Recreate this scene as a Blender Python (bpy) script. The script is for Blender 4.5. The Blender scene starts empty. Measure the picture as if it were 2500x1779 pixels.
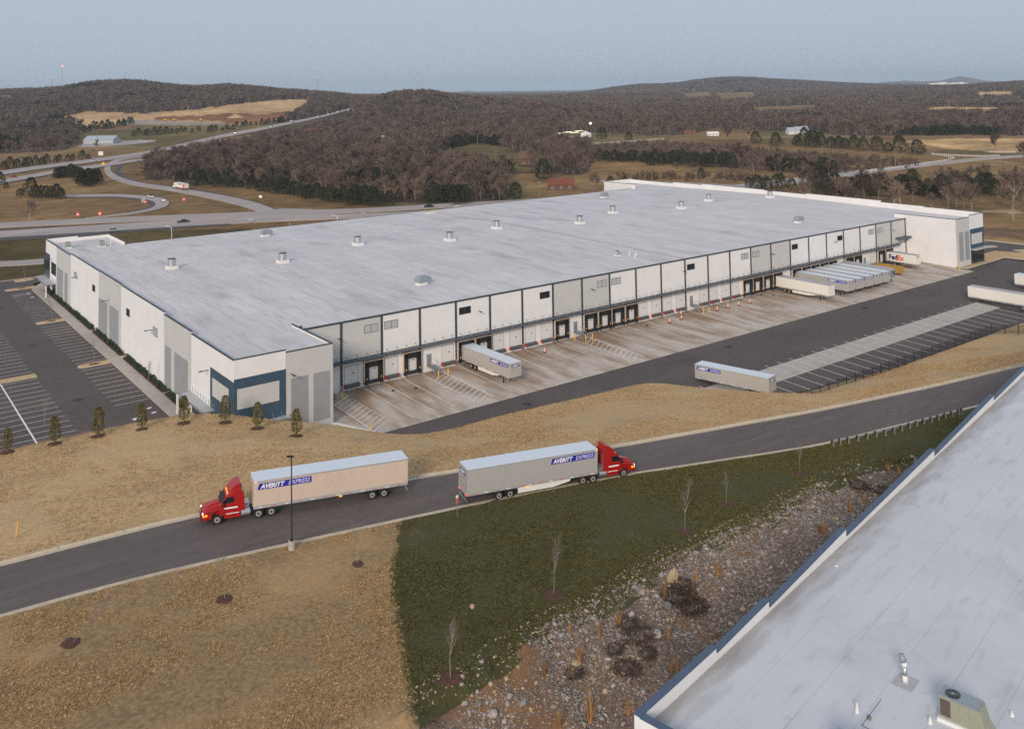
import bpy, bmesh, math, random
import numpy as np
from mathutils import Vector, Matrix
PI = math.pi
rnd = random.Random(7); nr = np.random.default_rng(11)
sc = bpy.context.scene; COL = sc.collection

# ------------------------------------------------------------------ camera
FPX, CY0, YAW, PIT, ROL = 2216.5466, 106.780107, 0.922922821, 0.0500657554, 0.0163869930
CAMP = np.array([-64.72284937, -146.99213584, 52.19879727])
def _basis():
    cy, sy, cp, sp = math.cos(YAW), math.sin(YAW), math.cos(PIT), math.sin(PIT)
    fwd = np.array([cy*cp, sy*cp, sp]); right = np.array([sy, -cy, 0.0]); down = np.cross(fwd, right)
    r = math.cos(ROL)*right + math.sin(ROL)*down; d = math.cos(ROL)*down - math.sin(ROL)*right
    return np.array([r, d, fwd])
RM = _basis()
cam_d = bpy.data.cameras.new('camera'); cam = bpy.data.objects.new('camera', cam_d); COL.objects.link(cam)
cam_d.sensor_width = 36.0; cam_d.sensor_fit = 'HORIZONTAL'; cam_d.lens = 36.0*FPX/2500.0
cam_d.shift_y = -(889.5-CY0)/2500.0; cam_d.clip_start = 0.5; cam_d.clip_end = 60000
mw = Matrix.Identity(4)
for i in range(3):
    mw[i][0] = RM[0][i]; mw[i][1] = -RM[1][i]; mw[i][2] = -RM[2][i]; mw[i][3] = CAMP[i]
cam.matrix_world = mw
sc.camera = cam

# ------------------------------------------------------------------ light
SUN_EL, SUN_AZ = math.radians(24), math.radians(219)     # direction towards the sun, azimuth from +X
world = bpy.data.worlds.new('World'); sc.world = world; world.use_nodes = True
wn, wl = world.node_tree.nodes, world.node_tree.links
for n in list(wn): wn.remove(n)
wo = wn.new('ShaderNodeOutputWorld'); bg = wn.new('ShaderNodeBackground'); sky = wn.new('ShaderNodeTexSky')
sky.sky_type = 'NISHITA'; sky.sun_disc = False; sky.sun_elevation = SUN_EL; sky.sun_rotation = PI/2-SUN_AZ
sky.air_density = 1.0; sky.dust_density = 3.0; sky.ozone_density = 1.5
hs = wn.new('ShaderNodeHueSaturation'); hs.inputs['Saturation'].default_value = 0.55
gm = wn.new('ShaderNodeMixRGB'); gm.inputs[0].default_value = 0.93; gm.inputs[2].default_value = (2.85, 3.30, 3.95, 1)
bg.inputs[1].default_value = 0.085
wl.new(sky.outputs[0], hs.inputs['Color']); wl.new(hs.outputs[0], gm.inputs[1]); wl.new(gm.outputs[0], bg.inputs[0]); wl.new(bg.outputs[0], wo.inputs[0])
sl = bpy.data.lights.new('sun', 'SUN'); sl.energy = 1.4; sl.angle = math.radians(15); sl.color = (1.0, 0.85, 0.70)
so = bpy.data.objects.new('sun', sl); COL.objects.link(so)
sd = Vector((math.cos(SUN_AZ)*math.cos(SUN_EL), math.sin(SUN_AZ)*math.cos(SUN_EL), math.sin(SUN_EL)))
so.rotation_euler = sd.to_track_quat('Z', 'Y').to_euler()
sc.view_settings.view_transform = 'Standard'; sc.view_settings.look = 'None'
sc.view_settings.exposure = 0.9; sc.view_settings.gamma = 1.0; sc.view_settings.use_curve_mapping = False
sc.render.engine = 'CYCLES'
sc.cycles.max_bounces = 5; sc.cycles.diffuse_bounces = 3; sc.cycles.glossy_bounces = 3; sc.cycles.transmission_bounces = 3
sc.cycles.volume_bounces = 0; sc.cycles.transparent_max_bounces = 8; sc.cycles.use_denoising = False

# ------------------------------------------------------------------ geometry of the place
def ray(px, py):
    return RM.T @ np.array([(px-1250.0)/FPX, (py-CY0)/FPX, 1.0])
def U(px, py, z=0.0):                       # the point at height z seen at that spot of the photograph
    d = ray(px, py); return CAMP + (z-CAMP[2])/d[2]*d
def UF(px, py, fz):
    z = 0.0
    for _ in range(25):
        w = U(px, py, z); z = 0.5*z+0.5*fz(w[0])
    return w
def UX(px, py, X):
    d = ray(px, py); return CAMP + (X-CAMP[0])/d[0]*d
def UY(px, py, Y):
    d = ray(px, py); return CAMP + (Y-CAMP[1])/d[1]*d
def UD(px, py, Z):
    return CAMP + Z*ray(px, py)
def proj(W):
    W = np.atleast_2d(W); c = (W-CAMP) @ RM.T
    return 1250+FPX*c[:, 0]/c[:, 2], CY0+FPX*c[:, 1]/c[:, 2], c[:, 2]
def smooth(s): s = np.clip(s, 0, 1); return s*s*(3-2*s)

# foreground profile lines, as Y over X
def zroad(X): return 7.3-0.03*X
def line_of(pts):
    a = np.array(sorted([(p[0], p[1]) for p in pts])); xs, ys = a[:, 0], a[:, 1]
    def f(X):
        X = np.asarray(X, float); y = np.interp(X, xs, ys)
        sl0 = (ys[1]-ys[0])/(xs[1]-xs[0]); sl1 = (ys[-1]-ys[-2])/(xs[-1]-xs[-2])
        y = np.where(X < xs[0], ys[0]+(X-xs[0])*sl0, y); return np.where(X > xs[-1], ys[-1]+(X-xs[-1])*sl1, y)
    return f
def smooth_line(f, w=5.0):
    xs = np.arange(-150, 200, 1.0); ys = f(xs); k = int(w)
    yp = np.pad(ys, k, mode='reflect', reflect_type='odd'); ker = np.hanning(2*k+3)[1:-1]; ker /= ker.sum()
    ys = np.convolve(yp, ker, 'valid'); return lambda X: np.interp(X, xs, ys)
kerbF = smooth_line(line_of([UF(x, y, zroad) for x, y in ((0, 1375), (165, 1333), (330, 1290), (500, 1250), (800, 1200), (1080, 1153), (1500, 1089), (2000, 1000), (2270, 943), (2480, 893))]), 9)
kerbN = smooth_line(line_of([UF(x, y, zroad) for x, y in ((0, 1508), (330, 1415), (710, 1330), (985, 1270), (1240, 1216), (1500, 1165), (2000, 1090), (2340, 1005))]), 9)
ZC = [(-60, 5.6), (-16, 5.4), (-9, 4.6), (0, 3.4), (12, 2.2), (40, 0.3), (60, -0.9), (74, -1.7), (200, -1.7)]
def zcrest(X): return np.interp(X, [a for a, b in ZC], [b for a, b in ZC])
crest = smooth_line(line_of([UF(x, y, zcrest) for x, y in ((0, 1100), (120, 1072), (250, 1046), (350, 1026), (450, 1010), (520, 1006), (560, 1011), (640, 1021), (700, 1028), (820, 1037), (900, 1052), (960, 1061), (1020, 1061), (1090, 1050), (1200, 1020), (1350, 985), (1470, 958), (1560, 937), (1620, 934), (1700, 946), (1780, 960), (1870, 972), (1960, 960), (2073, 929), (2200, 893), (2300, 858), (2425, 814))]), 3)
def zyard(Y): return np.interp(Y, [-56, -50, -20, 0], [-2.0, -1.9, -0.6, 0])
def toe(X): return crest(X)+np.maximum(0.02, (zcrest(X)-zyard(crest(X)))*1.5)
rockl = smooth_line(line_of([U(x, y, 6.3) for x, y in ((1006, 1762), (1144, 1673), (1243, 1610), (1342, 1543), (1484, 1476), (1539, 1432), (1610, 1385), (1724, 1330), (1825, 1284), (1922, 1225), (2041, 1160), (2138, 1116), (2198, 1110))]), 3)
BA, BB = U(1548, 1741, 15.8), U(2500, 889, 15.8)           # outer parapet line of the near building
BDIR = (BB-BA)[:2]/np.linalg.norm((BB-BA)[:2]); BN = np.array([BDIR[1], -BDIR[0]])   # along, and inwards (towards -Y)
def bline(X): return BA[1]+(np.asarray(X)-BA[0])*BDIR[1]/BDIR[0]
def lawn_z(X, Y): return zroad(X)-0.035*(kerbN(X)-Y)-0.02
_fg_r = np.random.default_rng(5)
_gr = _fg_r.random((64, 64))
def vnoise(X, Y, s):
    x, y = np.asarray(X)/s, np.asarray(Y)/s; xi, yi = np.floor(x).astype(int), np.floor(y).astype(int); fx, fy = x-xi, y-yi
    fx, fy = fx*fx*(3-2*fx), fy*fy*(3-2*fy); g = lambda a, b: _gr[a % 64, b % 64]
    return (g(xi, yi)*(1-fx)+g(xi+1, yi)*fx)*(1-fy)+(g(xi, yi+1)*(1-fx)+g(xi+1, yi+1)*fx)*fy
def hfg(X, Y):                                             # height of the ground on the near side of the yards
    X = np.asarray(X, float); Y = np.asarray(Y, float)
    kF, kN, cr, rk = kerbF(X), kerbN(X), crest(X), rockl(X)
    zr = zroad(X); tt = smooth((Y-kF)/np.maximum(cr-kF, .1))*.35+np.clip((Y-kF)/np.maximum(cr-kF, .1), 0, 1)*.65
    zb = zr+0.1+(zcrest(X)-zr-0.1)*tt
    t = toe(X); zd = zcrest(X)+(zyard(t)-0.05-zcrest(X))*np.clip((Y-cr)/np.maximum(t-cr, .01), 0, 1)
    zl = zr+.1-0.035*(kN-Y)
    zrk = zr+.1-0.035*(kN-rk)-0.42*(rk-Y)+(vnoise(X, Y, 3.1)-.5)*.9+(vnoise(X, Y, 1.1)-.5)*.4
    z = np.where(Y > cr, zd, np.where(Y > kF, zb, np.where(Y > kN, zr, np.where(Y > rk, zl, np.maximum(zrk, 0.6)))))
    return z

# far terrain: ridges given by their skyline
RIDGES = [  # distance, start of the rise, [(px, y of the bare ground skyline)]
    (2500, 1150, [(-700, 240), (-200, 236), (0, 231), (90, 228), (150, 224), (200, 214), (240, 209), (300, 207), (350, 209), (420, 218), (480, 222), (560, 217), (620, 222), (700, 230), (800, 236), (900, 246), (1000, 262), (1200, 290), (3200, 290)]),
    (1900, 1300, [(-700, 300), (850, 296), (930, 246), (960, 238), (1000, 234), (1050, 234), (1110, 244), (1180, 252), (1300, 262), (1500, 270), (3200, 275)]),
    (3700, 2300, [(-700, 244), (900, 246), (1100, 244), (1300, 243), (1400, 239), (1600, 232), (1900, 231), (2100, 223), (2200, 219), (2350, 216), (2420, 211), (2500, 206), (2700, 202), (3200, 206)]),
    (5600, 4300, [(-700, 238), (1380, 236), (1440, 228), (1500, 218), (1560, 211), (1620, 210), (1660, 207), (1700, 200), (1750, 195), (1800, 193), (1850, 195), (1880, 198), (1950, 201), (2050, 207), (2150, 211), (2250, 212), (2300, 222), (3200, 225)]),
    (15000, 11500, [(-700, 240), (700, 236), (1060, 231), (1100, 226), (1140, 222), (1180, 225), (1240, 225), (1300, 226), (1350, 222), (1400, 224), (1440, 230), (2100, 208), (2160, 201), (2210, 197), (2250, 199), (2290, 198), (2320, 192), (2346, 186), (2370, 190), (2400, 196), (2450, 202), (2600, 206), (3200, 215)]),
]
_RZ = []
for D_, S_, pr in RIDGES:
    xs = np.array([a for a, b in pr], float); zs = np.array([UD(a, b, D_)[2] for a, b in pr]); _RZ.append((D_, S_, xs, zs))
def terr(X, Y):
    X = np.asarray(X, float); Y = np.asarray(Y, float)
    d = np.stack([X-CAMP[0], Y-CAMP[1], np.full_like(X, -56.0)], -1); c = d @ RM.T
    Z = np.maximum(c[..., 2], 1.0); px = 1250+FPX*c[..., 0]/Z
    dx = np.maximum(np.maximum(-115-X, X-300), 0); dy = np.maximum(Y-150, 0); dd = np.hypot(dx, dy)
    base = -0.35-3.7*smooth(dd/70.0)
    base = np.where(Y < 0, np.minimum(base, -0.35-0.9*smooth(-Y/6.)+0.055*np.minimum(0, Y)), base)
    base = np.where(Y < -45, -6.0+2.2*smooth((Y+58)/13.0), base)
    base = base+(vnoise(X, Y, 130)-.5)*9*smooth((Z-750)/600)+(vnoise(X, Y, 420)-.4)*26*smooth((Z-1300)/1500)
    out = base
    for D_, S_, xs, zs in _RZ:
        zc = np.interp(px, xs, zs)
        up = smooth((Z-S_)/(D_-S_)); dn = np.exp(-((np.maximum(Z-D_, 0))/(0.35*D_))**2)
        wob = (vnoise(X, Y, D_*.06)-.5)*D_*.004*np.sin(np.clip(up, 0, 1)*PI)
        h = base+(zc+wob-base)*up*dn
        out = np.where(Z <= D_, np.maximum(out, h), np.maximum(out, h))
    return out
def G(px, py, off=0.0, lo=150.0, hi=16000.0):              # first ground point seen at that spot
    d = ray(px, py); t = np.geomspace(lo, hi, 1500); W = CAMP+t[:, None]*d
    s = W[:, 2]-terr(W[:, 0], W[:, 1]); k = np.argmax(s < 0)
    if not (s < 0).any(): k = len(t)-1
    a, b = t[max(k-1, 0)], t[k]
    for _ in range(30):
        m = .5*(a+b); w = CAMP+m*d
        if w[2]-terr(w[0:1], w[1:2])[0] < 0: b = m
        else: a = m
    w = CAMP+b*d; return np.array([w[0], w[1], float(terr(w[0:1], w[1:2])[0])+off])
def inpoly(px, py, poly):
    px = np.asarray(px); py = np.asarray(py); r = np.zeros(px.shape, bool); n = len(poly)
    for i in range(n):
        x1, y1 = poly[i]; x2, y2 = poly[(i+1) % n]
        c = ((y1 > py) != (y2 > py)) & (px < (x2-x1)*(py-y1)/((y2-y1) if y2 != y1 else 1e-9)+x1); r ^= c
    return r

# ------------------------------------------------------------------ materials
def pm(name, col, rough=.8, var=.12, scale=2.0, col2=None, metal=0.0, bump=0.0, bscale=20.0, obj=False, detail=5.0, emit=None, est=0, stretch=None, rvar=0.0, lo=.35, hi=.65, spec=None):
    m = bpy.data.materials.new(name); m.use_nodes = True; nt = m.node_tree; N, L = nt.nodes, nt.links
    b = N['Principled BSDF']; b.inputs['Roughness'].default_value = rough; b.inputs['Metallic'].default_value = metal
    if spec is not None: b.inputs['Specular IOR Level'].default_value = spec
    c = (*col, 1)
    if col2 is None: col2 = tuple(max(0, v*(1-var)) for v in col); c = (*[min(1, v*(1+var)) for v in col], 1)
    src = N.new('ShaderNodeTexCoord').outputs['Object'] if obj else N.new('ShaderNodeNewGeometry').outputs['Position']
    if stretch:
        mp = N.new('ShaderNodeMapping'); mp.inputs['Scale'].default_value = stretch; L.new(src, mp.inputs[0]); src = mp.outputs[0]
    n = N.new('ShaderNodeTexNoise'); n.inputs['Scale'].default_value = scale; n.inputs['Detail'].default_value = detail; n.inputs['Roughness'].default_value = .62
    L.new(src, n.inputs['Vector'])
    r = N.new('ShaderNodeMapRange'); r.inputs[1].default_value = lo; r.inputs[2].default_value = hi; L.new(n.outputs[0], r.inputs[0])
    mx = N.new('ShaderNodeMixRGB'); mx.inputs[1].default_value = (*col2, 1); mx.inputs[2].default_value = c
    L.new(r.outputs[0], mx.inputs[0]); out = mx.outputs[0]
    if rvar:
        oi = N.new('ShaderNodeObjectInfo'); h = N.new('ShaderNodeHueSaturation'); q = N.new('ShaderNodeMapRange')
        q.inputs[3].default_value = 1-rvar; q.inputs[4].default_value = 1+rvar; L.new(oi.outputs['Random'], q.inputs[0]); L.new(q.outputs[0], h.inputs['Value']); L.new(out, h.inputs['Color']); out = h.outputs[0]
    L.new(out, b.inputs['Base Color'])
    if bump:
        n2 = N.new('ShaderNodeTexNoise'); n2.inputs['Scale'].default_value = bscale; n2.inputs['Detail'].default_value = 4; L.new(src, n2.inputs['Vector'])
        bp = N.new('ShaderNodeBump'); bp.inputs['Strength'].default_value = bump; bp.inputs['Distance'].default_value = .05; L.new(n2.outputs[0], bp.inputs['Height']); L.new(bp.outputs[0], b.inputs['Normal'])
    if emit: b.inputs['Emission Color'].default_value = (*emit, 1); b.inputs['Emission Strength'].default_value = est
    m['n_src'] = 0
    return m
def mixin(m, col, scale, lo, hi, stretch=None, amt=1.0, attr=None, band=None, detail=4.0):
    """lay another colour over a material through a noise (or attribute) mask"""
    nt = m.node_tree; N, L = nt.nodes, nt.links; b = N['Principled BSDF']; prev = b.inputs['Base Color'].links[0].from_socket
    geo = N.new('ShaderNodeNewGeometry').outputs['Position']; src = geo
    if stretch:
        mp = N.new('ShaderNodeMapping'); mp.inputs['Scale'].default_value = stretch; L.new(src, mp.inputs[0]); src = mp.outputs[0]
    n = N.new('ShaderNodeTexNoise'); n.inputs['Scale'].default_value = scale; n.inputs['Detail'].default_value = detail; L.new(src, n.inputs['Vector']); val = n.outputs[0]
    if attr:
        at = N.new('ShaderNodeAttribute'); at.attribute_name = attr; s1 = N.new('ShaderNodeMath'); s1.operation = 'SUBTRACT'; s1.inputs[1].default_value = .5; L.new(val, s1.inputs[0])
        s2 = N.new('ShaderNodeMath'); s2.operation = 'ADD'; L.new(at.outputs['Fac'], s2.inputs[0]); L.new(s1.outputs[0], s2.inputs[1]); val = s2.outputs[0]
    if band:                                               # (axis, from, to): weight of the mask along one axis
        sp = N.new('ShaderNodeSeparateXYZ'); L.new(geo, sp.inputs[0]); br = N.new('ShaderNodeMapRange'); br.inputs[1].default_value = band[1]; br.inputs[2].default_value = band[2]
        br.inputs[3].default_value = band[3]; br.inputs[4].default_value = band[4]; L.new(sp.outputs[band[0]], br.inputs[0])
        ad = N.new('ShaderNodeMath'); ad.operation = 'ADD'; L.new(val, ad.inputs[0]); L.new(br.outputs[0], ad.inputs[1]); val = ad.outputs[0]
    r = N.new('ShaderNodeMapRange'); r.inputs[1].default_value = lo; r.inputs[2].default_value = hi; r.inputs[4].default_value = amt; L.new(val, r.inputs[0])
    mx = N.new('ShaderNodeMixRGB'); L.new(r.outputs[0], mx.inputs[0]); L.new(prev, mx.inputs[1]); mx.inputs[2].default_value = (*col, 1); L.new(mx.outputs[0], b.inputs['Base Color'])
    return m
def flat(name, col, rough=.5, metal=0, **k): return pm(name, col, rough, var=k.pop('var', .05), scale=k.pop('scale', 3.0), metal=metal, obj=True, **k)

M = {}
M['white_wall'] = pm('white_wall', (.775, .765, .755), .85, .035, .35); M['grey_wall'] = pm('grey_wall', (.55, .545, .53), .85, .04, .4)
M['mid_grey'] = pm('mid_grey', (.30, .31, .325), .85, .05, .5); M['coping_blue'] = pm('coping_blue', (.075, .105, .165), .6, .1, 2); M['blue_wall'] = pm('blue_wall', (.042, .080, .122), .75, .08, .6)
M['trim'] = pm('trim', (.045, .062, .072), .6, .1, 2); M['canopy'] = pm('canopy_metal', (.10, .12, .14), .5, .15, 3, metal=.3)
M['galv'] = flat('galvanised', (.38, .40, .41), .45, .6, var=.15); M['steel'] = flat('bright_steel', (.62, .63, .64), .3, .85, var=.1)
M['steel_grey'] = flat('painted_steel_grey', (.20, .23, .25), .6, .2, var=.1)
M['black'] = flat('black_rubber', (.012, .013, .013), .7); M['door'] = flat('door_white', (.70, .69, .68), .6, var=.04)
M['glass'] = flat('dark_glass', (.012, .018, .024), .12, spec=.6); M['louvre'] = flat('louvre_grey', (.45, .46, .47), .6)
M['leveler'] = flat('leveler_steel', (.10, .115, .12), .6, .2, var=.2); M['red'] = flat('bumper_red', (.30, .045, .035), .6)
M['yellow'] = flat('safety_yellow', (.78, .44, .045), .6, var=.12); M['orange'] = flat('cone_orange', (.75, .16, .06), .6); M['refl'] = flat('reflective_white', (.85, .84, .82), .5)
M['curb_white'] = flat('curb_white', (.72, .71, .68), .8)
rf = M['roof'] = pm('roof_membrane', (.66, .625, .63), .55, .05, .06, spec=.4)
def roof_patches(m):
    nt = m.node_tree; N, L = nt.nodes, nt.links; b = N['Principled BSDF']; prev = b.inputs['Base Color'].links[0].from_socket
    geo = N.new('ShaderNodeNewGeometry').outputs['Position']; mp = N.new('ShaderNodeMapping'); mp.inputs['Rotation'].default_value = (0, 0, PI/2); L.new(geo, mp.inputs[0])
    br = N.new('ShaderNodeTexBrick'); br.inputs['Scale'].default_value = 1.0; br.inputs['Brick Width'].default_value = 15; br.inputs['Row Height'].default_value = 3.05
    br.inputs['Mortar Size'].default_value = .10; br.inputs['Mortar Smooth'].default_value = .6; br.inputs['Color1'].default_value = (1, 1, 1, 1); br.inputs['Color2'].default_value = (.86, .855, .86, 1); br.inputs['Mortar'].default_value = (.66, .64, .62, 1)
    L.new(mp.outputs[0], br.inputs['Vector'])
    mu = N.new('ShaderNodeMixRGB'); mu.blend_type = 'MULTIPLY'; mu.inputs[0].default_value = .75; L.new(prev, mu.inputs[1]); L.new(br.outputs[0], mu.inputs[2]); L.new(mu.outputs[0], b.inputs['Base Color'])
roof_patches(rf)
mixin(rf, (.36, .345, .35), .10, .56, .74, (1.8, .5, 1), .75, detail=13); mixin(rf, (.40, .375, .375), .55, .50, .70, (2.6, .30, 1), .5, detail=12); mixin(rf, (.42, .35, .32), .35, .64, .82, (1, .3, 1), .5, detail=10)
rn = M['roof_near'] = pm('near_roof_membrane', (.58, .585, .61), .45, .05, .12, obj=False, spec=.4)
mixin(rn, (.38, .375, .38), .22, .56, .80, (1, 1, 1), .6, detail=13); mixin(rn, (.30, .27, .25), 1.2, .62, .85, None, .4, detail=8)
def edge_dirt(m):
    nt = m.node_tree; N, L = nt.nodes, nt.links; b = N['Principled BSDF']; prev = b.inputs['Base Color'].links[0].from_socket
    tc = N.new('ShaderNodeTexCoord'); sp = N.new('ShaderNodeSeparateXYZ'); L.new(tc.outputs['Object'], sp.inputs[0]); mr = N.new('ShaderNodeMapRange'); mr.inputs[1].default_value = -2.6; mr.inputs[2].default_value = -.45; mr.inputs[3].default_value = 0; mr.inputs[4].default_value = .55; L.new(sp.outputs[1], mr.inputs[0])
    mp = N.new('ShaderNodeMapping'); mp.inputs['Scale'].default_value = (.25, 1.2, 1); L.new(tc.outputs['Object'], mp.inputs[0]); n = N.new('ShaderNodeTexNoise'); n.inputs['Scale'].default_value = 1.0; n.inputs['Detail'].default_value = 8; L.new(mp.outputs[0], n.inputs[0])
    ad = N.new('ShaderNodeMath'); ad.operation = 'ADD'; L.new(mr.outputs[0], ad.inputs[0]); L.new(n.outputs[0], ad.inputs[1]); r2 = N.new('ShaderNodeMapRange'); r2.inputs[1].default_value = .56; r2.inputs[2].default_value = 1.05; r2.inputs[4].default_value = .8; L.new(ad.outputs[0], r2.inputs[0])
    mx = N.new('ShaderNodeMixRGB'); mx.inputs[2].default_value = (.27, .245, .225, 1); L.new(r2.outputs[0], mx.inputs[0]); L.new(prev, mx.inputs[1]); L.new(mx.outputs[0], b.inputs['Base Color'])
edge_dirt(rn)
cc = M['apron'] = pm('apron_concrete', (.50, .435, .375), .9, .08, .5, bump=.1, bscale=8)
mixin(cc, (.27, .17, .10), .22, .44, .72, (1.5, .45, 1), .95, band=(1, -18, -1, -.02, .14), detail=8); mixin(cc, (.10, .075, .06), .8, .60, .85, (2, .5, 1), .7, band=(1, -10, 0, -.08, .1))
M['concrete'] = mixin(pm('concrete', (.42, .385, .345), .9, .08, .7, bump=.1), (.25, .22, .19), .25, .55, .8, None, .5)
M['curb'] = mixin(pm('curb_concrete', (.52, .44, .33), .9, .1, 1.3), (.30, .25, .19), .35, .55, .8, None, .6)
def asphalt(name, col):
    m = pm(name, col, .85, .10, 1.1, bump=.12, bscale=14, detail=8)
    mixin(m, tuple(v*1.55 for v in col), .055, .50, .75, (.6, 1.6, 1), .55, detail=8); mixin(m, tuple(v*.55 for v in col), .11, .58, .8, (.5, 1.3, 1), .55, detail=9)
    return m
M['asphalt'] = asphalt('yard_asphalt', (.088, .070, .065)); M['asphalt_road'] = asphalt('road_asphalt', (.115, .090, .083)); mixin(M['asphalt_road'], (.165, .132, .12), .5, .50, .72, (.12, 1.6, 1), .6, detail=6); mixin(M['asphalt_road'], (.065, .052, .05), .35, .60, .8, (.15, 1.8, 1), .5, detail=7); M['asphalt_far'] = asphalt('highway_asphalt', (.36, .31, .29))
M['shoulder'] = pm('dark_shoulder', (.075, .07, .075), .9, .1, .5)
M['paint'] = pm('road_paint', (.80, .77, .73), .8, .2, 2.5); M['mulch'] = pm('mulch', (.085, .036, .022), .95, .35, 6, bump=.4)
lw = M['lawn'] = pm('dormant_lawn', (.34, .225, .11), .95, scale=2.6, col2=(.18, .115, .055), bump=.6, bscale=9, detail=12)
mixin(lw, (.10, .085, .035), 1.3, .57, .72, (1, 1.6, 1), .6, detail=11); mixin(lw, (.60, .38, .17), .09, .45, .75, None, .5)
mixin(lw, (.14, .085, .045), .10, .56, .8, None, .55, detail=6)
lg = mixin(lw, (.058, .054, .013), 1.1, .44, .60, None, 1.0, attr='green', detail=9); mixin(lw, (.11, .102, .032), 3.5, 1.02, 1.22, None, .75, attr='green', detail=11); mixin(lw, (.030, .028, .008), 6.0, 1.06, 1.2, None, .7, attr='green', detail=8); mixin(lw, (.19, .10, .05), .16, 1.20, 1.32, None, .8, attr='green', detail=7)
br_ = M['berm'] = pm('dormant_berm_grass', (.62, .42, .21), .95, scale=2.6, col2=(.42, .275, .135), bump=.6, bscale=9, detail=12)
mixin(br_, (.16, .13, .055), 1.0, .60, .74, (1, 1.8, 1), .6, detail=9); mixin(br_, (.17, .11, .06), .12, .55, .8, None, .5, detail=6)
rk = M['rockground'] = pm('stony_soil', (.235, .175, .135), .95, scale=3.2, col2=(.08, .052, .035), bump=.9, bscale=8, detail=12)
mixin(rk, (.21, .105, .04), .12, .50, .66, None, .85, detail=9, band=(0, -20, 15, .10, -.12)); mixin(rk, (.06, .06, .03), .4, .60, .75, None, .6)
M['rock'] = pm('limestone', (.36, .32, .295), .9, scale=1.2, col2=(.20, .17, .155), obj=True, bump=.3, bscale=8, rvar=.45)
M['rock_tan'] = pm('limestone_tan', (.52, .40, .25), .9, scale=1.2, col2=(.34, .25, .15), obj=True, bump=.3, bscale=8, rvar=.3)
M['bark'] = pm('bark', (.27, .215, .175), .95, .3, 2, obj=True, rvar=.55); M['twig'] = pm('twigs', (.15, .108, .083), .95, .25, .8, obj=True, rvar=.55); M['pale_bark'] = pm('pale_bark', (.30, .26, .22), .95, .3, 2, obj=True)
M['cedar'] = pm('cedar_foliage', (.040, .043, .018), .95, scale=.5, col2=(.018, .024, .012), obj=True, rvar=.35); M['holly'] = pm('magnolia_foliage', (.22, .18, .05), .85, scale=1.1, col2=(.05, .05, .015), obj=True, rvar=.1)
M['shrub'] = pm('shrub_foliage', (.035, .06, .028), .9, .4, 3, obj=True, rvar=.25); M['scrub'] = pm('scrub_twigs', (.125, .085, .062), .95, .3, 1, obj=True, rvar=.4); M['dry'] = pm('dry_grass', (.42, .23, .09), .9, .3, 2, obj=True, rvar=.3)
M['tuft'] = pm('tan_tufts', (.46, .31, .15), .95, .3, 2, obj=True, rvar=.5); M['tuft_green'] = pm('green_tufts', (.105, .098, .028), .95, .3, 2, obj=True, rvar=.5)
# vehicles
M['alu'] = flat('trailer_aluminium', (.56, .54, .51), .45, .35, var=.05); M['alu_roof'] = flat('trailer_roof', (.66, .71, .77), .5, var=.05); M['alu_roof_d'] = flat('trailer_roof_grey', (.42, .40, .42), .6, var=.1)
M['tr_white'] = flat('trailer_white', (.78, .76, .70), .5, var=.05); M['tr_silver'] = flat('trailer_beige', (.62, .50, .40), .55, .05, var=.04); M['rail'] = flat('trailer_rail', (.55, .54, .53), .4, .4)
M['truck_red'] = flat('truck_red', (.38, .012, .010), .3, spec=.6, var=.03); M['dark'] = flat('chassis_dark', (.02, .02, .022), .6); M['tyre'] = flat('tyre', (.018, .018, .018), .85); M['rim'] = flat('wheel_rim', (.55, .52, .47), .4, .5)
M['banner'] = flat('banner_blue', (.022, .022, .30), .5); M['letter'] = flat('letter_white', (.88, .88, .9), .5); M['letter_lilac'] = flat('letter_lilac', (.60, .58, .86), .5)
M['fed'] = flat('letter_purple', (.035, .015, .10), .5); M['ex'] = flat('letter_orange', (.80, .10, .02), .5)
M['amber'] = flat('amber_lamp', (.9, .35, .03), .4, emit=(1, .34, .02), est=.8); M['redlamp'] = flat('red_lamp', (.8, .05, .03), .4, emit=(1, .06, .03), est=1.0); M['headlamp'] = flat('head_lamp', (.9, .85, .75), .3, emit=(1, .82, .6), est=1.6)
M['farlamp'] = flat('far_head_lamp', (.9, .85, .75), .3, emit=(1, .78, .5), est=7); M['mast_lamp'] = flat('mast_lamp', (.9, .1, .05), .3, emit=(1, .12, .06), est=5)
M['lit_string'] = flat('lit_string', (.8, .7, .4), .5, emit=(1, .8, .45), est=1.1); M['mustard'] = flat('mustard_steel', (.42, .25, .045), .7, var=.25); M['olive'] = flat('unit_olive', (.30, .31, .23), .6, var=.06); M['unit_grey'] = flat('unit_grey', (.30, .34, .37), .5, .2, var=.08); M['brown_grill'] = flat('coil_brown', (.10, .08, .07), .7)
M['pale_unit'] = flat('unit_pale_green', (.42, .46, .41), .6)
M['car_white'] = flat('car_white', (.75, .76, .78), .3); M['car_dark'] = flat('car_dark', (.02, .035, .045), .3); M['car_silver'] = flat('car_silver', (.42, .50, .53), .3, .3); M['car_red'] = flat('car_red', (.4, .06, .06), .3); M['car_blue'] = flat('car_blue', (.02, .05, .13), .3)
M['brick_red'] = flat('red_brown_roof', (.20, .055, .035), .8, var=.2); M['roof_red'] = flat('red_roof', (.32, .05, .05), .7); M['house_wall'] = flat('brown_wall', (.14, .08, .055), .9); M['farm_white'] = flat('farm_white', (.75, .74, .72), .8)
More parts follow.
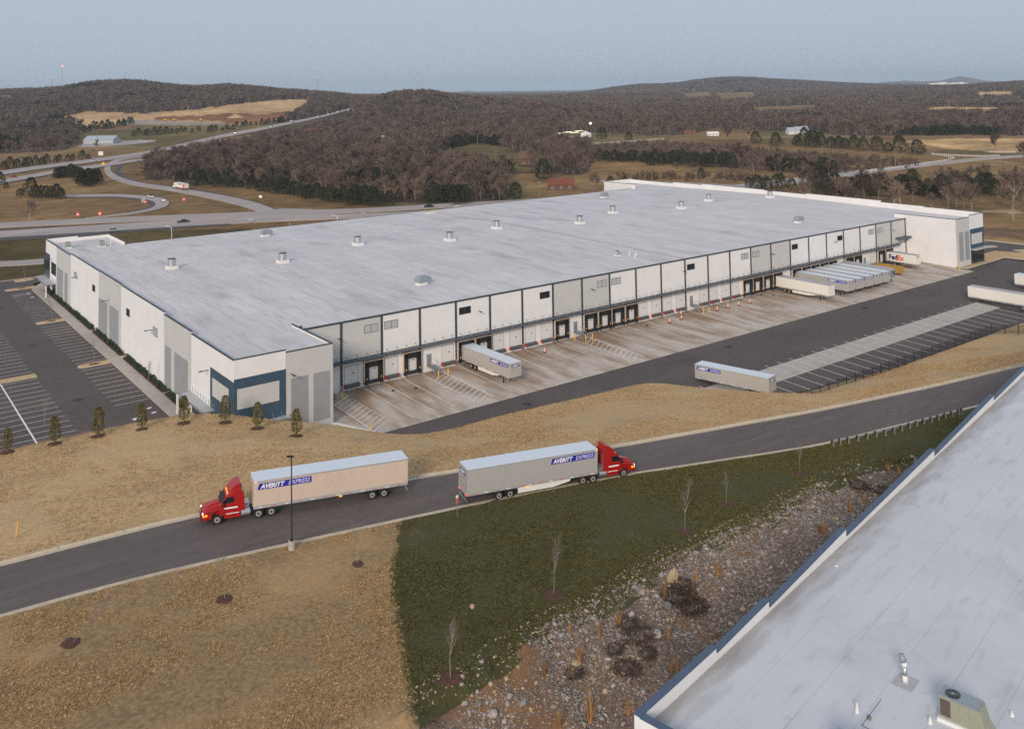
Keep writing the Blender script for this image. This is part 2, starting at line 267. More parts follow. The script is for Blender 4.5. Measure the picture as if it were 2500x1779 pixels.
M['metal_roof'] = flat('pale_metal_roof', (.42, .46, .50), .5, .2); M['wood_pole'] = flat('wood_pole', (.26, .22, .18), .9); M['sign_red'] = flat('sign_red', (.6, .08, .07), .6); M['sign_yellow'] = flat('sign_yellow', (.75, .48, .03), .6); M['sign_grey'] = flat('sign_grey', (.30, .33, .35), .6)
M['rail_wood'] = flat('guardrail_post', (.22, .20, .17), .9)

# ------------------------------------------------------------------ mesh helpers
class MB:
    def __init__(s): s.v = []; s.f = []
    def add(s, vs, fs):
        o = len(s.v); s.v += [tuple(map(float, v)) for v in vs]; s.f += [tuple(i+o for i in f) for f in fs]; return s
    def box(s, x0, x1, y0, y1, z0, z1):
        return s.add([(x0, y0, z0), (x1, y0, z0), (x1, y1, z0), (x0, y1, z0), (x0, y0, z1), (x1, y0, z1), (x1, y1, z1), (x0, y1, z1)],
                     [(3, 2, 1, 0), (4, 5, 6, 7), (0, 1, 5, 4), (1, 2, 6, 5), (2, 3, 7, 6), (3, 0, 4, 7)])
    def prism(s, prof, a0, a1, ax=1, top=None):            # profile in the other two axes, extruded along ax
        n = len(prof); top = top or prof
        def mk(p, a): return (a, p[0], p[1]) if ax == 0 else (p[0], a, p[1]) if ax == 1 else (p[0], p[1], a)
        vs = [mk(p, a0) for p in prof]+[mk(p, a1) for p in top]
        return s.add(vs, [tuple(range(n))[::-1], tuple(range(n, 2*n))]+[(i, (i+1) % n, n+(i+1) % n, n+i) for i in range(n)])
    def cyl(s, p0, p1, r0, r1=None, n=12, cap=True):
        p0 = Vector(p0); p1 = Vector(p1); r1 = r0 if r1 is None else r1; d = (p1-p0); q = d.to_track_quat('Z', 'Y')
        vs = []
        for p, r in ((p0, r0), (p1, r1)):
            for i in range(n):
                a = 2*PI*i/n; vs.append(p+q @ Vector((math.cos(a)*r, math.sin(a)*r, 0)))
        fs = [(i, (i+1) % n, n+(i+1) % n, n+i) for i in range(n)]
        if cap: fs += [tuple(range(n))[::-1], tuple(range(n, 2*n))]
        return s.add(vs, fs)
    def bar(s, p0, p1, w, h):
        return s.cyl(p0, p1, max(w, h)*.62, None, 4)
    def quad(s, a, b, c, d): return s.add([a, b, c, d], [(0, 1, 2, 3)])
    def mesh(s, name, mat):
        me = bpy.data.meshes.new(name); me.from_pydata(s.v, [], s.f); me.materials.append(M[mat] if isinstance(mat, str) else mat); me.update(); return me
    def build(s, name, mat, parent=None, loc=None, smooth=False, bevel=0):
        me = s.mesh(name, mat)
        if bevel:
            bm = bmesh.new(); bm.from_mesh(me); bmesh.ops.bevel(bm, geom=[e for e in bm.edges if e.calc_face_angle(0) > .3], offset=bevel, segments=2, affect='EDGES', profile=.6); bm.to_mesh(me); bm.free()
        bm = bmesh.new(); bm.from_mesh(me); bmesh.ops.recalc_face_normals(bm, faces=bm.faces); bm.to_mesh(me); bm.free()
        if smooth:
            for p in me.polygons: p.use_smooth = True
        return link(name, me, parent, loc)
def link(name, me, parent=None, loc=None, rz=0, scale=None):
    o = bpy.data.objects.new(name, me); COL.objects.link(o); o.parent = parent
    if loc is not None: o.location = loc
    if rz: o.rotation_euler = (0, 0, rz)
    if scale is not None: o.scale = (scale,)*3 if not hasattr(scale, '__len__') else scale
    return o
def tag(o, label, cat, group=None):
    o['label'] = label; o['category'] = cat
    if group: o['group'] = group
    return o
def st(o): o['kind'] = 'structure'; return o
def stuff(o, label=None, cat=None):
    o['kind'] = 'stuff'
    if label: o['label'] = label
    if cat: o['category'] = cat
    return o
def empty(name, loc=(0, 0, 0), rz=0): return link(name, None, None, loc, rz)
def copy_tree(o, parent=None):
    c = o.copy(); COL.objects.link(c); c.parent = parent
    for ch in list(o.children): copy_tree(ch, c)
    return c
def text(name, s, size, mat, parent, mtx, shear=0, offset=0.0, ext=.012, width=None):
    cu = bpy.data.curves.new(name, 'FONT'); cu.body = s; cu.size = size; cu.shear = shear; cu.offset = offset; cu.extrude = ext; cu.align_x = 'LEFT'; cu.resolution_u = 3
    o = bpy.data.objects.new('tmp', cu); COL.objects.link(o); dg = bpy.context.evaluated_depsgraph_get(); dg.update()
    me = bpy.data.meshes.new_from_object(o.evaluated_get(dg)); bpy.data.objects.remove(o)
    w = max(v.co.x for v in me.vertices)-min(v.co.x for v in me.vertices)
    if width: 
        k = width/w
        for v in me.vertices: v.co.x *= k
    me.materials.clear(); me.materials.append(M[mat]); t = bpy.data.objects.new(name, me); COL.objects.link(t); t.parent = parent; t.matrix_local = mtx; return t
def grid_obj(name, V, nu, nv, mat):                        # V: (nu, nv, 3)
    me = bpy.data.meshes.new(name); idx = np.arange(nu*nv).reshape(nu, nv)
    q = np.stack([idx[:-1, :-1], idx[1:, :-1], idx[1:, 1:], idx[:-1, 1:]], -1).reshape(-1, 4)
    me.vertices.add(nu*nv); me.vertices.foreach_set('co', V.reshape(-1).astype(np.float32)); me.loops.add(q.size); me.loops.foreach_set('vertex_index', q.reshape(-1).astype(np.int32))
    me.polygons.add(len(q)); me.polygons.foreach_set('loop_start', np.arange(0, q.size, 4, dtype=np.int32)); me.update(calc_edges=True); me.validate()
    me.materials.append(M[mat] if isinstance(mat, str) else mat); o = link(name, me)
    me.polygons.foreach_set('use_smooth', np.ones(len(q), bool))
    return o
def poly(name, pts, z, mat, parent=None, thick=0.0, zf=None):
    mb = MB(); n = len(pts); zz = [(zf(p[0], p[1]) if zf else 0)+z for p in pts]
    if thick:
        vs = [(p[0], p[1], h) for p, h in zip(pts, zz)]+[(p[0], p[1], h-thick) for p, h in zip(pts, zz)]
        mb.add(vs, [tuple(range(n)), tuple(range(n, 2*n))[::-1]]+[(i, n+i, n+(i+1) % n, (i+1) % n) for i in range(n)])
    else: mb.add([(p[0], p[1], h) for p, h in zip(pts, zz)], [tuple(range(n))])
    o = mb.build(name, mat, parent); 
    return o
def scatter(name, pts, idx, rot, scl, variants, label, cat=None, tilt=None):
    n = len(pts); me = bpy.data.meshes.new(name+'_points'); me.vertices.add(n); me.vertices.foreach_set('co', np.asarray(pts, np.float32).reshape(-1))
    a = me.attributes.new('idx', 'INT', 'POINT'); a.data.foreach_set('value', np.asarray(idx, np.int32))
    a = me.attributes.new('rot', 'FLOAT_VECTOR', 'POINT'); r = np.zeros((n, 3), np.float32); r[:, 2] = rot
    if tilt is not None: r[:, :2] = tilt
    a.data.foreach_set('vector', r.reshape(-1)); a = me.attributes.new('scl', 'FLOAT_VECTOR', 'POINT'); s = np.asarray(scl, np.float32); s = np.repeat(s[:, None], 3, 1) if s.ndim == 1 else s
    a.data.foreach_set('vector', s.reshape(-1))
    vc = bpy.data.collections.new(name+'_kinds')
    for i, vm in enumerate(variants):
        o = bpy.data.objects.new('%s_kind_%02d' % (name, i), vm); vc.objects.link(o)
    ng = bpy.data.node_groups.new(name+'_nodes', 'GeometryNodeTree'); ng.interface.new_socket('Geometry', in_out='INPUT', socket_type='NodeSocketGeometry'); ng.interface.new_socket('Geometry', in_out='OUTPUT', socket_type='NodeSocketGeometry')
    N, L = ng.nodes, ng.links; gi = N.new('NodeGroupInput'); go = N.new('NodeGroupOutput'); ci = N.new('GeometryNodeCollectionInfo'); ci.inputs[0].default_value = vc; ci.inputs[1].default_value = True; ci.inputs[2].default_value = True
    ip = N.new('GeometryNodeInstanceOnPoints'); ip.inputs['Pick Instance'].default_value = True
    def na(nm, ty):
        q = N.new('GeometryNodeInputNamedAttribute'); q.data_type = ty; q.inputs[0].default_value = nm; return q.outputs['Attribute']
    L.new(gi.outputs[0], ip.inputs['Points']); L.new(ci.outputs[0], ip.inputs['Instance']); L.new(na('idx', 'INT'), ip.inputs['Instance Index']); L.new(na('rot', 'FLOAT_VECTOR'), ip.inputs['Rotation']); L.new(na('scl', 'FLOAT_VECTOR'), ip.inputs['Scale']); L.new(ip.outputs[0], go.inputs[0])
    o = link(name, me); md = o.modifiers.new('scatter', 'NODES'); md.node_group = ng
    return stuff(o, label, cat)

exec_parts = []
# ------------------------------------------------------------------ far ground
POLY = {}
def P_(name, col, *polys): POLY[name] = (col, polys)
TAN, OLV, FLR, QRY, DRT, BRT, SCR, GRN = (.25, .155, .072), (.105, .078, .032), (.105, .072, .05), (.56, .36, .19), (.28, .135, .06), (.58, .375, .175), (.15, .095, .06), (.19, .145, .062)
COVER = [  # colour
    (GRN, [(180, 312), (330, 303), (560, 305), (690, 291), (735, 276), (650, 310), (560, 322), (430, 336), (300, 348), (190, 332)]),
    (TAN, [(1820, 262), (1990, 256), (2010, 276), (1850, 282)]), (TAN, [(1050, 300), (1120, 294), (1130, 312), (1070, 318)]), (BRT, [(2380, 225), (2470, 222), (2480, 240), (2390, 243)]),
    # (colour, polygon), edge softness handled by noise
    (SCR, [(1620, 345), (2250, 395), (2240, 412), (1990, 428), (1700, 402), (1450, 388), (1440, 352)]),
    (GRN, [(300, 345), (430, 330), (560, 318), (640, 306), (700, 300), (640, 318), (520, 340), (370, 372), (270, 372)]),
    (QRY, [(140, 288), (215, 272), (260, 274), (350, 277), (480, 267), (600, 252), (680, 244), (756, 242), (752, 262), (725, 278), (690, 291), (640, 300), (560, 306), (460, 300), (330, 303), (240, 312), (180, 300)]),
    ((.34, .29, .24), [(285, 300), (330, 292), (400, 296), (560, 300), (620, 296), (560, 305), (330, 305)]), (DRT, [(385, 284), (480, 284), (560, 276), (640, 280), (700, 272), (725, 276), (660, 298), (560, 305), (540, 296), (380, 293)]),
    ((.46, .16, .09), [(-200, 300), (92, 304), (88, 310), (-200, 308)]), ((.30, .15, .085), [(170, 316), (330, 305), (325, 312), (180, 326)]),
    (TAN, [(-300, 378), (80, 376), (230, 368), (345, 364), (372, 371), (200, 397), (-300, 424)]),
    (GRN, [(1050, 374), (1160, 350), (1235, 360), (1285, 380), (1260, 420), (1170, 412), (1080, 404)]), (TAN, [(990, 346), (1050, 342), (1040, 352), (960, 356)]),
    (TAN, [(1285, 425), (1500, 430), (1510, 486), (1290, 494)]), (GRN, [(1250, 405), (1300, 410), (1290, 420), (1240, 418)]),
    (GRN, [(1345, 338), (1380, 322), (1560, 328), (1640, 338), (1560, 345), (1445, 355)]),
    (TAN, [(1455, 390), (1570, 392), (1700, 408), (1850, 420), (1990, 430), (1975, 440), (1880, 445), (1820, 455), (1500, 446), (1480, 420)]),
    (TAN, [(1640, 334), (1760, 312), (1900, 322), (1860, 344), (1700, 346)]), (GRN, [(1850, 318), (2000, 320), (2090, 345), (2050, 348), (1860, 345)]),
    (BRT, [(2195, 344), (2270, 341), (2400, 338), (2900, 342), (2900, 378), (2430, 379), (2330, 370), (2280, 358)]), (GRN, [(2280, 356), (2300, 372), (2430, 381), (2900, 380), (2900, 374), (2430, 372), (2300, 362)]),
    (BRT, [(2255, 262), (2440, 262), (2445, 285), (2265, 284)]), (TAN, [(1655, 228), (1735, 225), (1740, 247), (1680, 249)]), (TAN, [(1745, 228), (1840, 225), (1855, 248), (1760, 251)]),
    (TAN, [(2060, 405), (2180, 390), (2220, 400), (2140, 415)]), (TAN, [(1930, 455), (2010, 448), (2300, 410), (2900, 400), (2900, 420), (2420, 420), (2200, 432), (1990, 468)]),
    (TAN, [(2200, 470), (2900, 485), (2900, 560), (2440, 540), (2380, 515)]), (SCR, [(2270, 545), (2500, 560), (2900, 575), (2900, 600), (2420, 580)]),
    (QRY, [(2395, 518), (2480, 523), (2500, 520), (2480, 512), (2400, 514)]),
    (TAN, [(760, 440), (820, 447), (940, 452), (1050, 470), (1020, 484), (900, 470), (800, 450)]),
]
FOREST = [[(355, 440), (360, 402), (400, 385), (600, 352), (700, 331), (800, 305), (1340, 300), (1345, 350), (1440, 360), (1445, 400), (1430, 430), (1285, 425), (1235, 420), (1240, 490), (1150, 492), (1000, 495), (870, 491), (700, 463), (560, 445), (470, 441)],
          [(-300, 330), (100, 318), (200, 326), (190, 352), (150, 368), (60, 374), (-300, 377)], [(225, 366), (262, 371), (330, 362), (345, 352), (330, 372), (240, 374)]]
def cover_class(px, py):
    forest = (py < 331) & ~((px < 380) & (py > 305) & (px > 180))
    for p in FOREST: forest |= inpoly(px, py, p)
    clear = np.zeros(px.shape, bool)
    for c, p in COVER: clear |= inpoly(px, py, p)
    return forest & ~clear
def build_terrain():
    nu, nv = 620, 430
    pxs = np.linspace(-1100, 3600, nu); Zs = np.concatenate([np.linspace(60, 190, 12, endpoint=False), np.geomspace(190, 22000, nv-12)])
    Z, PX = np.meshgrid(Zs, pxs); x = (PX-1250)/FPX*Z; y = (-4-CAMP[2]-Z*RM[2][2]-x*RM[0][2])/RM[1][2]
    W = CAMP+Z[..., None]*RM[2]+x[..., None]*RM[0]+y[..., None]*RM[1]; W[..., 2] = terr(W[..., 0], W[..., 1])
    o = grid_obj('ground', W, nu, nv, 'tmp_ground'); st(o)
    px, py, zz = proj(W.reshape(-1, 3)); jit = (vnoise(W[..., 0], W[..., 1], 9)-.5).reshape(-1)
    c = np.tile(np.array(TAN), (len(px), 1))
    verge = (py > 560) & (px < 900); c[verge] = OLV
    c[(py > 440) & (px > 900) & (px < 1500)] = (.20, .15, .07)
    med = inpoly(px, py, [(-300, 560), (0, 558), (640, 530), (640, 540), (300, 555), (0, 570), (-300, 572)]); c[med] = (.115, .09, .06)
    f = cover_class(px+jit*10, py+jit*5); c[f | (py < 300)] = FLR
    for col, p in COVER:
        m = inpoly(px+jit*8, py+jit*3, p); c[m] = col
    c *= (0.85+0.3*vnoise(W[..., 0], W[..., 1], 37).reshape(-1))[:, None]
    at = o.data.color_attributes.new('cover', 'FLOAT_COLOR', 'POINT'); at.data.foreach_set('color', np.hstack([c, np.ones((len(c), 1))]).astype(np.float32).reshape(-1))
    return o
g = M['tmp_ground'] = bpy.data.materials.new('ground_cover'); g.use_nodes = True
N_, L_ = g.node_tree.nodes, g.node_tree.links; b_ = N_['Principled BSDF']; b_.inputs['Roughness'].default_value = 1; b_.inputs['Specular IOR Level'].default_value = .1
a_ = N_.new('ShaderNodeAttribute'); a_.attribute_name = 'cover'; ge_ = N_.new('ShaderNodeNewGeometry'); mm = N_.new('ShaderNodeMixRGB'); mm.blend_type = 'MULTIPLY'; mm.inputs[0].default_value = 1
n_ = N_.new('ShaderNodeTexNoise'); n_.inputs['Scale'].default_value = .09; n_.inputs['Detail'].default_value = 10; n_.inputs['Roughness'].default_value = .68; L_.new(ge_.outputs['Position'], n_.inputs[0])
r_ = N_.new('ShaderNodeMapRange'); r_.inputs[1].default_value = .3; r_.inputs[2].default_value = .7; r_.inputs[3].default_value = .55; r_.inputs[4].default_value = 1.35; L_.new(n_.outputs[0], r_.inputs[0])
n3 = N_.new('ShaderNodeTexNoise'); n3.inputs['Scale'].default_value = .006; n3.inputs['Detail'].default_value = 8; L_.new(ge_.outputs['Position'], n3.inputs[0]); r3 = N_.new('ShaderNodeMapRange'); r3.inputs[1].default_value = .3; r3.inputs[2].default_value = .7; r3.inputs[3].default_value = .6; r3.inputs[4].default_value = 1.35; L_.new(n3.outputs[0], r3.inputs[0])
m3 = N_.new('ShaderNodeMixRGB'); m3.blend_type = 'MULTIPLY'; m3.inputs[0].default_value = 1; L_.new(a_.outputs['Color'], m3.inputs[1]); L_.new(r3.outputs[0], m3.inputs[2]); L_.new(m3.outputs[0], mm.inputs[1]); L_.new(r_.outputs[0], mm.inputs[2]); L_.new(mm.outputs[0], b_.inputs['Base Color'])
ground = build_terrain()

# ------------------------------------------------------------------ near side: berm, road, lawn, stony slope
def sheet(name, f0, f1, x0, x1, dx, nv, mat, hf, ease=None):
    xs = np.arange(x0, x1+dx, dx); t = np.linspace(0, 1, nv); X = np.repeat(xs[:, None], nv, 1); a, b = f0(xs)[:, None], f1(xs)[:, None]
    Y = a+(b-a)*t[None, :]; Z = hf(X, Y); return grid_obj(name, np.stack([X, Y, Z], -1), len(xs), nv, mat)
berm = st(sheet('berm', lambda x: kerbF(x)+.02, lambda x: toe(x), -135, 150, .6, 90, 'berm', lambda X, Y: hfg(X, Y)+(vnoise(X, Y, 1.7)-.5)*.10+(vnoise(X, Y, 7)-.5)*.25*np.clip((Y-kerbF(X))/3, 0, 1)))
road = st(sheet('road', lambda x: kerbN(x), lambda x: kerbF(x), -135, 150, 1.0, 4, 'asphalt_road', lambda X, Y: zroad(X)+0*Y))
lawn = st(sheet('lawn', lambda x: rockl(x)-1.5, lambda x: kerbN(x)-.02, -135, 90, .45, 110, 'lawn', lambda X, Y: np.maximum(hfg(X, Y), lawn_z(X, Y)-.5)+.02+(vnoise(X, Y, 1.5)-.5)*.09+(vnoise(X, Y, 6)-.5)*.16*np.clip((kerbN(X)-Y)/3, 0, 1)))
tb = line_of([(U(x, y, 6.6)[1], U(x, y, 6.6)[0]) for x, y in ((979, 1277), (966, 1340), (960, 1400), (957, 1476), (975, 1575), (991, 1673), (1006, 1760))])   # X of the edge over Y
co = np.empty(len(lawn.data.vertices)*3, np.float32); lawn.data.vertices.foreach_get('co', co); co = co.reshape(-1, 3)
ga = lawn.data.attributes.new('green', 'FLOAT', 'POINT'); ga.data.foreach_set('value', np.clip((co[:, 0]-tb(co[:, 1]))/2.0+.42, 0, 1).astype(np.float32))
slope = st(sheet('stony_slope', lambda x: bline(x)-6, lambda x: rockl(x)+.4, -75, 70, .4, 120, 'rockground', lambda X, Y: hfg(X, Y)-.02))
def ribbon(name, line, off0, off1, x0, x1, zf, h, mat, dx=2.0):
    xs = np.arange(x0, x1, dx); mb = MB(); n = len(xs)
    ys = line(xs); A = [(x, y+off0) for x, y in zip(xs, ys)]; B = [(x, y+off1) for x, y in zip(xs, ys)]
    vs = []
    for (xa, ya), (xb, yb) in zip(A, B):
        z = float(zf(xa)); vs += [(xa, ya, z-.25), (xa, ya, z+h), (xb, yb, z+h), (xb, yb, z-.25)]
    fs = []
    for i in range(n-1):
        a, b = 4*i, 4*i+4; fs += [(a, a+1, b+1, b), (a+1, a+2, b+2, b+1), (a+2, a+3, b+3, b+2)]
    fs += [(0, 1, 2, 3), (4*n-1, 4*n-2, 4*n-3, 4*n-4)]
    mb.add(vs, fs); return st(mb.build(name, mat))
def kerb_segs(name, line, side, x0, x1):
    """cast kerb, one piece per ten metres with open joints; gutter pan beside it"""
    root = st(ribbon(name, line, 0, side*.62, x0, x1, lambda X: zroad(X)+.012, 0.0, 'curb'))
    n = 0; x = x0
    while x < x1-6:
        L = 6.0; xs = np.linspace(x+.03, x+L-.03, 5); mb = MB(); vs = []
        for q in xs:
            y = float(line(q)); z = float(zroad(q)); vs += [(q, y-side*.18, z-.1), (q, y-side*.18, z+.15), (q, y+side*.05, z+.15), (q, y+side*.09, z+.01)]
        fs = []
        for i in range(4):
            a, b = 4*i, 4*i+4; fs += [(a, a+1, b+1, b), (a+1, a+2, b+2, b+1), (a+2, a+3, b+3, b+2)]
        mb.add(vs, fs+[(0, 1, 2, 3), (19, 18, 17, 16)]).build('kerb_piece', 'curb', root); x += L
    return root
kerb_segs('kerb', kerbF, -1, -100, 120); kerb_segs('kerb', kerbN, 1, -100, 80)

# ------------------------------------------------------------------ yards and lots
def yz(X, Y): return float(zyard(Y))
def yard_sheet(name, x0, x1, ys, mat, off):
    mb = MB(); vs = []
    for y in ys: vs += [(x0, y, float(zyard(y))+off), (x1, y, float(zyard(y))+off)]
    mb.add(vs, [(2*i, 2*i+1, 2*i+3, 2*i+2) for i in range(len(ys)-1)]); return st(mb.build(name, mat))
yard_sheet('yard', -40, 202, [-56, -50, -20.05], 'asphalt', 0.0)
mb = MB(); mb.add([(x, y, float(zyard(y))) for x, y in ((202, -56), (330, -56), (330, -50), (202, -50))], [(0, 1, 2, 3)]); st(mb.build('yard', 'asphalt'))
yard_sheet('yard', 202, 330, [-50, -20.05], 'asphalt', 0.0); yard_sheet('yard', 192.3, 330, [-20.05, -15.4], 'asphalt', 0.0)
mb = MB(); mb.add([(-40, -20.05, -.6), (4, -20.05, -.6), (4, -14, -.6), (-40, -14, -.6)], [(0, 1, 2, 3)]); st(mb.build('yard', 'asphalt'))
apron = empty('dock_apron'); st(apron)
for i in range(48):                                        # cast slabs with sawn joints
    for j, (ya, yb) in enumerate(((-20, -10.02), (-9.98, -.02))):
        mb = MB(); x0, x1 = i*4+.015, i*4+3.985
        if i == 0 and j == 0: x0 = .3
        mb.add([(x0, ya, float(zyard(ya))), (x1, ya, float(zyard(ya))), (x1, yb, float(zyard(yb))), (x0, yb, float(zyard(yb)))], [(0, 1, 2, 3)])
        mb.add([(x0, ya, float(zyard(ya))-.15), (x1, ya, float(zyard(ya))-.15), (x1, yb, float(zyard(yb))-.15), (x0, yb, float(zyard(yb))-.15)], [(0, 3, 2, 1)]); mb.build('slab', 'apron', apron)
mb = MB(); mb.add([(0, -20.04, -.66), (192, -20.04, -.66), (192, 0, -.06), (0, 0, -.06)], [(0, 1, 2, 3)]); st(mb.build('apron_bed', 'black'))
strip = empty('concrete_strip'); st(strip)
for i in range(21):
    x0 = 54+i*5.02; mb = MB(); mb.add([(x0, -41.9, float(zyard(-41.9))+.006), (x0+5.0, -41.9, float(zyard(-41.9))+.006), (x0+5.0, -36.2, float(zyard(-36.2))+.006), (x0, -36.2, float(zyard(-36.2))+.006)], [(0, 1, 2, 3)]); mb.build('slab', 'concrete', strip)
def line_mark(name, a, b, w, zf, mat='paint', off=.012, parent=None):
    a, b = np.array(a, float), np.array(b, float); d = (b-a)/np.linalg.norm(b-a); n = np.array([-d[1], d[0]])*w/2
    pts = [a-n, b-n, b+n, a+n]; mb = MB(); mb.add([(p[0], p[1], zf(p[0], p[1])+off) for p in pts], [(0, 1, 2, 3)]); return mb.build(name, mat, parent)
mk = empty('dock_markings'); st(mk)
hat = [4.3, 24, 60.5, 96.5, 132.5, 170.5, 186]
for k in range(1, 48):
    x = 4*k
    if any(h-1 < x < h+3 for h in hat): continue
    line_mark('stall_line', (x+.1, -.6), (x+.1, -17.6), .13, yz, parent=mk)
for h in hat:
    for x in (h, h+3.8): line_mark('stall_line', (x, -2.0 if x > h else -.5), (x, -17.6), .13, yz, parent=mk)
    flip = h > 80
    for q in range(11):
        y = -3.4-q*1.35; a, b = ((h, y-1.6), (h+3.8, y+.9)) if not flip else ((h, y+.9), (h+3.8, y-1.6))
        line_mark('hatch_line', a, b, .12, yz, parent=mk, off=.017)
mk2 = empty('trailer_stall_markings'); st(mk2)
for k in range(-6, 24):
    x = 75.5+3.72*k; line_mark('stall_line', (x, -35.1), (x, -36.15), .13, yz, parent=mk2); line_mark('stall_line', (x, -36.2), (x, -41.9), .13, yz, parent=mk2, off=.02); line_mark('stall_line', (x, -42), (x, -49.8), .13, yz, parent=mk2)
# car park west of the warehouse
st(poly('car_park', [(-150, -16), (-19.2, -16), (-19.2, 131.5), (-17, 140), (-8, 146), (-8, 151), (-150, 151)], 0.0, 'asphalt'))
walk = empty('sidewalk'); st(walk)
for i in range(80):
    y = -16+i*1.85
    if y > 130: break
    poly('slab', [(-19.15, y+.012), (-16.75, y+.012), (-16.75, y+1.838), (-19.15, y+1.838)], .14, 'concrete', walk, .12)
poly('slab', [(-19.15, 131), (-15, 131), (-9, 136), (-9, 139), (-15.5, 139)], .14, 'concrete', walk, .12)
st(poly('walk_bed', [(-19.2, -16), (-15.7, -16), (-15.7, 131), (-19.2, 131)], .06, 'curb'))
pk = empty('car_park_markings'); st(pk); zf0 = lambda x, y: 0.0
for k in range(-8, 46):
    y = 40.4+2.75*k
    if abs(y-45.9) < 1.6 or abs(y-88.6) < 1.6 or y > 131 or y < -8: continue
    line_mark('stall_line', (-24.9, y), (-19.35, y), .11, zf0, parent=pk)
for k in range(-12, 44):
    y = 40.7+2.75*k
    if abs(y-45.5) < 1.6 or abs(y-90.5) < 1.6: continue
    line_mark('stall_line', (-44.2, y), (-32.4, y), .11, zf0, parent=pk)
line_mark('centre_line', (-38.3, -12), (-38.3, 44.2), .24, zf0, parent=pk, off=.024)
line_mark('centre_line', (-38.3, 47), (-38.3, 89), .24, zf0, parent=pk, off=.024)
for y in (10.5, 13.2):
    line_mark('symbol_bar', (-21, y), (-20.2, y+.4), .5, zf0, parent=pk, off=.024); line_mark('symbol_bar', (-24.2, y-3.8), (-23.2, y-3.5), .9, zf0, parent=pk, off=.024)
for y in (126, 120.5): line_mark('symbol_bar', (-21, y), (-20.2, y), .9, zf0, parent=pk, off=.024)
for k in range(4): line_mark('hatch_line', (-24.5, 124+k*.8), (-20, 125.2+k*.8), .1, zf0, parent=pk, off=.024)
for x, y0, y1 in ((-20.3, 145.2, 148.6), (-14.2, 143, 146.8), (-27, 145.4, 149)): line_mark('stall_line', (x, y0), (x-.4, y1), .12, zf0, parent=pk)
def island(x0, x1, y, w, label, mulch_x):
    t = empty('kerbed_island', (0, 0, 0)); tag(t, label, 'traffic island', 'kerbed islands in the car park')
    n = 10; L = [(x0+w/2+math.cos(PI/2+PI*i/n)*w/2, y+math.sin(PI/2+PI*i/n)*w/2) for i in range(n+1)]; R = [(x1, y-w/2), (x1, y+w/2)]
    pts = L+R; poly('kerb_ring', pts, .15, 'curb', t, .14)
    ins = [(x0+w/2+math.cos(PI/2+PI*i/n)*(w/2-.22), y+math.sin(PI/2+PI*i/n)*(w/2-.22)) for i in range(n+1)]+[(x1-.2, y-w/2+.22), (x1-.2, y+w/2-.22)]
    poly('turf', ins, .16, 'berm', t, .03)
    poly('mulch_bed', [(mulch_x+math.cos(a)*1.0, y+math.sin(a)*.62) for a in np.linspace(0, 2*PI, 14)[:-1]], .175, 'mulch', t, .02)
    return t
island(-25, -19.2, 45.9, 2.4, 'kerbed turf island nearest the camera in the row beside the sidewalk', -22)
island(-25.1, -19.2, 88.8, 2.4, 'kerbed turf island half way along the row beside the sidewalk', -21.8)
island(-25.1, -17.5, 134.3, 2.6, 'kerbed turf island at the far end of the row beside the sidewalk', -21)
island(-44.6, -32.2, 45.6, 2.3, 'kerbed turf island between the two left hand parking blocks', -40)
# island and verge beyond the car park
t = empty('kerbed_island'); tag(t, 'octagonal kerbed island with a bare young tree at the far edge of the car park', 'traffic island')
for z, s, m_, nm in ((.15, 1.0, 'curb', 'kerb_ring'), (.17, .84, 'berm', 'turf')):
    poly(nm, [(-18.4+math.cos(a)*2.6*s, 146.6+math.sin(a)*1.9*s) for a in np.linspace(0, 2*PI, 9)[:-1]], z, m_, t, .13)
st(poly('far_kerb', [(-150, 149.2), (-8, 149.2), (-8, 149.6), (-150, 149.6)], .13, 'curb', None, .3))
st(poly('mulch_strip', [(-150, 149.6), (-8, 149.6), (-8, 152.2), (-150, 152.2)], .10, 'mulch', None, .3))
# right hand end: turf corner, kerb, second car park
def gp(pts, z): return [tuple(U(x, y, z)[:2]) for x, y in pts]
st(poly('turf_corner', gp([(2333, 652), (2364, 655), (2452, 628), (2560, 641), (2560, 622), (2500, 617), (2430, 612), (2402, 619), (2395, 632)], -.3), -.3, 'berm', None, .1))
st(poly('corner_kerb', gp([(2333, 650), (2362, 653), (2452, 626), (2560, 639), (2560, 641), (2452, 629), (2364, 656), (2333, 653)], -.25), -.22, 'curb', None, .12))
st(poly('visitor_car_park', gp([(2396, 583), (2560, 603), (2560, 624), (2500, 619), (2430, 614), (2400, 622)], -.42), -.42, 'asphalt', None, .1))
st(poly('corner_kerb', gp([(2400, 584), (2560, 602), (2560, 604), (2400, 586)], -.3), -.3, 'curb', None, .12))
t = st(poly('turf_island', gp([(2399, 600), (2425, 599), (2437, 602), (2400, 605)], -.27), -.27, 'curb', None, .13)); poly('turf', gp([(2399, 600.5), (2424, 600), (2432, 602), (2400, 604)], -.25), -.25, 'berm', t, .02)
t = st(poly('turf_island', gp([(2472, 610), (2560, 606), (2560, 620), (2500, 617)], -.27), -.27, 'curb', None, .13)); poly('turf', gp([(2478, 610.5), (2560, 607.5), (2560, 619), (2502, 616)], -.25), -.25, 'berm', t, .02)
st(poly('front_kerb', [(-.2, -18.5), (.25, -18.5), (.25, -12.8), (-.2, -12.8)], .1, 'curb_white', None, .9))
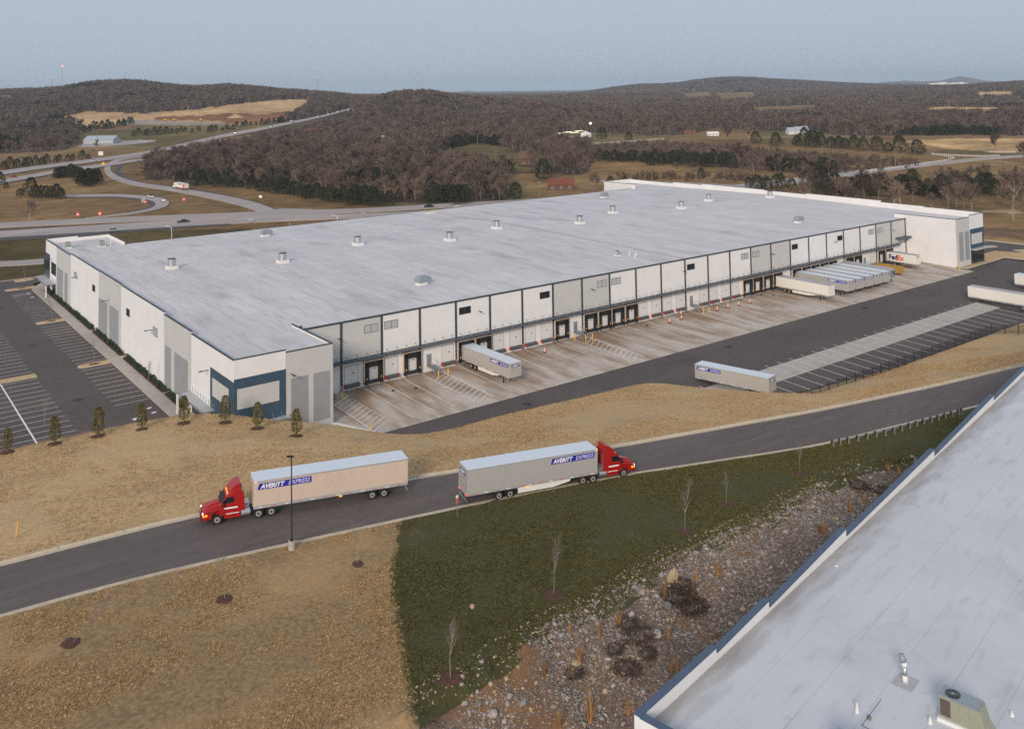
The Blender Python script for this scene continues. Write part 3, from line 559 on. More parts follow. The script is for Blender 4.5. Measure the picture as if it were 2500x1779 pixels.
mb = MB(); mb.add([(.35, -12.9, -.2), (.6, -12.9, -.2), (4.2, -19.4, -.45), (3.9, -19.4, -.45), (.35, -12.9, .1), (.6, -12.9, .1), (4.2, -19.4, -.25), (3.9, -19.4, -.25)], [(3, 2, 1, 0), (4, 5, 6, 7), (0, 1, 5, 4), (1, 2, 6, 5), (2, 3, 7, 6), (3, 0, 4, 7)]); st(mb.build('ramp_kerb', 'curb_white'))
# tyre marks
M['tyre_mark'] = pm('tyre_mark', (.060, .048, .046), .9, .25, 4)
for k, (cx, cy_, r_, a0, a1) in enumerate(((34, -30, 6.5, 2.2, 5.2), (34, -30, 8.6, 2.4, 5.0), (37, -31, 9.5, 2.0, 4.6), (18, -27, 5.0, 2.6, 5.4), (18, -27, 7.0, 2.6, 5.2), (52, -26, 8, 3.4, 5.8), (52, -26, 10, 3.5, 5.6))):
    mb = MB(); n = 26; vs = []
    for i in range(n): a = a0+(a1-a0)*i/(n-1); w_ = .16*math.sin(PI*i/(n-1))+.02; vs += [(cx+math.cos(a)*(r_-w_)*1.25, cy_+math.sin(a)*(r_-w_)*.8), (cx+math.cos(a)*(r_+w_)*1.25, cy_+math.sin(a)*(r_+w_)*.8)]
    vs = [(x, min(max(y, -48), -20.3), float(zyard(min(max(y, -48), -20.3)))+.008) for x, y in vs]
    mb.add(vs, [(2*i, 2*i+1, 2*i+3, 2*i+2) for i in range(n-1)]); st(mb.build('tyre_mark', 'tyre_mark'))
# manholes
for k, (x, y, z) in enumerate(((-29, 69.1, 0), (-29, 25.8, 0), (-29, 112.3, 0), (30.5, -23.7, None), (82.6, -23.5, None), (132, -23.2, None), (183.9, -23.9, None))):
    zz = yz(x, y) if z is None else z; mb = MB(); mb.cyl((0, 0, .0), (0, 0, .03), .75, None, 16); mb.cyl((0, 0, .03), (0, 0, .045), .45, None, 12)
    o = mb.build('drain_cover', 'dark', None, (x, y, zz)); tag(o, ['rusty drain cover in the car park lane beside the middle island', 'rusty drain cover in the near part of the car park lane', 'rusty drain cover in the car park lane by the far left edge', 'drain cover in the yard in front of the docked trailer', 'drain cover in the yard beyond the parked logo trailer', 'drain cover in the yard below the long row of docked trailers', 'drain cover in the yard near the yellow bollard'][k], 'drain cover', 'drain covers in the asphalt')

# ------------------------------------------------------------------ roads beyond
def dens(pts, n):
    a = np.array(pts, float); s = np.r_[0, np.cumsum(np.hypot(*np.diff(a, axis=0).T))]; q = np.linspace(0, s[-1], n); return np.stack([np.interp(q, s, a[:, 0]), np.interp(q, s, a[:, 1])], 1)
def road_px(name, up, lo, mat='asphalt_far', off=.30, n=60, cr=True):
    u, l = dens(up, n), dens(lo, n)
    if cr:
        for arr in (u, l):
            for _ in range(6): arr[1:-1] = (arr[:-2]+2*arr[1:-1]+arr[2:])/4
    A = [G(x, y, off) for x, y in u]; B = [G(x, y, off) for x, y in l]
    mb = MB(); vs = []
    for a, b in zip(A, B):
        vs += [(a[0], a[1], a[2]), (b[0], b[1], b[2]), (a[0], a[1], a[2]-.6), (b[0], b[1], b[2]-.6)]
    fs = []
    for i in range(n-1):
        q, r = 4*i, 4*i+4; fs += [(q, q+1, r+1, r), (q+1, q+3, r+3, r+1), (q, r, r+2, q+2)]
    mb.add(vs, fs); return st(mb.build(name, mat))
road_px('highway', [(-120, 552), (0, 545), (240, 534), (450, 525), (631, 518.5), (760, 514), (900, 510), (1036, 501), (1234, 491), (1330, 484)], [(-120, 566), (0, 557), (240, 545), (450, 537), (631, 529), (760, 524), (900, 519), (1036, 511), (1234, 499), (1330, 491)], off=.35)
road_px('highway', [(-120, 574), (0, 566), (276, 549), (400, 542), (640, 531), (760, 527), (900, 523), (1030, 517), (1130, 511)], [(-120, 592), (0, 582), (276, 566), (400, 557), (640, 543), (760, 538), (900, 532), (1030, 526), (1130, 520)], off=.45)
road_px('highway_shoulder', [(-120, 590), (0, 582), (276, 565), (400, 556), (560, 548)], [(-120, 596), (0, 589), (276, 571), (400, 561), (560, 551)], 'shoulder', .38)
road_px('junction', [(630, 518), (690, 512), (760, 513)], [(600, 534), (700, 532), (800, 527)], off=.55, n=10, cr=False)
road_px('slip_road', [(690, 521), (631, 497), (560, 481), (473, 466), (400, 455), (355, 450), (310, 440), (282, 430), (262, 418), (262, 406), (280, 396), (320, 387), (366, 382)],
        [(655, 529), (600, 506), (545, 493), (473, 477), (400, 464), (350, 458), (300, 448), (265, 436), (248, 420), (252, 402), (276, 391), (318, 381), (363, 376)], off=.40)
road_px('slip_shoulder', [(690, 519), (640, 497), (570, 480), (500, 467), (420, 456), (355, 447), (312, 437), (290, 427), (283, 418), (290, 406), (320, 394), (366, 387)],
        [(680, 524), (631, 500), (560, 484), (490, 470), (410, 458), (350, 451), (308, 440), (281, 429), (272, 418), (280, 403), (316, 391), (364, 384)], 'shoulder', .33)
road_px('loop_road', [(150, 477), (276, 475), (355, 479), (394, 484), (420, 490), (424, 499), (405, 508), (370, 517), (320, 524), (250, 531), (120, 541)],
        [(150, 483), (276, 481), (345, 486), (378, 492), (390, 498), (386, 504), (370, 511), (335, 518), (300, 523), (240, 530), (120, 545)], off=.42)
road_px('loop_shoulder', [(150, 481), (276, 479), (350, 484), (385, 491), (396, 498), (388, 506), (362, 513), (320, 520)], [(150, 485), (276, 483), (340, 489), (368, 495), (376, 500), (366, 506), (345, 513), (310, 519)], 'shoulder', .36)
road_px('interstate', [(-120, 431), (0, 420), (110, 404), (197, 394), (300, 380), (372, 369), (430, 356), (500, 339), (576, 323), (640, 312), (710, 298), (790, 282), (850, 267), (858, 262)], [(-120, 443), (0, 430), (110, 413), (197, 402), (300, 388), (372, 377), (430, 364), (500, 347), (576, 331), (640, 319), (710, 304), (790, 287), (850, 271), (862, 264)], off=.8, n=90)
road_px('interstate', [(-120, 456), (0, 442), (138, 417), (276, 399), (367, 386)], [(-120, 467), (0, 452), (138, 425), (276, 406), (367, 391)], off=.8)
road_px('frontage_road', [(-120, 648), (0, 640), (60, 637), (112, 633)], [(-120, 661), (0, 651), (60, 648), (112, 644)], off=.3)
road_px('country_road', [(1770, 456), (1817, 450), (1955, 434), (2093, 418), (2251, 400), (2428, 383), (2560, 376)], [(1760, 466), (1830, 461), (1975, 446), (2105, 427), (2265, 406), (2435, 388), (2560, 381)], off=.4)
road_px('farm_drive', [(1450, 441), (1520, 441), (1690, 447), (1810, 454)], [(1450, 443), (1520, 443), (1690, 449), (1800, 457)], off=.3)
road_px('shed_yard', [(205, 352), (300, 345), (345, 343), (382, 343)], [(190, 360), (300, 356), (350, 352), (378, 347)], 'asphalt_far', .5, 12)
# ------------------------------------------------------------------ the warehouse
WX0, WX1, WXE, YF = -15.7, 192.0, 207.6, 131.0
wh = empty('warehouse', (0, 0, 0)); tag(wh, 'huge white distribution warehouse with a flat pale roof and a long row of loading docks', 'warehouse')
def rx(z, pts, X=WX0):
    W = [UX(z[0]+x*z[2], z[1]+y*z[2], X) for x, y in pts]; ys = [w[1] for w in W]; zs = sorted(w[2] for w in W); n = len(zs)//2
    return min(ys), max(ys), sum(zs[:n])/n, sum(zs[n:])/(len(zs)-n)
def ry(z, pts, Y):
    W = [UY(z[0]+x*z[2], z[1]+y*z[2], Y) for x, y in pts]; xs = [w[0] for w in W]; zs = sorted(w[2] for w in W); n = len(zs)//2
    return min(xs), max(xs), sum(zs[:n])/n, sum(zs[n:])/(len(zs)-n)
ZA, ZB, ZC_, ZD = (90, 560, .15394), (290, 640, .2463), (500, 780, .16627), (0, 550, .3725)
# roof
def roofz(Y): return 12.0+.85*(1-abs(Y-57.5)/57.5) if 0 <= Y <= 115 else 12.0
mb = MB(); ys = [-12.5, 0, 57.5, 115, 130.8]
def roof_quad(x0, x1, y0, y1): mb.add([(x0, y0, roofz(y0)), (x1, y0, roofz(y0)), (x1, y1, roofz(y1)), (x0, y1, roofz(y1))], [(0, 1, 2, 3)])
roof_quad(-15.5, WXE-.2, 0, 57.5); roof_quad(-15.5, WXE-.2, 57.5, 115); roof_quad(-15.5, -.1, -12.5, 0); roof_quad(-15.5, -.1, 115, 130.8); roof_quad(192.2, WXE-.2, -15.0, 0); roof_quad(192.2, WXE-.2, 115, 130.8)
roof_ = mb.build('roof', 'roof', wh)
mb = MB()
for y0, y1 in ((0, 57.5), (57.5, 115)): mb.add([(95.3, y0, roofz(y0)), (95.8, y0, roofz(y0)), (95.8, y1, roofz(y1)), (95.3, y1, roofz(y1)), (95.3, y0, roofz(y0)+.16), (95.8, y0, roofz(y0)+.16), (95.8, y1, roofz(y1)+.16), (95.3, y1, roofz(y1)+.16)], [(3, 2, 1, 0), (4, 5, 6, 7), (0, 1, 5, 4), (1, 2, 6, 5), (2, 3, 7, 6), (3, 0, 4, 7)])
mb.build('expansion_joint', 'concrete', roof_)
def panelX(X0, X1, y0, y1, z0, z1, mat, coping=True, nm='wall_panel'):
    p = MB().box(X0, X1, y0+.012, y1-.012, z0, z1).build(nm, mat, wh)
    if coping: MB().box(X0-.05, X1+.05, y0+.004, y1-.004, z1, z1+.12).build('coping', 'trim', p)
    return p
def panelY(Y0, Y1, x0, x1, z0, z1, mat, coping=True, nm='wall_panel'):
    p = MB().box(x0+.012, x1-.012, Y0, Y1, z0, z1).build(nm, mat, wh)
    if coping: MB().box(x0+.004, x1-.004, Y0-.05, Y1+.05, z1, z1+.12).build('coping', 'trim', p)
    return p
for y0, y1, zt, m_, dx in ((-12.45, 7.0, 12.62, 'white_wall', 0), (7.0, 22.1, 13.0, 'grey_wall', -.03), (22.1, 51.6, 13.4, 'white_wall', 0), (51.6, 70.5, 13.6, 'grey_wall', -.03), (70.5, 99.3, 13.45, 'white_wall', 0), (99.3, 116.4, 13.0, 'grey_wall', -.03), (116.4, 130.75, 13.05, 'white_wall', 0)):
    panelX(WX0+dx, WX0+.22, y0, y1, -1, zt, m_)
panelY(-12.7, -12.45, -15.7, -7.6, -1.5, 12.75, 'white_wall'); panelY(-12.66, -12.41, -7.6, .3, -1.5, 12.35, 'grey_wall'); panelX(.05, .3, -12.4, 3, -1.2, 12.35, 'white_wall')
panelY(130.75, 131, -15.7, -7.6, -1, 13.3, 'white_wall'); panelY(130.7, 130.95, -7.6, .3, -1, 12.9, 'white_wall'); panelX(.05, .3, 113, 130.7, -1, 13.0, 'white_wall')
# right end
for y0, y1, zt in ((-15.0, 2.5, 13.7), (2.5, 17, 13.9), (17, 45, 14.4), (45, 62.5, 14.1), (62.5, 92, 14.3), (92, 107, 13.9), (107, 130.75, 13.4)): panelX(WXE-.22, WXE, y0, y1, -2, zt, 'white_wall')
panelX(WX1, WX1+.22, -15.0, 3.5, -2, 13.1, 'white_wall'); panelY(-15.2, -14.97, WX1, 199.6, -2, 13.1, 'grey_wall'); panelY(-15.24, -15.0, 199.6, WXE, -2, 13.6, 'white_wall')
panelX(WX1, WX1+.22, 113, 130.7, -1, 13.6, 'white_wall'); panelY(130.75, 131, WX1, WXE, -1, 13.6, 'white_wall')
panelY(114.8, 115, .3, WX1, -1, 11.98, 'white_wall', False)
MB().box(.3, WX1, 114.95, 115.2, 11.85, 12.06).build('gutter', 'trim', wh)
# painted panels on the end wall and the near tower
def paintX(r, m_, t=.025, X=WX0-.03, nm='painted_panel'): return MB().box(X-t, X, r[0], r[1], r[2], r[3]).build(nm, m_, wh)
def paintY(r, m_, Y, t=.025, nm='painted_panel'): return MB().box(r[0], r[1], Y-t, Y, r[2], r[3]).build(nm, m_, wh)
for z, p in ((ZA, [(322, 598), (418, 655), (412, 1130), (318, 1080)]), (ZA, [(445, 680), (490, 710), (480, 1185), (440, 1160)]), (ZD, [(648, 470), (705, 515), (700, 740), (648, 690)]), (ZD, [(718, 520), (778, 560), (775, 805), (718, 750)]),
             (ZB, [(463, 822), (520, 858), (515, 1290), (460, 1245)]), (ZB, [(555, 888), (688, 980), (683, 1400), (553, 1320)])): paintX(rx(z, p), 'mid_grey')
r = rx(ZB, [(908, 1035), (1115, 1165)]); zt_ = UX(290+908*.2463, 640+1035*.2463, WX0)[2]
paintX((-12.7, r[1], .0, zt_), 'blue_wall', .03, WX0); r2 = rx(ZB, [(933, 1148), (1090, 1250), (1090, 1420), (930, 1340)]); paintX(r2, 'grey_wall', .03, WX0-.03)
zt2 = UY(500+392*.16627, 780+892*.16627, -12.7)[2]
paintY((-15.73, -7.62, -.5, zt2), 'blue_wall', -12.7, .03); paintY(ry(ZC_, [(475, 1025), (1093, 893), (1093, 1185), (475, 1325)], -12.73), 'grey_wall', -12.73, .03)
paintY(ry(ZC_, [(1270, 862), (1520, 810), (1520, 1560), (1270, 1600)], -12.7), 'mid_grey', -12.66, .03); paintY(ry(ZC_, [(1600, 790), (1838, 740), (1838, 1440), (1600, 1500)], -12.7), 'mid_grey', -12.66, .03)
def glazing(axis, P0, r, nx, nz, nm='window', fm='trim', gm_='glass'):
    """a framed window with separate panes; axis 'X' or 'Y' = the wall's normal"""
    a0, a1, z0, z1 = r; w = .07; mb = MB(); s = -1
    def bx(m, u0, u1, v0, v1, d0, d1): return m.box(P0-d1, P0-d0, u0, u1, v0, v1) if axis == 'X' else m.box(u0, u1, P0-d1, P0-d0, v0, v1)
    for i in range(nx+1): u = a0+(a1-a0)*i/nx; bx(mb, u-w/2, u+w/2, z0, z1, 0, .09)
    for j in range(nz+1): v = z0+(z1-z0)*j/nz; bx(mb, a0-w/2, a1+w/2, v-w/2, v+w/2, 0, .085)
    f = mb.build(nm, fm, wh)
    for i in range(nx):
        for j in range(nz):
            m2 = MB(); bx(m2, a0+(a1-a0)*i/nx+w/2, a0+(a1-a0)*(i+1)/nx-w/2, z0+(z1-z0)*j/nz+w/2, z0+(z1-z0)*(j+1)/nz-w/2, .002, .03); m2.build('louvre' if gm_ == 'louvre' else 'pane', gm_, f)
    return f
bl = rx(ZA, [(108, 335), (210, 400), (205, 740), (104, 690)]); paintX((bl[0], 131.02, 0, bl[3]), 'blue_wall', .03, WX0)
b2 = rx(ZA, [(120, 435), (205, 490), (205, 660), (120, 600)]); glazing('X', WX0-.03, b2, 4, 3)
b2 = rx(ZA, [(235, 515), (305, 555), (303, 745), (233, 695)]); glazing('X', WX0, b2, 3, 3)
glazing('X', WX0, (117.2, 121.5, .2, 2.9), 3, 2); glazing('X', WX0-.03, (124.5, 129.5, .2, 2.9), 4, 2); glazing('X', WX0, (1.5, 6.3, .2, 3.0), 4, 2)
for z, p, g_ in ((ZA, [(595, 668), (632, 690), (632, 785), (597, 760)], 'louvre'), (ZA, [(885, 870), (925, 895), (925, 995), (885, 965)], 'glass'), (ZA, [(1425, 1245), (1472, 1275), (1472, 1390), (1425, 1355)], 'glass'), (ZB, [(342, 637), (384, 660), (384, 745), (342, 715)], 'louvre')):
    glazing('X', WX0, rx(z, p), 2, 1, 'window' if g_ == 'glass' else 'louvre_vent', 'trim' if g_ == 'glass' else 'steel_grey', g_)
glazing('Y', -12.73, (-12.4, -8.0, -.2, 2.6), 3, 2)
# right tower front: two grey strips, blue bay with panel and windows
paintY((193.3, 195.7, 1.2, 9.3), 'mid_grey', -15.2, .03); paintY((196.7, 199.0, 1.2, 9.3), 'mid_grey', -15.2, .03)
paintY((199.65, 207.62, -1.5, 9.6), 'blue_wall', -15.24, .03); paintY((200.3, 206.6, 5.2, 8.2), 'grey_wall', -15.27, .03); glazing('Y', -15.27, (200.1, 206.9, .1, 3.5), 4, 2)
MB().box(199.4, 208.8, -16.9, -15.3, 3.75, 4.0).build('awning', 'louvre', wh)
# louvred awnings at the entrances
def awning(axis, P0, a0, a1, z, depth, n):
    mb = MB(); s = P0-depth
    if axis == 'X': mb.box(s-.1, s, a0, a1, z-.16, z+.16); mb.box(s, P0, a0, a0+.1, z-.1, z+.1); mb.box(s, P0, a1-.1, a1, z-.1, z+.1)
    else: mb.box(a0, a1, s-.1, s, z-.16, z+.16); mb.box(a0, a0+.1, s, P0, z-.1, z+.1); mb.box(a1-.1, a1, s, P0, z-.1, z+.1)
    t = mb.build('awning', 'galv', wh)
    for i in range(n):
        u = a0+.15+(a1-a0-.3)*i/n; w = (a1-a0-.3)/n*.93
        if axis == 'X': MB().box(s, P0-.02, u, u+w, z+.02, z+.07).build('awning_panel', 'louvre', t); MB().bar((P0-.1, u, z+.1), (P0-.05, u, z+1.0), .05, .05).bar((s+.4, u, z+.1), (P0-.05, u, z+1.), .04, .04).build('stay', 'galv', t)
        else: MB().box(u, u+w, s, P0-.02, z+.02, z+.07).build('awning_panel', 'louvre', t); MB().bar((u, s+.4, z+.1), (u, P0-.05, z+1.), .04, .04).build('stay', 'galv', t)
awning('X', WX0, -4.5, 7.6, 3.25, 1.9, 9); awning('X', WX0, 117, 132, 3.3, 2.4, 10); awning('Y', -12.7, -12.8, -6.9, 2.95, 1.5, 4)
MB().box(-18.0, -17.7, 7.1, 7.4, 0, 3.2).build('awning_post', 'white_wall', wh); MB().box(-18.2, -17.9, 117, 117.3, 0, 3.2).build('awning_post', 'white_wall', wh)
# wall lights on the ends
arm = MB().box(-1.35, 0, -.06, .06, -.05, .05).box(-1.5, -1.0, -.14, .14, -.08, .04).mesh('wall_light', 'dark')
for z, x, y in ((ZB, 335, 668), (ZB, 890, 1067), (ZA, 1150, 1122), (ZA, 652, 755), (ZA, 238, 465)):
    w = UX(z[0]+x*z[2], z[1]+y*z[2], WX0); link('wall_light', arm, wh, w)
w = UY(500+1265*.16627, 780+795*.16627, -12.7); link('wall_light', arm, wh, w, PI/2)
armY = arm
# dock face
greys = {0, 1, 7, 8, 15, 16, 22, 23}
up = {g_: MB().box(.2, 7.8, .0, .2, 5.2, 11.8).mesh('wall_panel', m_) for g_, m_ in ((0, 'white_wall'), (1, 'grey_wall'))}
lo_ = MB().box(.2, 7.8, .0, .2, -.3, 5.0).mesh('lower_wall_panel', 'white_wall')
pil = MB().box(-.2, .2, -.12, .15, .9, 11.8).mesh('pilaster', 'trim'); shoe = MB().box(-.26, .26, -.22, -.12, -.1, 1.1).mesh('downpipe_shoe', 'galv')
cn = MB().box(0.02, 7.98, -1.1, -.02, 5.06, 5.13).box(.02, 7.98, -1.2, -1.1, 4.93, 5.20).mesh('canopy', 'canopy')
stay = MB().bar((0, -.03, 5.75), (0, -1.1, 5.05), .06, .06).box(-.06, .06, -.1, 0, 5.6, 5.85).mesh('canopy_stay', 'galv')
for i in range(24):
    x = 8*i
    link('wall_panel', up[int(i in greys)], wh, (x, 0, 0)); link('lower_wall_panel', lo_, wh, (x, 0, 0))
    c = link('canopy', cn, wh, (x, 0, 0)) if i < 23 else None
    if i == 23: c = MB().box(0.02, 3.5, -1.1, -.02, 5.06, 5.13).box(.02, 3.5, -1.2, -1.1, 4.93, 5.20).build('canopy', 'canopy', wh, (x, 0, 0))
    for k in range(4):
        if i < 23: link('canopy_stay', stay, c, (1+2*k, 0, 0))
    if i: p = link('pilaster', pil, wh, (x, 0, 0)); link('downpipe_shoe', shoe, p)
    MB().box(x+.02, x+7.98, -.16, .05, 11.8, 12.08).build('eave_band', 'trim', wh)
p = link('pilaster', pil, wh, (191.7, 0, 0)); MB().box(-.25, .25, -.1, .15, 12.08, 12.6).build('pilaster', 'trim', wh, (0.5, 0, 0))
MB().box(186.2, 196.5, -1.9, -.02, 6.55, 6.95).build('canopy', 'canopy', wh)
dark_w = [(32.8, 35.4), (52.6, 55.1), (96.8, 99.3), (136.8, 139.2), (157.2, 159.4)]; vents = [(12.5, 15.2), (16.6, 19.3), (68.4, 71.1), (72.6, 75.3), (116.4, 119.0), (120.7, 123.3), (172.3, 174.9), (176.8, 179.4)]
for a, b in dark_w: glazing('Y', 0, (a, b, 9.3, 10.55), 2, 1)
for a, b in vents: glazing('Y', 0, (a, b, 9.3, 10.65), 2, 1, 'louvre_vent', 'steel_grey', 'louvre')
armS = MB().box(-.06, .06, -.9, 0, -.05, .05).box(-.14, .14, -1.05, -.7, -.08, .04).mesh('wall_light', 'dark')
for x in (7.4, 37.3, 66.6, 95.4, 128.3, 155.6, 184.7): link('wall_light', armS, wh, (x, 0, 9.3))
camera_ = MB().box(-.1, .1, -.35, 0, -.06, .08).mesh('security_camera', 'refl')
for x in (57.8, 147.5): link('security_camera', camera_, wh, (x, 0, 9.2))
door_m = MB().box(-1.25, 1.25, -.04, .0, 1.1, 4.1); door_m = door_m.mesh('dock_door', 'door')
slat = MB(); [slat.box(-1.25, 1.25, -.052, -.04, 1.13+.5*k, 1.58+.5*k) for k in range(6)]; slat_m = slat.mesh('door_section', 'door')
fr_m = MB().box(-1.36, -1.25, -.07, 0, 1.0, 4.2).box(1.25, 1.36, -.07, 0, 1.0, 4.2).box(-1.36, 1.36, -.07, 0, 4.1, 4.2).mesh('door_frame', 'louvre')
slit_m = MB().box(.1, .55, -.075, -.05, 2.75, 2.87).mesh('door_window', 'black')
lev_m = MB().cyl((-1.1, -.42, .82), (1.1, -.42, .82), .3, None, 10).box(-1.1, 1.1, -.42, -.02, .55, 1.05).mesh('dock_leveler', 'leveler')
bump_m = MB().box(-1.42, -1.12, -.62, -.02, .5, 1.1).box(1.12, 1.42, -.62, -.02, .5, 1.1).mesh('dock_bumper', 'red')
seal_m = MB().box(-1.8, -1.02, -.55, -.0, .75, 4.1).box(1.02, 1.8, -.55, 0, .75, 4.1).box(-1.8, 1.8, -.55, 0, 3.35, 4.3).mesh('dock_seal', 'black')
sframe_m = MB().box(-1.95, -1.82, -.5, 0, .9, 4.45).box(1.82, 1.95, -.5, 0, .9, 4.45).box(-1.95, 1.95, -.58, 0, 4.32, 4.45).mesh('seal_frame', 'tr_silver')
lip_m = MB().box(-1.15, 1.15, -.7, -.0, .55, .95).box(-1.75, -1.3, -.62, 0, .35, .75).box(1.3, 1.75, -.62, 0, .35, .75).mesh('leveler_lip', 'dark')
guide_m = MB().box(-1.5, -1.35, -.6, -.56, 1.2, 1.55).box(1.35, 1.5, -.6, -.56, 1.2, 1.55).mesh('yellow_guide', 'yellow')
def plain_door(x):
    d = link('dock_door', door_m, wh, (x, 0, 0)); link('door_section', slat_m, d); link('door_frame', fr_m, d); link('door_window', slit_m, d); link('dock_leveler', lev_m, d); link('dock_bumper', bump_m, d)
def seal_door(x):
    d = link('dock_door', door_m, wh, (x, 0, 0)); link('door_section', slat_m, d); link('door_window', slit_m, d); link('dock_seal', seal_m, d); link('seal_frame', sframe_m, d); link('leveler_lip', lip_m, d); link('yellow_guide', guide_m, d)
md_m = MB().box(-.47, .47, -.05, 0, 1.15, 3.15).mesh('service_door', 'galv'); mf_m = MB().box(-.55, -.47, -.08, 0, 1.1, 3.22).box(.47, .55, -.08, 0, 1.1, 3.22).box(-.55, .55, -.08, 0, 3.15, 3.22).mesh('door_frame', 'louvre'); mh_m = MB().box(.3, .42, -.1, -.05, 2.0, 2.08).mesh('handle', 'dark')
def man_door(x):
    d = link('service_door', md_m, wh, (x, 0, 0)); link('door_frame', mf_m, d); link('handle', mh_m, d)
for i in range(1, 23):
    a, b = 8*i+1.9, 8*i+6.0
    kind = {1: 'ps', 2: 'ps', 3: 'mp', 4: 'ss', 5: 'pp', 6: 'pp', 7: 'sm', 8: 'ss', 9: 'ss', 10: 'pp', 11: 'pp', 12: 'mp', 13: 'pp', 14: 'ps', 15: 'ss', 16: 's-', 17: 'ss', 18: 'ss', 19: 's-', 20: 'ss', 21: 'mp', 22: 'ss'}[i]
    for k, x in zip(kind, (a+(.15 if kind[0] == 's' else 0), b+(.15 if kind[1] == 's' else 0))):
        if k == 'p': plain_door(x)
        elif k == 's': seal_door(x)
        elif k == 'm': man_door(x)
MB().box(187.3, 190.6, -.06, 0, 0, 4.6).build('drive_in_door', 'door', wh)

# ------------------------------------------------------------------ on the warehouse roof
def fan_unit():
    t = empty('roof_exhaust_fan'); MB().box(-1.15, 1.15, -1.15, 1.15, -.1, .62).box(-1.2, 1.2, -1.2, 1.2, .62, .70).build('curb_base', 'farm_white', t)
    mb = MB(); n = 20
    for r0, z0, z1 in ((.92, .7, 2.25),): mb.cyl((0, 0, z0), (0, 0, z1), r0, None, n, False); mb.cyl((0, 0, z1), (0, 0, z0+.3), r0-.06, None, n, False)
    mb.build('drum', 'steel', t, smooth=True); MB().cyl((0, 0, 2.2), (0, 0, 2.28), .96, None, n).build('rim_band', 'steel_grey', t); MB().cyl((0, 0, 2.285), (0, 0, 2.29), .86, None, n).build('damper', 'dark', t)
    return t
fans = [(-1.1, 66.7), (20.7, 55.5), (45.4, 65.7), (66.5, 54.8), (87.9, 63.2), (111.1, 54.0), (133.4, 63.7), (156.5, 56.1), (177.9, 63.2), (199.9, 54.4)]
fl = ['nearest steel roof fan, alone above the left end wall', 'second steel roof fan from the left, in front of the left end row', 'third steel roof fan from the left, in the back row', 'fourth steel roof fan from the left, in the front row', 'fifth steel roof fan from the left, beside the roof expansion joint', 'steel roof fan just right of the expansion joint in the front row', 'steel roof fan in the back row right of the expansion joint', 'steel roof fan third from the right end of the roof', 'steel roof fan second from the right, in the back row', 'steel roof fan farthest right, close to the long white parapet']
proto = fan_unit()
for i, (x, y) in enumerate(fans):
    o = proto if i == 0 else copy_tree(proto); o.location = (x, y, roofz(y)-.02); tag(o, fl[i], 'roof fan', 'steel exhaust fans on the warehouse roof')
def hooded(loc, lab):
    t = empty('rooftop_air_unit', loc, .12); MB().box(-1.4, .7, -.75, .75, -.1, .55).build('curb_base', 'farm_white', t)
    MB().prism([(-1.5, .55), (1.1, .55), (1.75, .75), (1.6, 1.35), (1.1, 1.75), (-1.0, 1.75), (-1.5, 1.4)], -.85, .85, 1).build('hood', 'unit_grey', t, bevel=.04); MB().cyl((1.9, -.3, .05), (1.9, -.3, .55), .06).cyl((2.3, 0, .0), (2.3, 0, .35), .06).build('pipe', 'farm_white', t)
    return tag(t, lab, 'air unit', 'hooded air units on the warehouse roof')
hooded((34.5, 16, roofz(16)-.02), 'grey hooded air unit on the roof above the first docks'); hooded((161.3, 15.2, roofz(15.2)-.02), 'grey hooded air unit near the right end of the dock side roof edge'); hooded((34.6, 99.9, roofz(99)-.02), 'grey air unit near the back left roof edge'); hooded((162.3, 98.9, roofz(98.9)-.02), 'grey air unit near the back right roof edge')
def condenser(loc, lab, s=1.0):
    t = empty('condenser_unit', loc); MB().box(-.95*s, .95*s, -.8*s, .8*s, -.05, .22).build('curb_base', 'farm_white', t); b = MB().box(-.8*s, .8*s, -.68*s, .68*s, .22, 1.5*s).build('casing', 'pale_unit', t, bevel=.03)
    MB().cyl((0, 0, 1.5*s), (0, 0, 1.58*s), .55*s, None, 16).build('fan_guard', 'dark', t)
    for k in range(5): MB().box(-.6*s+k*.27*s, -.42*s+k*.27*s, -.72*s, -.68*s, .4, 1.35*s).build('grille', 'unit_grey', t)
    return tag(t, lab, 'condenser')
condenser((-12.6, 119, 12.0), 'pale green condenser on the far left corner roof, nearest the end wall'); condenser((-5.1, 114.7, 12.0), 'pale green condenser on the far left corner roof beside a white pipe'); condenser((86.5, 12.6, roofz(12.6)-.02), 'small olive condenser on the roof by the expansion joint', .75)
def pipe(name, loc, h, r_, lab, mat='farm_white', bend=False):
    mb = MB(); mb.cyl((0, 0, -.05), (0, 0, h), r_, None, 10)
    if bend:
        pr = Vector((0, 0, h))
        for k in range(1, 6):
            a = PI*k/5; q = Vector((.28*(1-math.cos(a)), 0, h+.28*math.sin(a))); mb.cyl(pr, q, r_, None, 10); pr = q
    o = mb.build(name, mat, None, loc); return tag(o, lab, 'pipe')
pipe('vent_pipe', (-3.0, 114, 12), 1.9, .1, 'tall white pipe beside the far left condenser'); w = U(1537, 622, 12.3); pipe('vent_pipe', (w[0], w[1], 12.15), .9, .12, 'short white pipe on the roof near the expansion joint'); w = U(1551, 627, 12.3); pipe('gooseneck_vent', (w[0], w[1], 12.15), .5, .16, 'white gooseneck vent on the roof right of the short pipe', bend=True)
w = U(1043, 521, 12.2); t = empty('roof_hatch_rail', (w[0], w[1], 12.1)); tag(t, 'yellow safety rails round the hatch at the back roof edge', 'guard rail')
for dx in (0, 1.9): MB().bar((dx, -.5, .1), (dx, -.5, 1.0), .06, .06).bar((dx+1.2, -.5, .1), (dx+1.2, -.5, 1), .06, .06).bar((dx, -.5, 1), (dx+1.2, -.5, 1), .06, .06).bar((dx, -.5, .55), (dx+1.2, -.5, .55), .05, .05).build('rail', 'yellow', t)
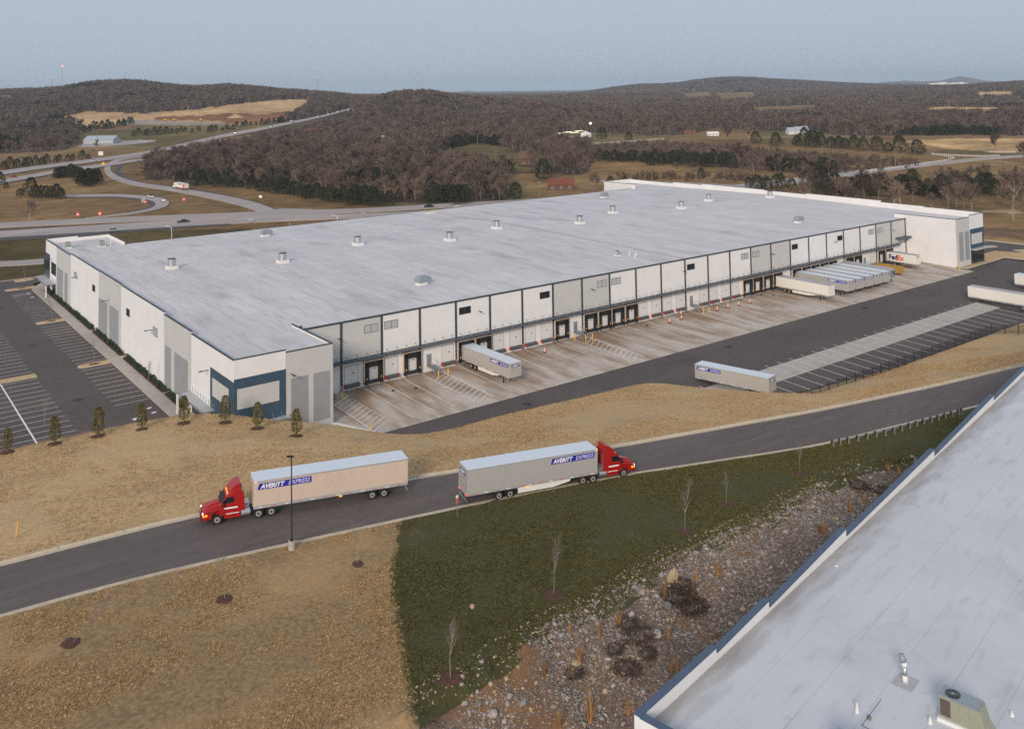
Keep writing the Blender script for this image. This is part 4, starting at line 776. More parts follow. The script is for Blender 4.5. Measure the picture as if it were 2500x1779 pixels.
MB().box(-.2, 3.2, -.4, .8, -.1, .25).build('hatch', 'farm_white', t)

# ------------------------------------------------------------------ stairs, bollards, cones, compactor
def stairs(x, lab):
    t = empty('metal_stairs', (x, 0, 0)); tag(t, lab, 'stairs', 'steel stairs at the dock service doors')
    MB().box(-.75, .9, -1.35, -.02, 1.05, 1.14).build('landing', 'steel_grey', t)
    for k in range(6): MB().box(-.55, .65, -1.62-k*.28, -1.35-k*.28, .93-k*.17, .98-k*.17).build('tread', 'steel_grey', t)
    for s in (-.6, .7): MB().bar((s, -1.35, 1.05), (s, -3.1, .0), .09, .14).bar((s, -1.35, 2.05), (s, -3.1, 1.0), .05, .05).bar((s, -1.35, 1.05), (s, -1.35, 2.05), .05, .05).bar((s, -3.1, 0), (s, -3.1, 1), .05, .05).bar((s, -2.2, .55), (s, -2.2, 1.55), .05, .05).build('railing', 'galv', t)
    MB().bar((-.72, -.05, 2.05), (-.72, -1.3, 2.05), .05, .05).bar((-.72, -1.3, 2.05), (-.72, -1.3, 0), .05, .05).bar((-.72, -.05, 1.6), (-.72, -1.3, 1.6), .05, .05).bar((.88, -.05, 2.05), (.88, -1.3, 2.05), .05, .05).bar((.88, -1.3, 2.05), (.88, -1.3, 0), .05, .05).build('railing', 'galv', t)
for x, l in ((26.1, 'grey steel stairs at the service door left of the docked silver trailer'), (62.1, 'grey steel stairs between the black dock seals'), (98.1, 'grey steel stairs beside the row of orange cones'), (170.0, 'grey steel stairs half hidden behind the yellow container')): stairs(x, l)
t = empty('metal_stairs', (5.2, -.9, 0)); tag(t, 'small stairs with a white frame in the corner beside the near tower', 'stairs')
MB().box(-1.2, .7, -.2, .8, 1.0, 1.1).build('landing', 'steel_grey', t)
for k in range(5): MB().box(-.5, .7, -.45-k*.28, -.2-k*.28, .8-k*.19, .86-k*.19).build('tread', 'steel_grey', t)
MB().bar((.75, -.2, 1.9), (.75, -1.7, 1.9), .06, .06).bar((.75, -1.7, 1.9), (.75, -1.7, -.1), .06, .06).bar((-.5, -1.7, 1.9), (-.5, -1.7, -.1), .06, .06).bar((-.5, -1.7, 1.9), (.75, -1.7, 1.9), .06, .06).build('railing', 'curb_white', t)
bol = MB().cyl((0, 0, -.1), (0, 0, 1.25), .125, None, 10).cyl((0, 0, 1.25), (0, 0, 1.31), .125, .05, 10).mesh('bollard', 'yellow')
BL = [(6.4, -3.5, 'yellow bollard by the small corner stairs'), (4.0, -18.4, 'yellow bollard at the yard edge beside the near tower'), (25.4, -4.1, 'left yellow bollard at the foot of the first grey stairs'), (27.5, -4.1, 'right yellow bollard at the foot of the first grey stairs'),
      (60.2, -1.9, 'yellow bollard left of the second stairs, closest to the wall'), (61.6, -3.7, 'middle yellow bollard in front of the second stairs'), (63.3, -3.9, 'yellow bollard right of the second stairs'), (97.5, -3.9, 'left yellow bollard at the third stairs'), (99.4, -4.0, 'right yellow bollard at the third stairs'), (190.5, -16.4, 'yellow bollard at the corner of the far right tower')]
for x, y, l in BL: tag(link('bollard', bol, None, (x, y, yz(x, y))), l, 'bollard', 'yellow bollards in the dock yard')
ca = MB().box(-.32, .32, -.32, .32, 0, .09).mesh('rubber_base', 'black'); cb = MB().cyl((0, 0, .09), (0, 0, 1.15), .22, .06, 12).mesh('traffic_cone', 'orange'); cr_ = MB().cyl((0, 0, .45), (0, 0, .62), .178, .152, 12).cyl((0, 0, .78), (0, 0, .92), .13, .11, 12).mesh('reflective_band', 'refl')
CN = [(50.2, -4.3, 'lone orange cone in the empty bays right of the docked silver trailer'), (85.8, -4.5, 'orange cone just right of the black dock seals'), (92.5, -1.7, 'rear one of two orange cones left of the third stairs'), (89.8, -4.3, 'front one of two orange cones left of the third stairs'), (102.1, -4.2, 'first of four orange cones right of the third stairs'), (105.9, -4.2, 'second of four orange cones right of the third stairs'), (109.7, -4.3, 'third of four orange cones right of the third stairs'), (113.7, -4.4, 'last of four orange cones right of the third stairs')]
for x, y, l in CN:
    t = link('traffic_cone', cb, None, (x, y, yz(x, y))); tag(t, l, 'traffic cone', 'orange cones in the dock yard'); link('rubber_base', ca, t); link('reflective_band', cr_, t)
t = empty('roll_off_container', (171.0, -3.2, 0), -PI/2+.0); tag(t, 'open yellow roll off container standing in front of the docks', 'container')
MB().box(0, 7.2, -1.2, 1.2, .25, .4).box(0, 7.2, -1.22, -1.12, .4, 1.9).box(0, 7.2, 1.12, 1.22, .4, 1.9).box(0, .12, -1.2, 1.2, .4, 1.9).box(7.1, 7.2, -1.2, 1.2, .4, 1.9).build('tub', 'mustard', t)
for k in range(9): MB().box(.4+k*.8, .55+k*.8, -1.3, -1.22, .3, 1.9).build('rib', 'mustard', t); MB().box(.4+k*.8, .55+k*.8, 1.22, 1.3, .3, 1.9).build('rib', 'mustard', t)
MB().box(.3, 7.0, -1.1, 1.1, .9, 1.2).build('load', 'brick_red', t); MB().cyl((1, -1.2, .12), (1, 1.2, .12), .13).cyl((6, -1.2, .12), (6, 1.2, .12), .13).build('rollers', 'dark', t)
chk = MB().box(-.2, .2, -.12, .12, 0, .2).mesh('wheel_chock', 'black')
for k, (px, py) in enumerate(((959.5, 954), (1015, 947.5), (1453, 804), (1580, 795), (1859, 721), (1888, 721))):
    w = UF(px, py, lambda X: -.1); tag(link('wheel_chock', chk, None, (w[0], w[1], yz(w[0], w[1]))), ['black chock lying in the first marked bay', 'black chock lying in the second marked bay', 'black chock beside the hatched zone of the second stairs', 'black chock in the stained bays left of the cone', 'black chock left of the white docked trailer', 'black chock nearest the white docked trailer'][k], 'wheel chock', 'chocks lying in the yard')
# bushes beside the west wall
def leaf_ball(name, mat, rx_, rz_, n, size, seed, cone=0.0, z0=0.0, trunk=None, flat=.0):
    q = np.random.default_rng(seed); mb = MB()
    for _ in range(n):
        a = q.uniform(0, 2*PI); h = q.uniform(0, 1); rr = rx_*(math.sqrt(max(0, 1-(2*h-1)**2))*(1-cone)+(1-h)*cone)*q.uniform(.55, 1.05); c = Vector((math.cos(a)*rr, math.sin(a)*rr, z0+h*rz_))
        u = Vector(q.normal(size=3)).normalized()*size*q.uniform(.6, 1.3); v = Vector(q.normal(size=3)).normalized()*size*q.uniform(.6, 1.3); mb.add([c-u, c+v, c+u*.9], [(0, 1, 2)])
    return mb.mesh(name, mat)
shr = [leaf_ball('shrub', 'shrub', .55, .85, 150, .16, s) for s in range(3)]
beds = [(102.4, 127.5, 'beside the far entrance awning'), (74.3, 100.8, 'under the far white wall'), (48.6, 72.4, 'under the middle grey wall'), (19.8, 46.3, 'under the near white wall'), (9, 18.8, 'beside the near entrance awning')]
for bi, (a, b, where) in enumerate(beds):
    st(MB().box(-16.72, -15.76, a, b, 0, .22).build('planting_bed', 'mulch'))
    n = int((b-a)/1.05)
    for k in range(n):
        o = link('shrub', shr[(k+bi) % 3], None, (-16.2+rnd.uniform(-.15, .15), a+.5+k*1.05, .2), rnd.uniform(0, 6), rnd.uniform(.8, 1.15)); tag(o, 'low dark green shrub in the mulch bed '+where, 'shrub', 'shrubs in the bed '+where)
# ------------------------------------------------------------------ lorries
wt = MB().cyl((0, -.28, 0), (0, .28, 0), .49, None, 20).mesh('tyre', 'tyre'); wr_ = MB().cyl((0, -.30, 0), (0, .30, 0), .29, None, 16).mesh('rim', 'rim'); wh_ = MB().cyl((0, -.32, 0), (0, .32, 0), .12, None, 10).mesh('hub', 'dark')
def wheel(parent, x, y, s=1.0, w=1.0):
    t = link('tyre', wt, parent, (x, y, .49*s), 0, (s, w, s)); link('rim', wr_, t); link('hub', wh_, t)
def banner(parent, L, H, side, z_top, x0, width, h, word2=True):
    """printed company banner; side +1 left, -1 right, 0 nose, 2 rear"""
    if side in (1, -1):
        y = side*1.318; a, b = (x0, x0-width); sk = .28*h
        pts = [(a, z_top-h), (b-0, z_top-h), (b, z_top), (a-sk, z_top)] if side == 1 else [(b, z_top-h), (a-sk, z_top-h), (a, z_top), (b+sk, z_top)]
        p = MB().add([(x, y-side*.01, z) for x, z in pts]+[(x, y+side*.008, z) for x, z in pts], [(0, 1, 2, 3), (7, 6, 5, 4), (0, 4, 5, 1), (1, 5, 6, 2), (2, 6, 7, 3), (3, 7, 4, 0)]).build('banner', 'banner', parent)
        xs = a-.06*width if side == 1 else b+.05*width; ax = -side
        def mt(xx): 
            m = Matrix.Identity(4); m.col[0] = (ax, 0, 0, 0); m.col[1] = (0, 0, 1, 0); m.col[2] = (0, side, 0, 0); m.col[3] = (xx, y+side*.012, z_top-h*.84, 1); return m
        text('lettering', 'AVERITT', h*.98, 'letter', p, mt(xs), .3, .022, .004, width*.45); text('lettering', 'EXPRESS', h*.98, 'letter_lilac', p, mt(xs+ax*width*.50), .3, .008, .004, width*.41)
    else:
        n = 1 if side == 0 else -1; X = .012 if side == 0 else -L-.05; p = MB().box(min(X, X+n*.012), max(X, X+n*.012), -.85, .85, z_top-.45, z_top).build('banner', 'banner', parent)
        m = Matrix.Identity(4); m.col[0] = (0, n, 0, 0); m.col[1] = (0, 0, 1, 0); m.col[2] = (n, 0, 0, 0); m.col[3] = (X+n*.018, -n*.72, z_top-.38, 1)
        text('lettering', 'AVERITT', .43, 'letter', p, m, .3, .015, .004, 1.45)
_pc = {}
def trailer(loc, rz, L=15.9, H=2.65, z0=1.0, body='alu', roof='alu_roof', name='semi_trailer', ax=3.4, gear=True, skirt=None, panels=13, tilt=0.0, seam='rail', legz=0.0, logos=(), lamps=False, bw=5.6, marks=True):
    t = empty(name, loc, rz); t.rotation_euler[1] = tilt; W = 1.29; z1 = z0+H
    MB().box(-L, 0, -W, W, z0+.12, z1-.06).build('body', body, t); MB().box(-L-.02, .02, -W-.012, W+.012, z1-.06, z1).build('roof', roof, t)
    key = (L, H, z0, panels, body)
    pl = (L-.3)/panels
    if key not in _pc: _pc[key] = MB().box(-pl+.03, -.03, 0, .014, z0+.34, z1-.22).mesh('side_panel', body)
    for s in (1, -1):
        for k in range(panels): o = link('side_panel', _pc[key], t, (-.15-k*pl, W if s == 1 else -W-.014, 0))
        MB().box(-L, 0, s*W-.02, s*W+.024, z0, z0+.30).build('bottom_rail', 'rail', t); MB().box(-L, 0, s*W-.02, s*W+.022, z1-.2, z1-.02).build('top_rail', seam, t)
    if marks:
        mb = MB(); mb2 = MB()
        for k in range(12):
            x = -.5-k*(L-1)/11.5
            for s in (1, -1): (mb if k % 2 else mb2).box(x-.42, x, s*(W+.024)-.004, s*(W+.024)+.004, z0+.08, z0+.15)
        mb.build('reflector_strip', 'sign_red', t); mb2.build('reflector_strip', 'refl', t)
    MB().box(-L, -1.0, -.5, .5, z0-.12, z0).box(-L+.1, -L+5.6, -.55, .55, z0-.28, z0-.1).build('underframe', 'dark', t)
    for x in (-L+ax-.66, -L+ax+.66):
        for s in (1, -1): wheel(t, x, s*.98, .94)
    MB().box(-L-.05, -L+.05, -1.25, 1.25, .42, .54).box(-L, -L+.06, -.6, -.5, .5, z0).box(-L, -L+.06, .5, .6, .5, z0).build('underride_guard', 'galv', t)
    MB().box(-L-.045, -L-.005, -W, W, z0, z0+.16).box(-L-.045, -L-.005, -W, W, z1-.2, z1).box(-L-.045, -L-.005, -W, -W+.1, z0, z1).box(-L-.045, -L-.005, W-.1, W, z0, z1).build('door_frame', 'rail', t)
    for s in (1, -1):
        d = MB().box(-L-.03, -L, min(s*.02, s*1.17), max(s*.02, s*1.17), z0+.18, z1-.22).build('rear_door', body, t)
        for y in (.35, .85): MB().cyl((-L-.06, s*y, z0+.15), (-L-.06, s*y, z1-.2), .02, None, 6).build('lock_rod', 'galv', d)
    if gear:
        for s in (1, -1): MB().box(-2.75, -2.6, s*.75-.07, s*.75+.07, legz+.06, z0).box(-2.85, -2.5, s*.75-.14, s*.75+.14, legz, legz+.07).build('landing_leg', 'dark', t)
        MB().bar((-2.68, -.75, .6), (-2.68, .75, .6), .05, .05).build('cross_brace', 'dark', t)
    if skirt:
        for s in (1, -1): MB().prism([(-L+ax+1.6, z0+.01), (-L+ax+1.6, z0-.62), (-L+ax+6.0, z0-.60), (-L+ax+8.0, z0-.28), (-3.4, z0+.01)], s*1.24-.015, s*1.24+.015, 1).build('side_skirt', body if body != 'alu' else 'tr_white' if skirt == 'w' else 'alu', t)
    for lg in logos: banner(t, L, H, lg, z1-.30 if lg in (1, -1) else z1-.38, -.35, bw, .62)
    if lamps:
        for s in (1, -1): MB().box(-L-.09, -L-.04, s*1.0-.16, s*1.0+.16, z0-.0, z0+.12).build('tail_lamp', 'redlamp', t); MB().box(-L*.55-.16, -L*.55+.16, s*1.33-.02, s*1.33+.02, z0-.12, z0-.02).build('side_lamp', 'amber', t); MB().box(-.25, -.05, s*1.31-.015, s*1.31+.015, z1-.17, z1-.07).build('clearance_lamp', 'amber', t)
    return t
def tractor(t):
    """road tractor, nose of the trailer at x=0, bumper near x=5"""
    RD = 'truck_red'
    cab = MB().prism([(1.25, .78), (3.35, .78), (3.38, 1.85), (3.25, 1.95), (2.75, 2.64), (2.5, 2.84), (2.0, 3.12), (1.6, 3.24), (1.25, 3.28)], -1.14, 1.14, 1).build('cab', RD, t, bevel=.07)
    MB().prism([(3.2, .85), (4.75, .8), (5.02, 1.0), (4.98, 1.38), (4.7, 1.58), (3.2, 1.93)], -.82, .82, 1).build('hood', RD, t, bevel=.10)
    for s in (1, -1):
        y0, y1 = (.6, 1.18) if s == 1 else (-1.18, -.6)
        MB().prism([(2.85, .62), (2.95, 1.05), (3.12, 1.28), (3.5, 1.40), (3.9, 1.28), (4.08, 1.0), (4.12, .66), (5.0, .62), (5.05, 1.0), (4.9, 1.32), (4.4, 1.52), (3.2, 1.66), (2.75, 1.4), (2.75, .62)], y0, y1, 1).build('fender', RD, t, bevel=.04)
        MB().box(4.62, 5.0, s*.98-.18, s*.98+.18, 1.02, 1.26).build('headlight', 'headlamp', t); MB().box(4.55, 4.75, s*1.19-.02, s*1.19+.02, .98, 1.16).box(4.8, 4.95, s*1.15-.06, s*1.15+.06, .95, 1.1).build('turn_lamp', 'amber', t)
        MB().add([(1.95, s*1.155, 2.0), (3.12, s*1.155, 2.0), (2.72, s*1.155, 2.55), (1.95, s*1.155, 2.58)], [(0, 1, 2, 3)]).build('side_window', 'glass', t)
        MB().box(1.55, 2.9, s*1.16-.01, s*1.16+.01, 1.42, 1.56).build('door_lettering', 'letter', t); MB().box(1.4, 2.7, s*1.17-.01, s*1.17+.012, .9, .97).build('chrome_strip', 'letter', t)
        MB().cyl((.3, s*.95, .78), (1.2, s*.95, .78), .34, None, 14).build('fuel_tank', 'steel', t); MB().box(1.25, 2.8, s*1.0-.16, s*1.0+.16, .48, .78).build('cab_step', RD, t)
        m = MB().box(3.0, 3.12, s*1.42-.12, s*1.42+.12, 1.75, 2.35).bar((3.05, s*1.15, 2.25), (3.05, s*1.42, 2.25), .03, .03).build('mirror', 'dark', t)
        MB().prism([(.78, 1.0), (1.28, 1.0), (1.28, 3.05), (.95, 2.9)], s*1.12-.02, s*1.12+.02, 1).build('side_fairing', 'truck_red', t)
        for x in (-.55, -1.85): wheel(t, x, s*.95, .98)
        wheel(t, 3.55, s*.98, .98, .6)
    f0 = [(1.3, 3.1), (2.55, 2.78), (2.42, 3.05), (2.22, 3.32), (1.95, 3.56), (1.65, 3.72), (1.3, 3.78)]
    MB().prism(f0, -.98, .98, 1).build('roof_fairing', RD, t, bevel=.08)
    MB().add([(3.245, -.98, 1.97), (3.245, .98, 1.97), (2.78, .95, 2.64), (2.78, -.95, 2.64)], [(0, 1, 2, 3)]).build('windshield', 'glass', t, loc=(.02, 0, .02))
    MB().prism([(3.3, 1.9), (4.7, 1.52), (4.9, 1.38), (4.95, 1.42), (4.72, 1.66), (3.9, 1.90), (3.3, 2.02)], -.42, .42, 1).build('hood_bulge', RD, t, bevel=.05)
    gr_ = MB().box(4.98, 5.05, -.5, .5, .85, 1.35).build('grille', 'dark', t)
    for k in range(5): MB().box(5.05, 5.07, -.48, .48, .9+k*.09, .93+k*.09).build('grille_bar', 'steel', gr_)
    for s in (1, -1): MB().cyl((1.0, s*.75, .95), (1.0, s*.75, 2.9), .07, None, 8).build('exhaust_stack', 'steel', t); MB().box(4.0, 4.5, s*1.19-.01, s*1.19+.005, 1.28, 1.36).build('hood_vent', 'dark', t); MB().box(4.85, 5.12, -1.1, 1.1, .5, .82).build('bumper', RD, t, bevel=.04)
    for y in (-.7, -.25, .25, .7): MB().box(2.35, 2.62, y-.07, y+.07, 2.76, 2.86).build('roof_lamp', 'amber', t)
    MB().box(-2.6, 3.2, -.42, .42, .7, .95).build('chassis', 'dark', t); MB().box(-1.9, -.4, -.55, .55, .95, 1.04).build('fifth_wheel', 'dark', t); MB().box(.35, 1.15, -.6, .6, .95, 1.5).build('engine_gear', 'steel', t)
def road_rig(nose, rear, side, label, H, skirt):
    zf = lambda X: zroad(X)+1.0
    a = UF(nose[0], nose[1], zf); b = UF(rear[0], rear[1], zf); d = (a-b); L = float(np.hypot(d[0], d[1])); ang = math.atan2(d[1], d[0]); u = np.array([math.cos(ang), math.sin(ang)]); n = np.array([-u[1], u[0]])*side   # towards the visible side
    c = a[:2]-n*1.3; slope_ = -math.asin((zroad(a[0])-zroad(b[0]))/L)
    z = zroad(a[0])
    t = trailer((c[0], c[1], z+.02), ang, L, H, 1.0, 'tr_silver' if side == 1 else 'alu', 'alu_roof', 'semi_truck', 3.3 if side == 1 else 4.4, False, skirt, 13, slope_, 'rail', logos=(1, -1, 2), lamps=True, bw=5.6)
    tractor(t); tag(t, label, 'truck', 'red tractor trucks with silver trailers on the road'); return t
road_rig((617.7, 1244), (994.2, 1182.8), 1, 'red tractor truck driving left with a beige silver trailer, behind the lamp post', 2.82, None)
road_rig((1458.3, 1156.5), (1139.7, 1212.3), -1, 'red tractor truck driving right with a grey silver trailer and long side skirt', 2.78, 'w')
# docked trailers
def docked(xl, label, nose=-15.75, group='trailers backed up to the docks', **k):
    t = trailer((xl+1.3, nose, -.02), -PI/2, abs(nose)-.62, k.pop('H', 2.66), k.pop('z0', 1.0), legz=-.42, **k); return tag(t, label, 'trailer', group)
docked(32.9, 'silver logo trailer alone at the dock between the stairs and the plain doors', logos=(-1, 0), skirt='w', ax=3.6)
docked(129.0, 'plain white trailer at the left end of the docked row', body='tr_white', roof='alu_roof_d', skirt='w', seam='tr_white', ax=3.2)
for i, (x, l) in enumerate(((137.5, 'first silver trailer of the docked row with its side logo in view'), (141.5, 'second silver logo trailer of the docked row'), (145.6, 'third silver logo trailer, middle of the docked row'), (149.5, 'fourth silver logo trailer of the docked row'), (153.4, 'fifth silver logo trailer of the docked row'))): docked(x, l, logos=(-1, 0), roof='alu_roof' if i < 5 else 'alu_roof_d')
t = docked(157.6, 'grey trailer with a cooling unit on its nose, rightmost of the docked row', nose=-14.6, roof='alu_roof_d'); MB().box(.02, .62, -.95, .95, 1.9, 3.3).build('cooling_unit', 'galv', t, bevel=.05); MB().cyl((.62, -.3, 2.9), (.66, -.3, 2.9), .32).cyl((.62, .35, 2.3), (.66, .35, 2.3), .3).build('fan_grille', 'dark', t); MB().cyl((.1, -.6, 1.0), (.1, .6, 1.0), .3, None, 12).build('fuel_tank', 'steel', t)
t = docked(180.4, 'short white parcel trailer with big purple and orange lettering', nose=-9.3, body='tr_white', roof='alu_roof_d', panels=1, seam='tr_white', ax=1.6, marks=False)
m = Matrix.Identity(4); m.col[0] = (1, 0, 0, 0); m.col[1] = (0, 0, 1, 0); m.col[2] = (0, -1, 0, 0); m.col[3] = (-8.1, -1.32, 1.75, 1)
text('lettering', 'Fed', 1.95, 'fed', t, m, 0, .07, .01, 2.5); m = m.copy(); m.col[3] = (-5.55, -1.32, 1.75, 1); text('lettering', 'Ex', 1.95, 'ex', t, m, 0, .07, .01, 2.0)
m = Matrix.Identity(4); m.col[0] = (0, 1, 0, 0); m.col[1] = (0, 0, 1, 0); m.col[2] = (1, 0, 0, 0); m.col[3] = (.02, -.75, 3.0, 1); text('lettering', 'Fed', .55, 'fed', t, m, 0, .01, .004, .8); m = m.copy(); m.col[3] = (.02, .08, 3.0, 1); text('lettering', 'Ex', .55, 'ex', t, m, 0, .01, .004, .62)
# parked trailers
a = U(1697.5, 922.3, -.55); b = U(1878.4, 970.5, -.95); d = a-b; L = float(np.hypot(d[0], d[1])); ang = math.atan2(d[1], d[0]); u = np.array([math.cos(ang), math.sin(ang)]); n = np.array([-u[1], u[0]])
c = a[:2]-n*1.3; t = trailer((c[0], c[1], -1.5), ang, L, 2.5, .95, logos=(1, 2), tilt=.02, legz=.0, bw=4.9); tag(t, 'silver logo trailer parked at the near end of the striped stalls', 'trailer', 'trailers parked in the yard')
t = trailer((160.4, -34.3, float(zyard(-36))), PI/2+.02, 15.9, 2.66, .95, body='tr_white', roof='alu_roof_d', seam='tr_white', panels=14, ax=2.6); tag(t, 'white trailer parked at the far end of the striped stalls, cut by the right edge', 'trailer', 'trailers parked in the yard')
t = trailer((183.0, -35.2, float(zyard(-36))), PI/2, 15.9, 2.66, .95, body='tr_white', roof='alu_roof', seam='tr_white', panels=10, ax=3.2); tag(t, 'second white trailer at the right edge, beyond the longer one', 'trailer', 'trailers parked in the yard')

def car(loc, rz, mat, label, L=4.7, h=1.4, lights=False, kind='car', group=None, s=1.0):
    t = empty(kind if kind != 'car' else 'car', loc, rz); W = .9
    MB().prism([(-L/2, .35), (L/2, .35), (L/2, .7), (L/2-.3, .85), (L/2-1.3, .95), (-L/2+.5, 1.0), (-L/2, .85)], -W, W, 1).build('body', mat, t, bevel=.06)
    if kind == 'pickup': prof = [(-.2, .95), (1.3, .95), (.7, h+.1), (-.1, h+.1)]
    elif kind == 'van': prof = [(-L/2+.1, .95), (L/2-.9, .95), (L/2-1.5, h), (-L/2+.2, h)]
    else: prof = [(-L/2+.6, .98), (L/2-1.3, .93), (.55, h), (-1.0, h)]
    MB().prism(prof, -W+.02, W-.02, 1, None).build('windows', 'glass', t); pr2 = [(x*.8 if kind == 'car' else x, z) for x, z in [(prof[3][0], h-.0), (prof[2][0], h-.0), (prof[2][0]-.1, h+.06), (prof[3][0]+.1, h+.06)]]; MB().prism(pr2, -W+.1, W-.1, 1).build('roof_panel', mat, t)
    for x in (-L/2+.85, L/2-.9):
        for y in (-.8, .8): wheel(t, x, y, .66, .45)
    hl = 'farlamp' if lights == 2 else 'headlamp' if lights else 'refl'
    for y in (-.6, .6): MB().box(L/2-.08, L/2+.03, y-.16, y+.16, .58, .74).build('headlight', hl, t); MB().box(-L/2-.03, -L/2+.05, y-.16, y+.16, .62, .78).build('tail_lamp', 'redlamp' if lights else 'sign_red', t)
    if s != 1: t.scale = (s,)*3
    return tag(t, label, 'car' if kind == 'car' else kind, group)
w = U(2153, 643, 0); car((177.4, -1.9, 0), -PI/2, 'car_blue', 'dark blue pickup between the yellow container and the short parcel trailer', 5.0, 1.6, kind='pickup')
def ang_px(a, b): A = G(*a); B = G(*b); return math.atan2(B[1]-A[1], B[0]-A[0])
def far_car(px, py, px2, py2, mat, label, off=.5, **k):
    w = G(px, py, off); B = G(px2, py2); return car(tuple(w), math.atan2(B[1]-w[1], B[0]-w[0]), mat, label, **k)
far_car(278, 568, 400, 558, 'car_silver', 'pale silver car on the near highway lanes above the warehouse corner', L=5.0, off=.45)
far_car(447, 546, 300, 556, 'car_dark', 'dark green car on the near highway lanes, left of the junction', L=5.2, off=.45)
far_car(1046, 508, 900, 516, 'car_dark', 'dark car with red tail lamps on the far highway lanes above the roof', L=5.2, off=.35, lights=1)
far_car(368, 484, 398, 491, 'car_white', 'white pickup on the inner side of the loop road', L=5.4, kind='pickup', h=1.7, off=.42)
far_car(398, 493, 405, 499, 'car_white', 'white car with headlights on at the tip of the loop road', off=.42, lights=1)
far_car(33, 436, 120, 426, 'car_red', 'red car on the near interstate lanes at the left edge', off=.8); far_car(230, 396, 150, 402, 'car_white', 'white car on the far interstate lanes near the yellow sign', off=.8, L=5.2)
far_car(576, 327, 500, 343, 'car_white', 'oncoming car with bright headlights, nearest on the far interstate stretch', off=.8, lights=2, L=5.5, s=1.3); far_car(663, 311, 620, 319, 'car_dark', 'car with amber looking lights on the far interstate stretch', off=.8, lights=2, s=1.2)
far_car(504, 343, 440, 358, 'car_dark', 'car with faint lights where the interstate passes behind the trees', off=.8, lights=1)
for px, py, l in ((778, 287, 'first of three tiny cars with headlights high on the interstate'), (802, 281, 'middle one of three tiny cars with headlights high on the interstate'), (826, 275, 'last of three tiny cars with headlights high on the interstate')): far_car(px, py, px-60, py+14, 'car_dark', l, off=.8, lights=2, s=1.6)
for px, py, l in ((56, 388, 'dark car parked on the lot at the left edge'), (98, 386, 'pale car parked on the lot at the left edge')): far_car(px, py, px+40, py+1, 'car_dark' if px < 60 else 'car_silver', l, off=.4)
for px, py, l, k in ((342, 345, 'grey box van beside the pale metal shed', 'van'), (358, 348, 'white pickup on the gravel beside the metal shed', 'pickup')): far_car(px, py, px+60, py-2, 'car_white', l, kind=k, h=2.2 if k == 'van' else 1.6, off=.5, L=6)
# far lorries
def far_truck(px, py, px2, py2, label, body, cab, off=.45, L=14, mark=True):
    w = G(px, py, off); B = G(px2, py2); r = math.atan2(B[1]-w[1], B[0]-w[0]); t = trailer(tuple(w), r, L, 2.8, 1.0, body=body, name='semi_truck', gear=False, panels=1, marks=False)
    MB().prism([(.5, .7), (3.9, .7), (4.0, 1.5), (2.7, 1.9), (2.3, 2.8), (1.8, 3.5), (.7, 3.6)], -1.15, 1.15, 1).build('cab', cab, t, bevel=.06); MB().box(2.1, 2.75, -1.17, 1.17, 1.95, 2.6).build('cab_window', 'glass', t)
    for s in (1, -1):
        wheel(t, 3.2, s*.98); wheel(t, -.5, s*.98)
    if mark: MB().box(-13.9, -11.5, -1.33, 1.33, 1.15, 3.6).build('tail_block', 'orange', t); MB().box(-L, 0, -1.32, 1.32, .95, 1.2).build('orange_skirt', 'orange', t); MB().box(-9.5, -5.5, -1.33, 1.33, 2.9, 3.4).build('lettering_block', 'banner', t)
    return tag(t, label, 'truck')
far_truck(432, 462, 392, 455, 'white and orange lorry climbing the slip road', 'tr_white', 'car_white', .42); far_truck(711, 302, 690, 306, 'small white lorry on the far interstate stretch', 'tr_white', 'car_white', .8, 9, False); far_truck(851, 272, 840, 274, 'tiny white lorry where the interstate crosses the hill', 'tr_white', 'car_white', .8, 16, False)

# ------------------------------------------------------------------ near building
nb = empty('flat_roofed_building', (BA[0], BA[1], 0), math.atan2(BDIR[1], BDIR[0])); tag(nb, 'near white building cut by the lower right corner, with a pale blue grey roof', 'building')
def plane_hit(px, py, inward=0.0):
    d = ray(px, py); P0 = BA[:2]+BN*inward; t = ((P0-CAMP[:2]) @ BN)/(d[:2] @ BN); w = CAMP+t*d; return float((w[:2]-BA[:2]) @ BDIR), float(w[2])
SEG = [((1548.7, 1740), (1735, 1573)), ((1739, 1583), (1860, 1463)), ((1872, 1469), (2052, 1287)), ((2058.5, 1299), (2268.4, 1096)), ((2275, 1104.6), (2415.6, 963.9)), ((2420, 971), (2500, 900))]
segs = []
for a, b in SEG: xa, za = plane_hit(*a); xb, zb = plane_hit(*b); segs.append([xa, xb, za, zb])
segs[0][0] = 0.0
for i in range(len(segs)-1): segs[i][1] = segs[i+1][0] = (segs[i][1]+segs[i+1][0])/2
segs[-1][1] = 190; segs[-1][3] = segs[-1][2]+.4; segs[-1][1] = 92; segs += [[92, 112, 15.35, 15.8], [112, 132, 15.35, 15.8], [132, 190, 15.35, 15.8]]
RZN = plane_hit(1738, 1627, .38)[1]; RZN2 = plane_hit(2052, 1330, .38)[1]
print('near roof', RZN, RZN2, segs)
RZN = 14.9
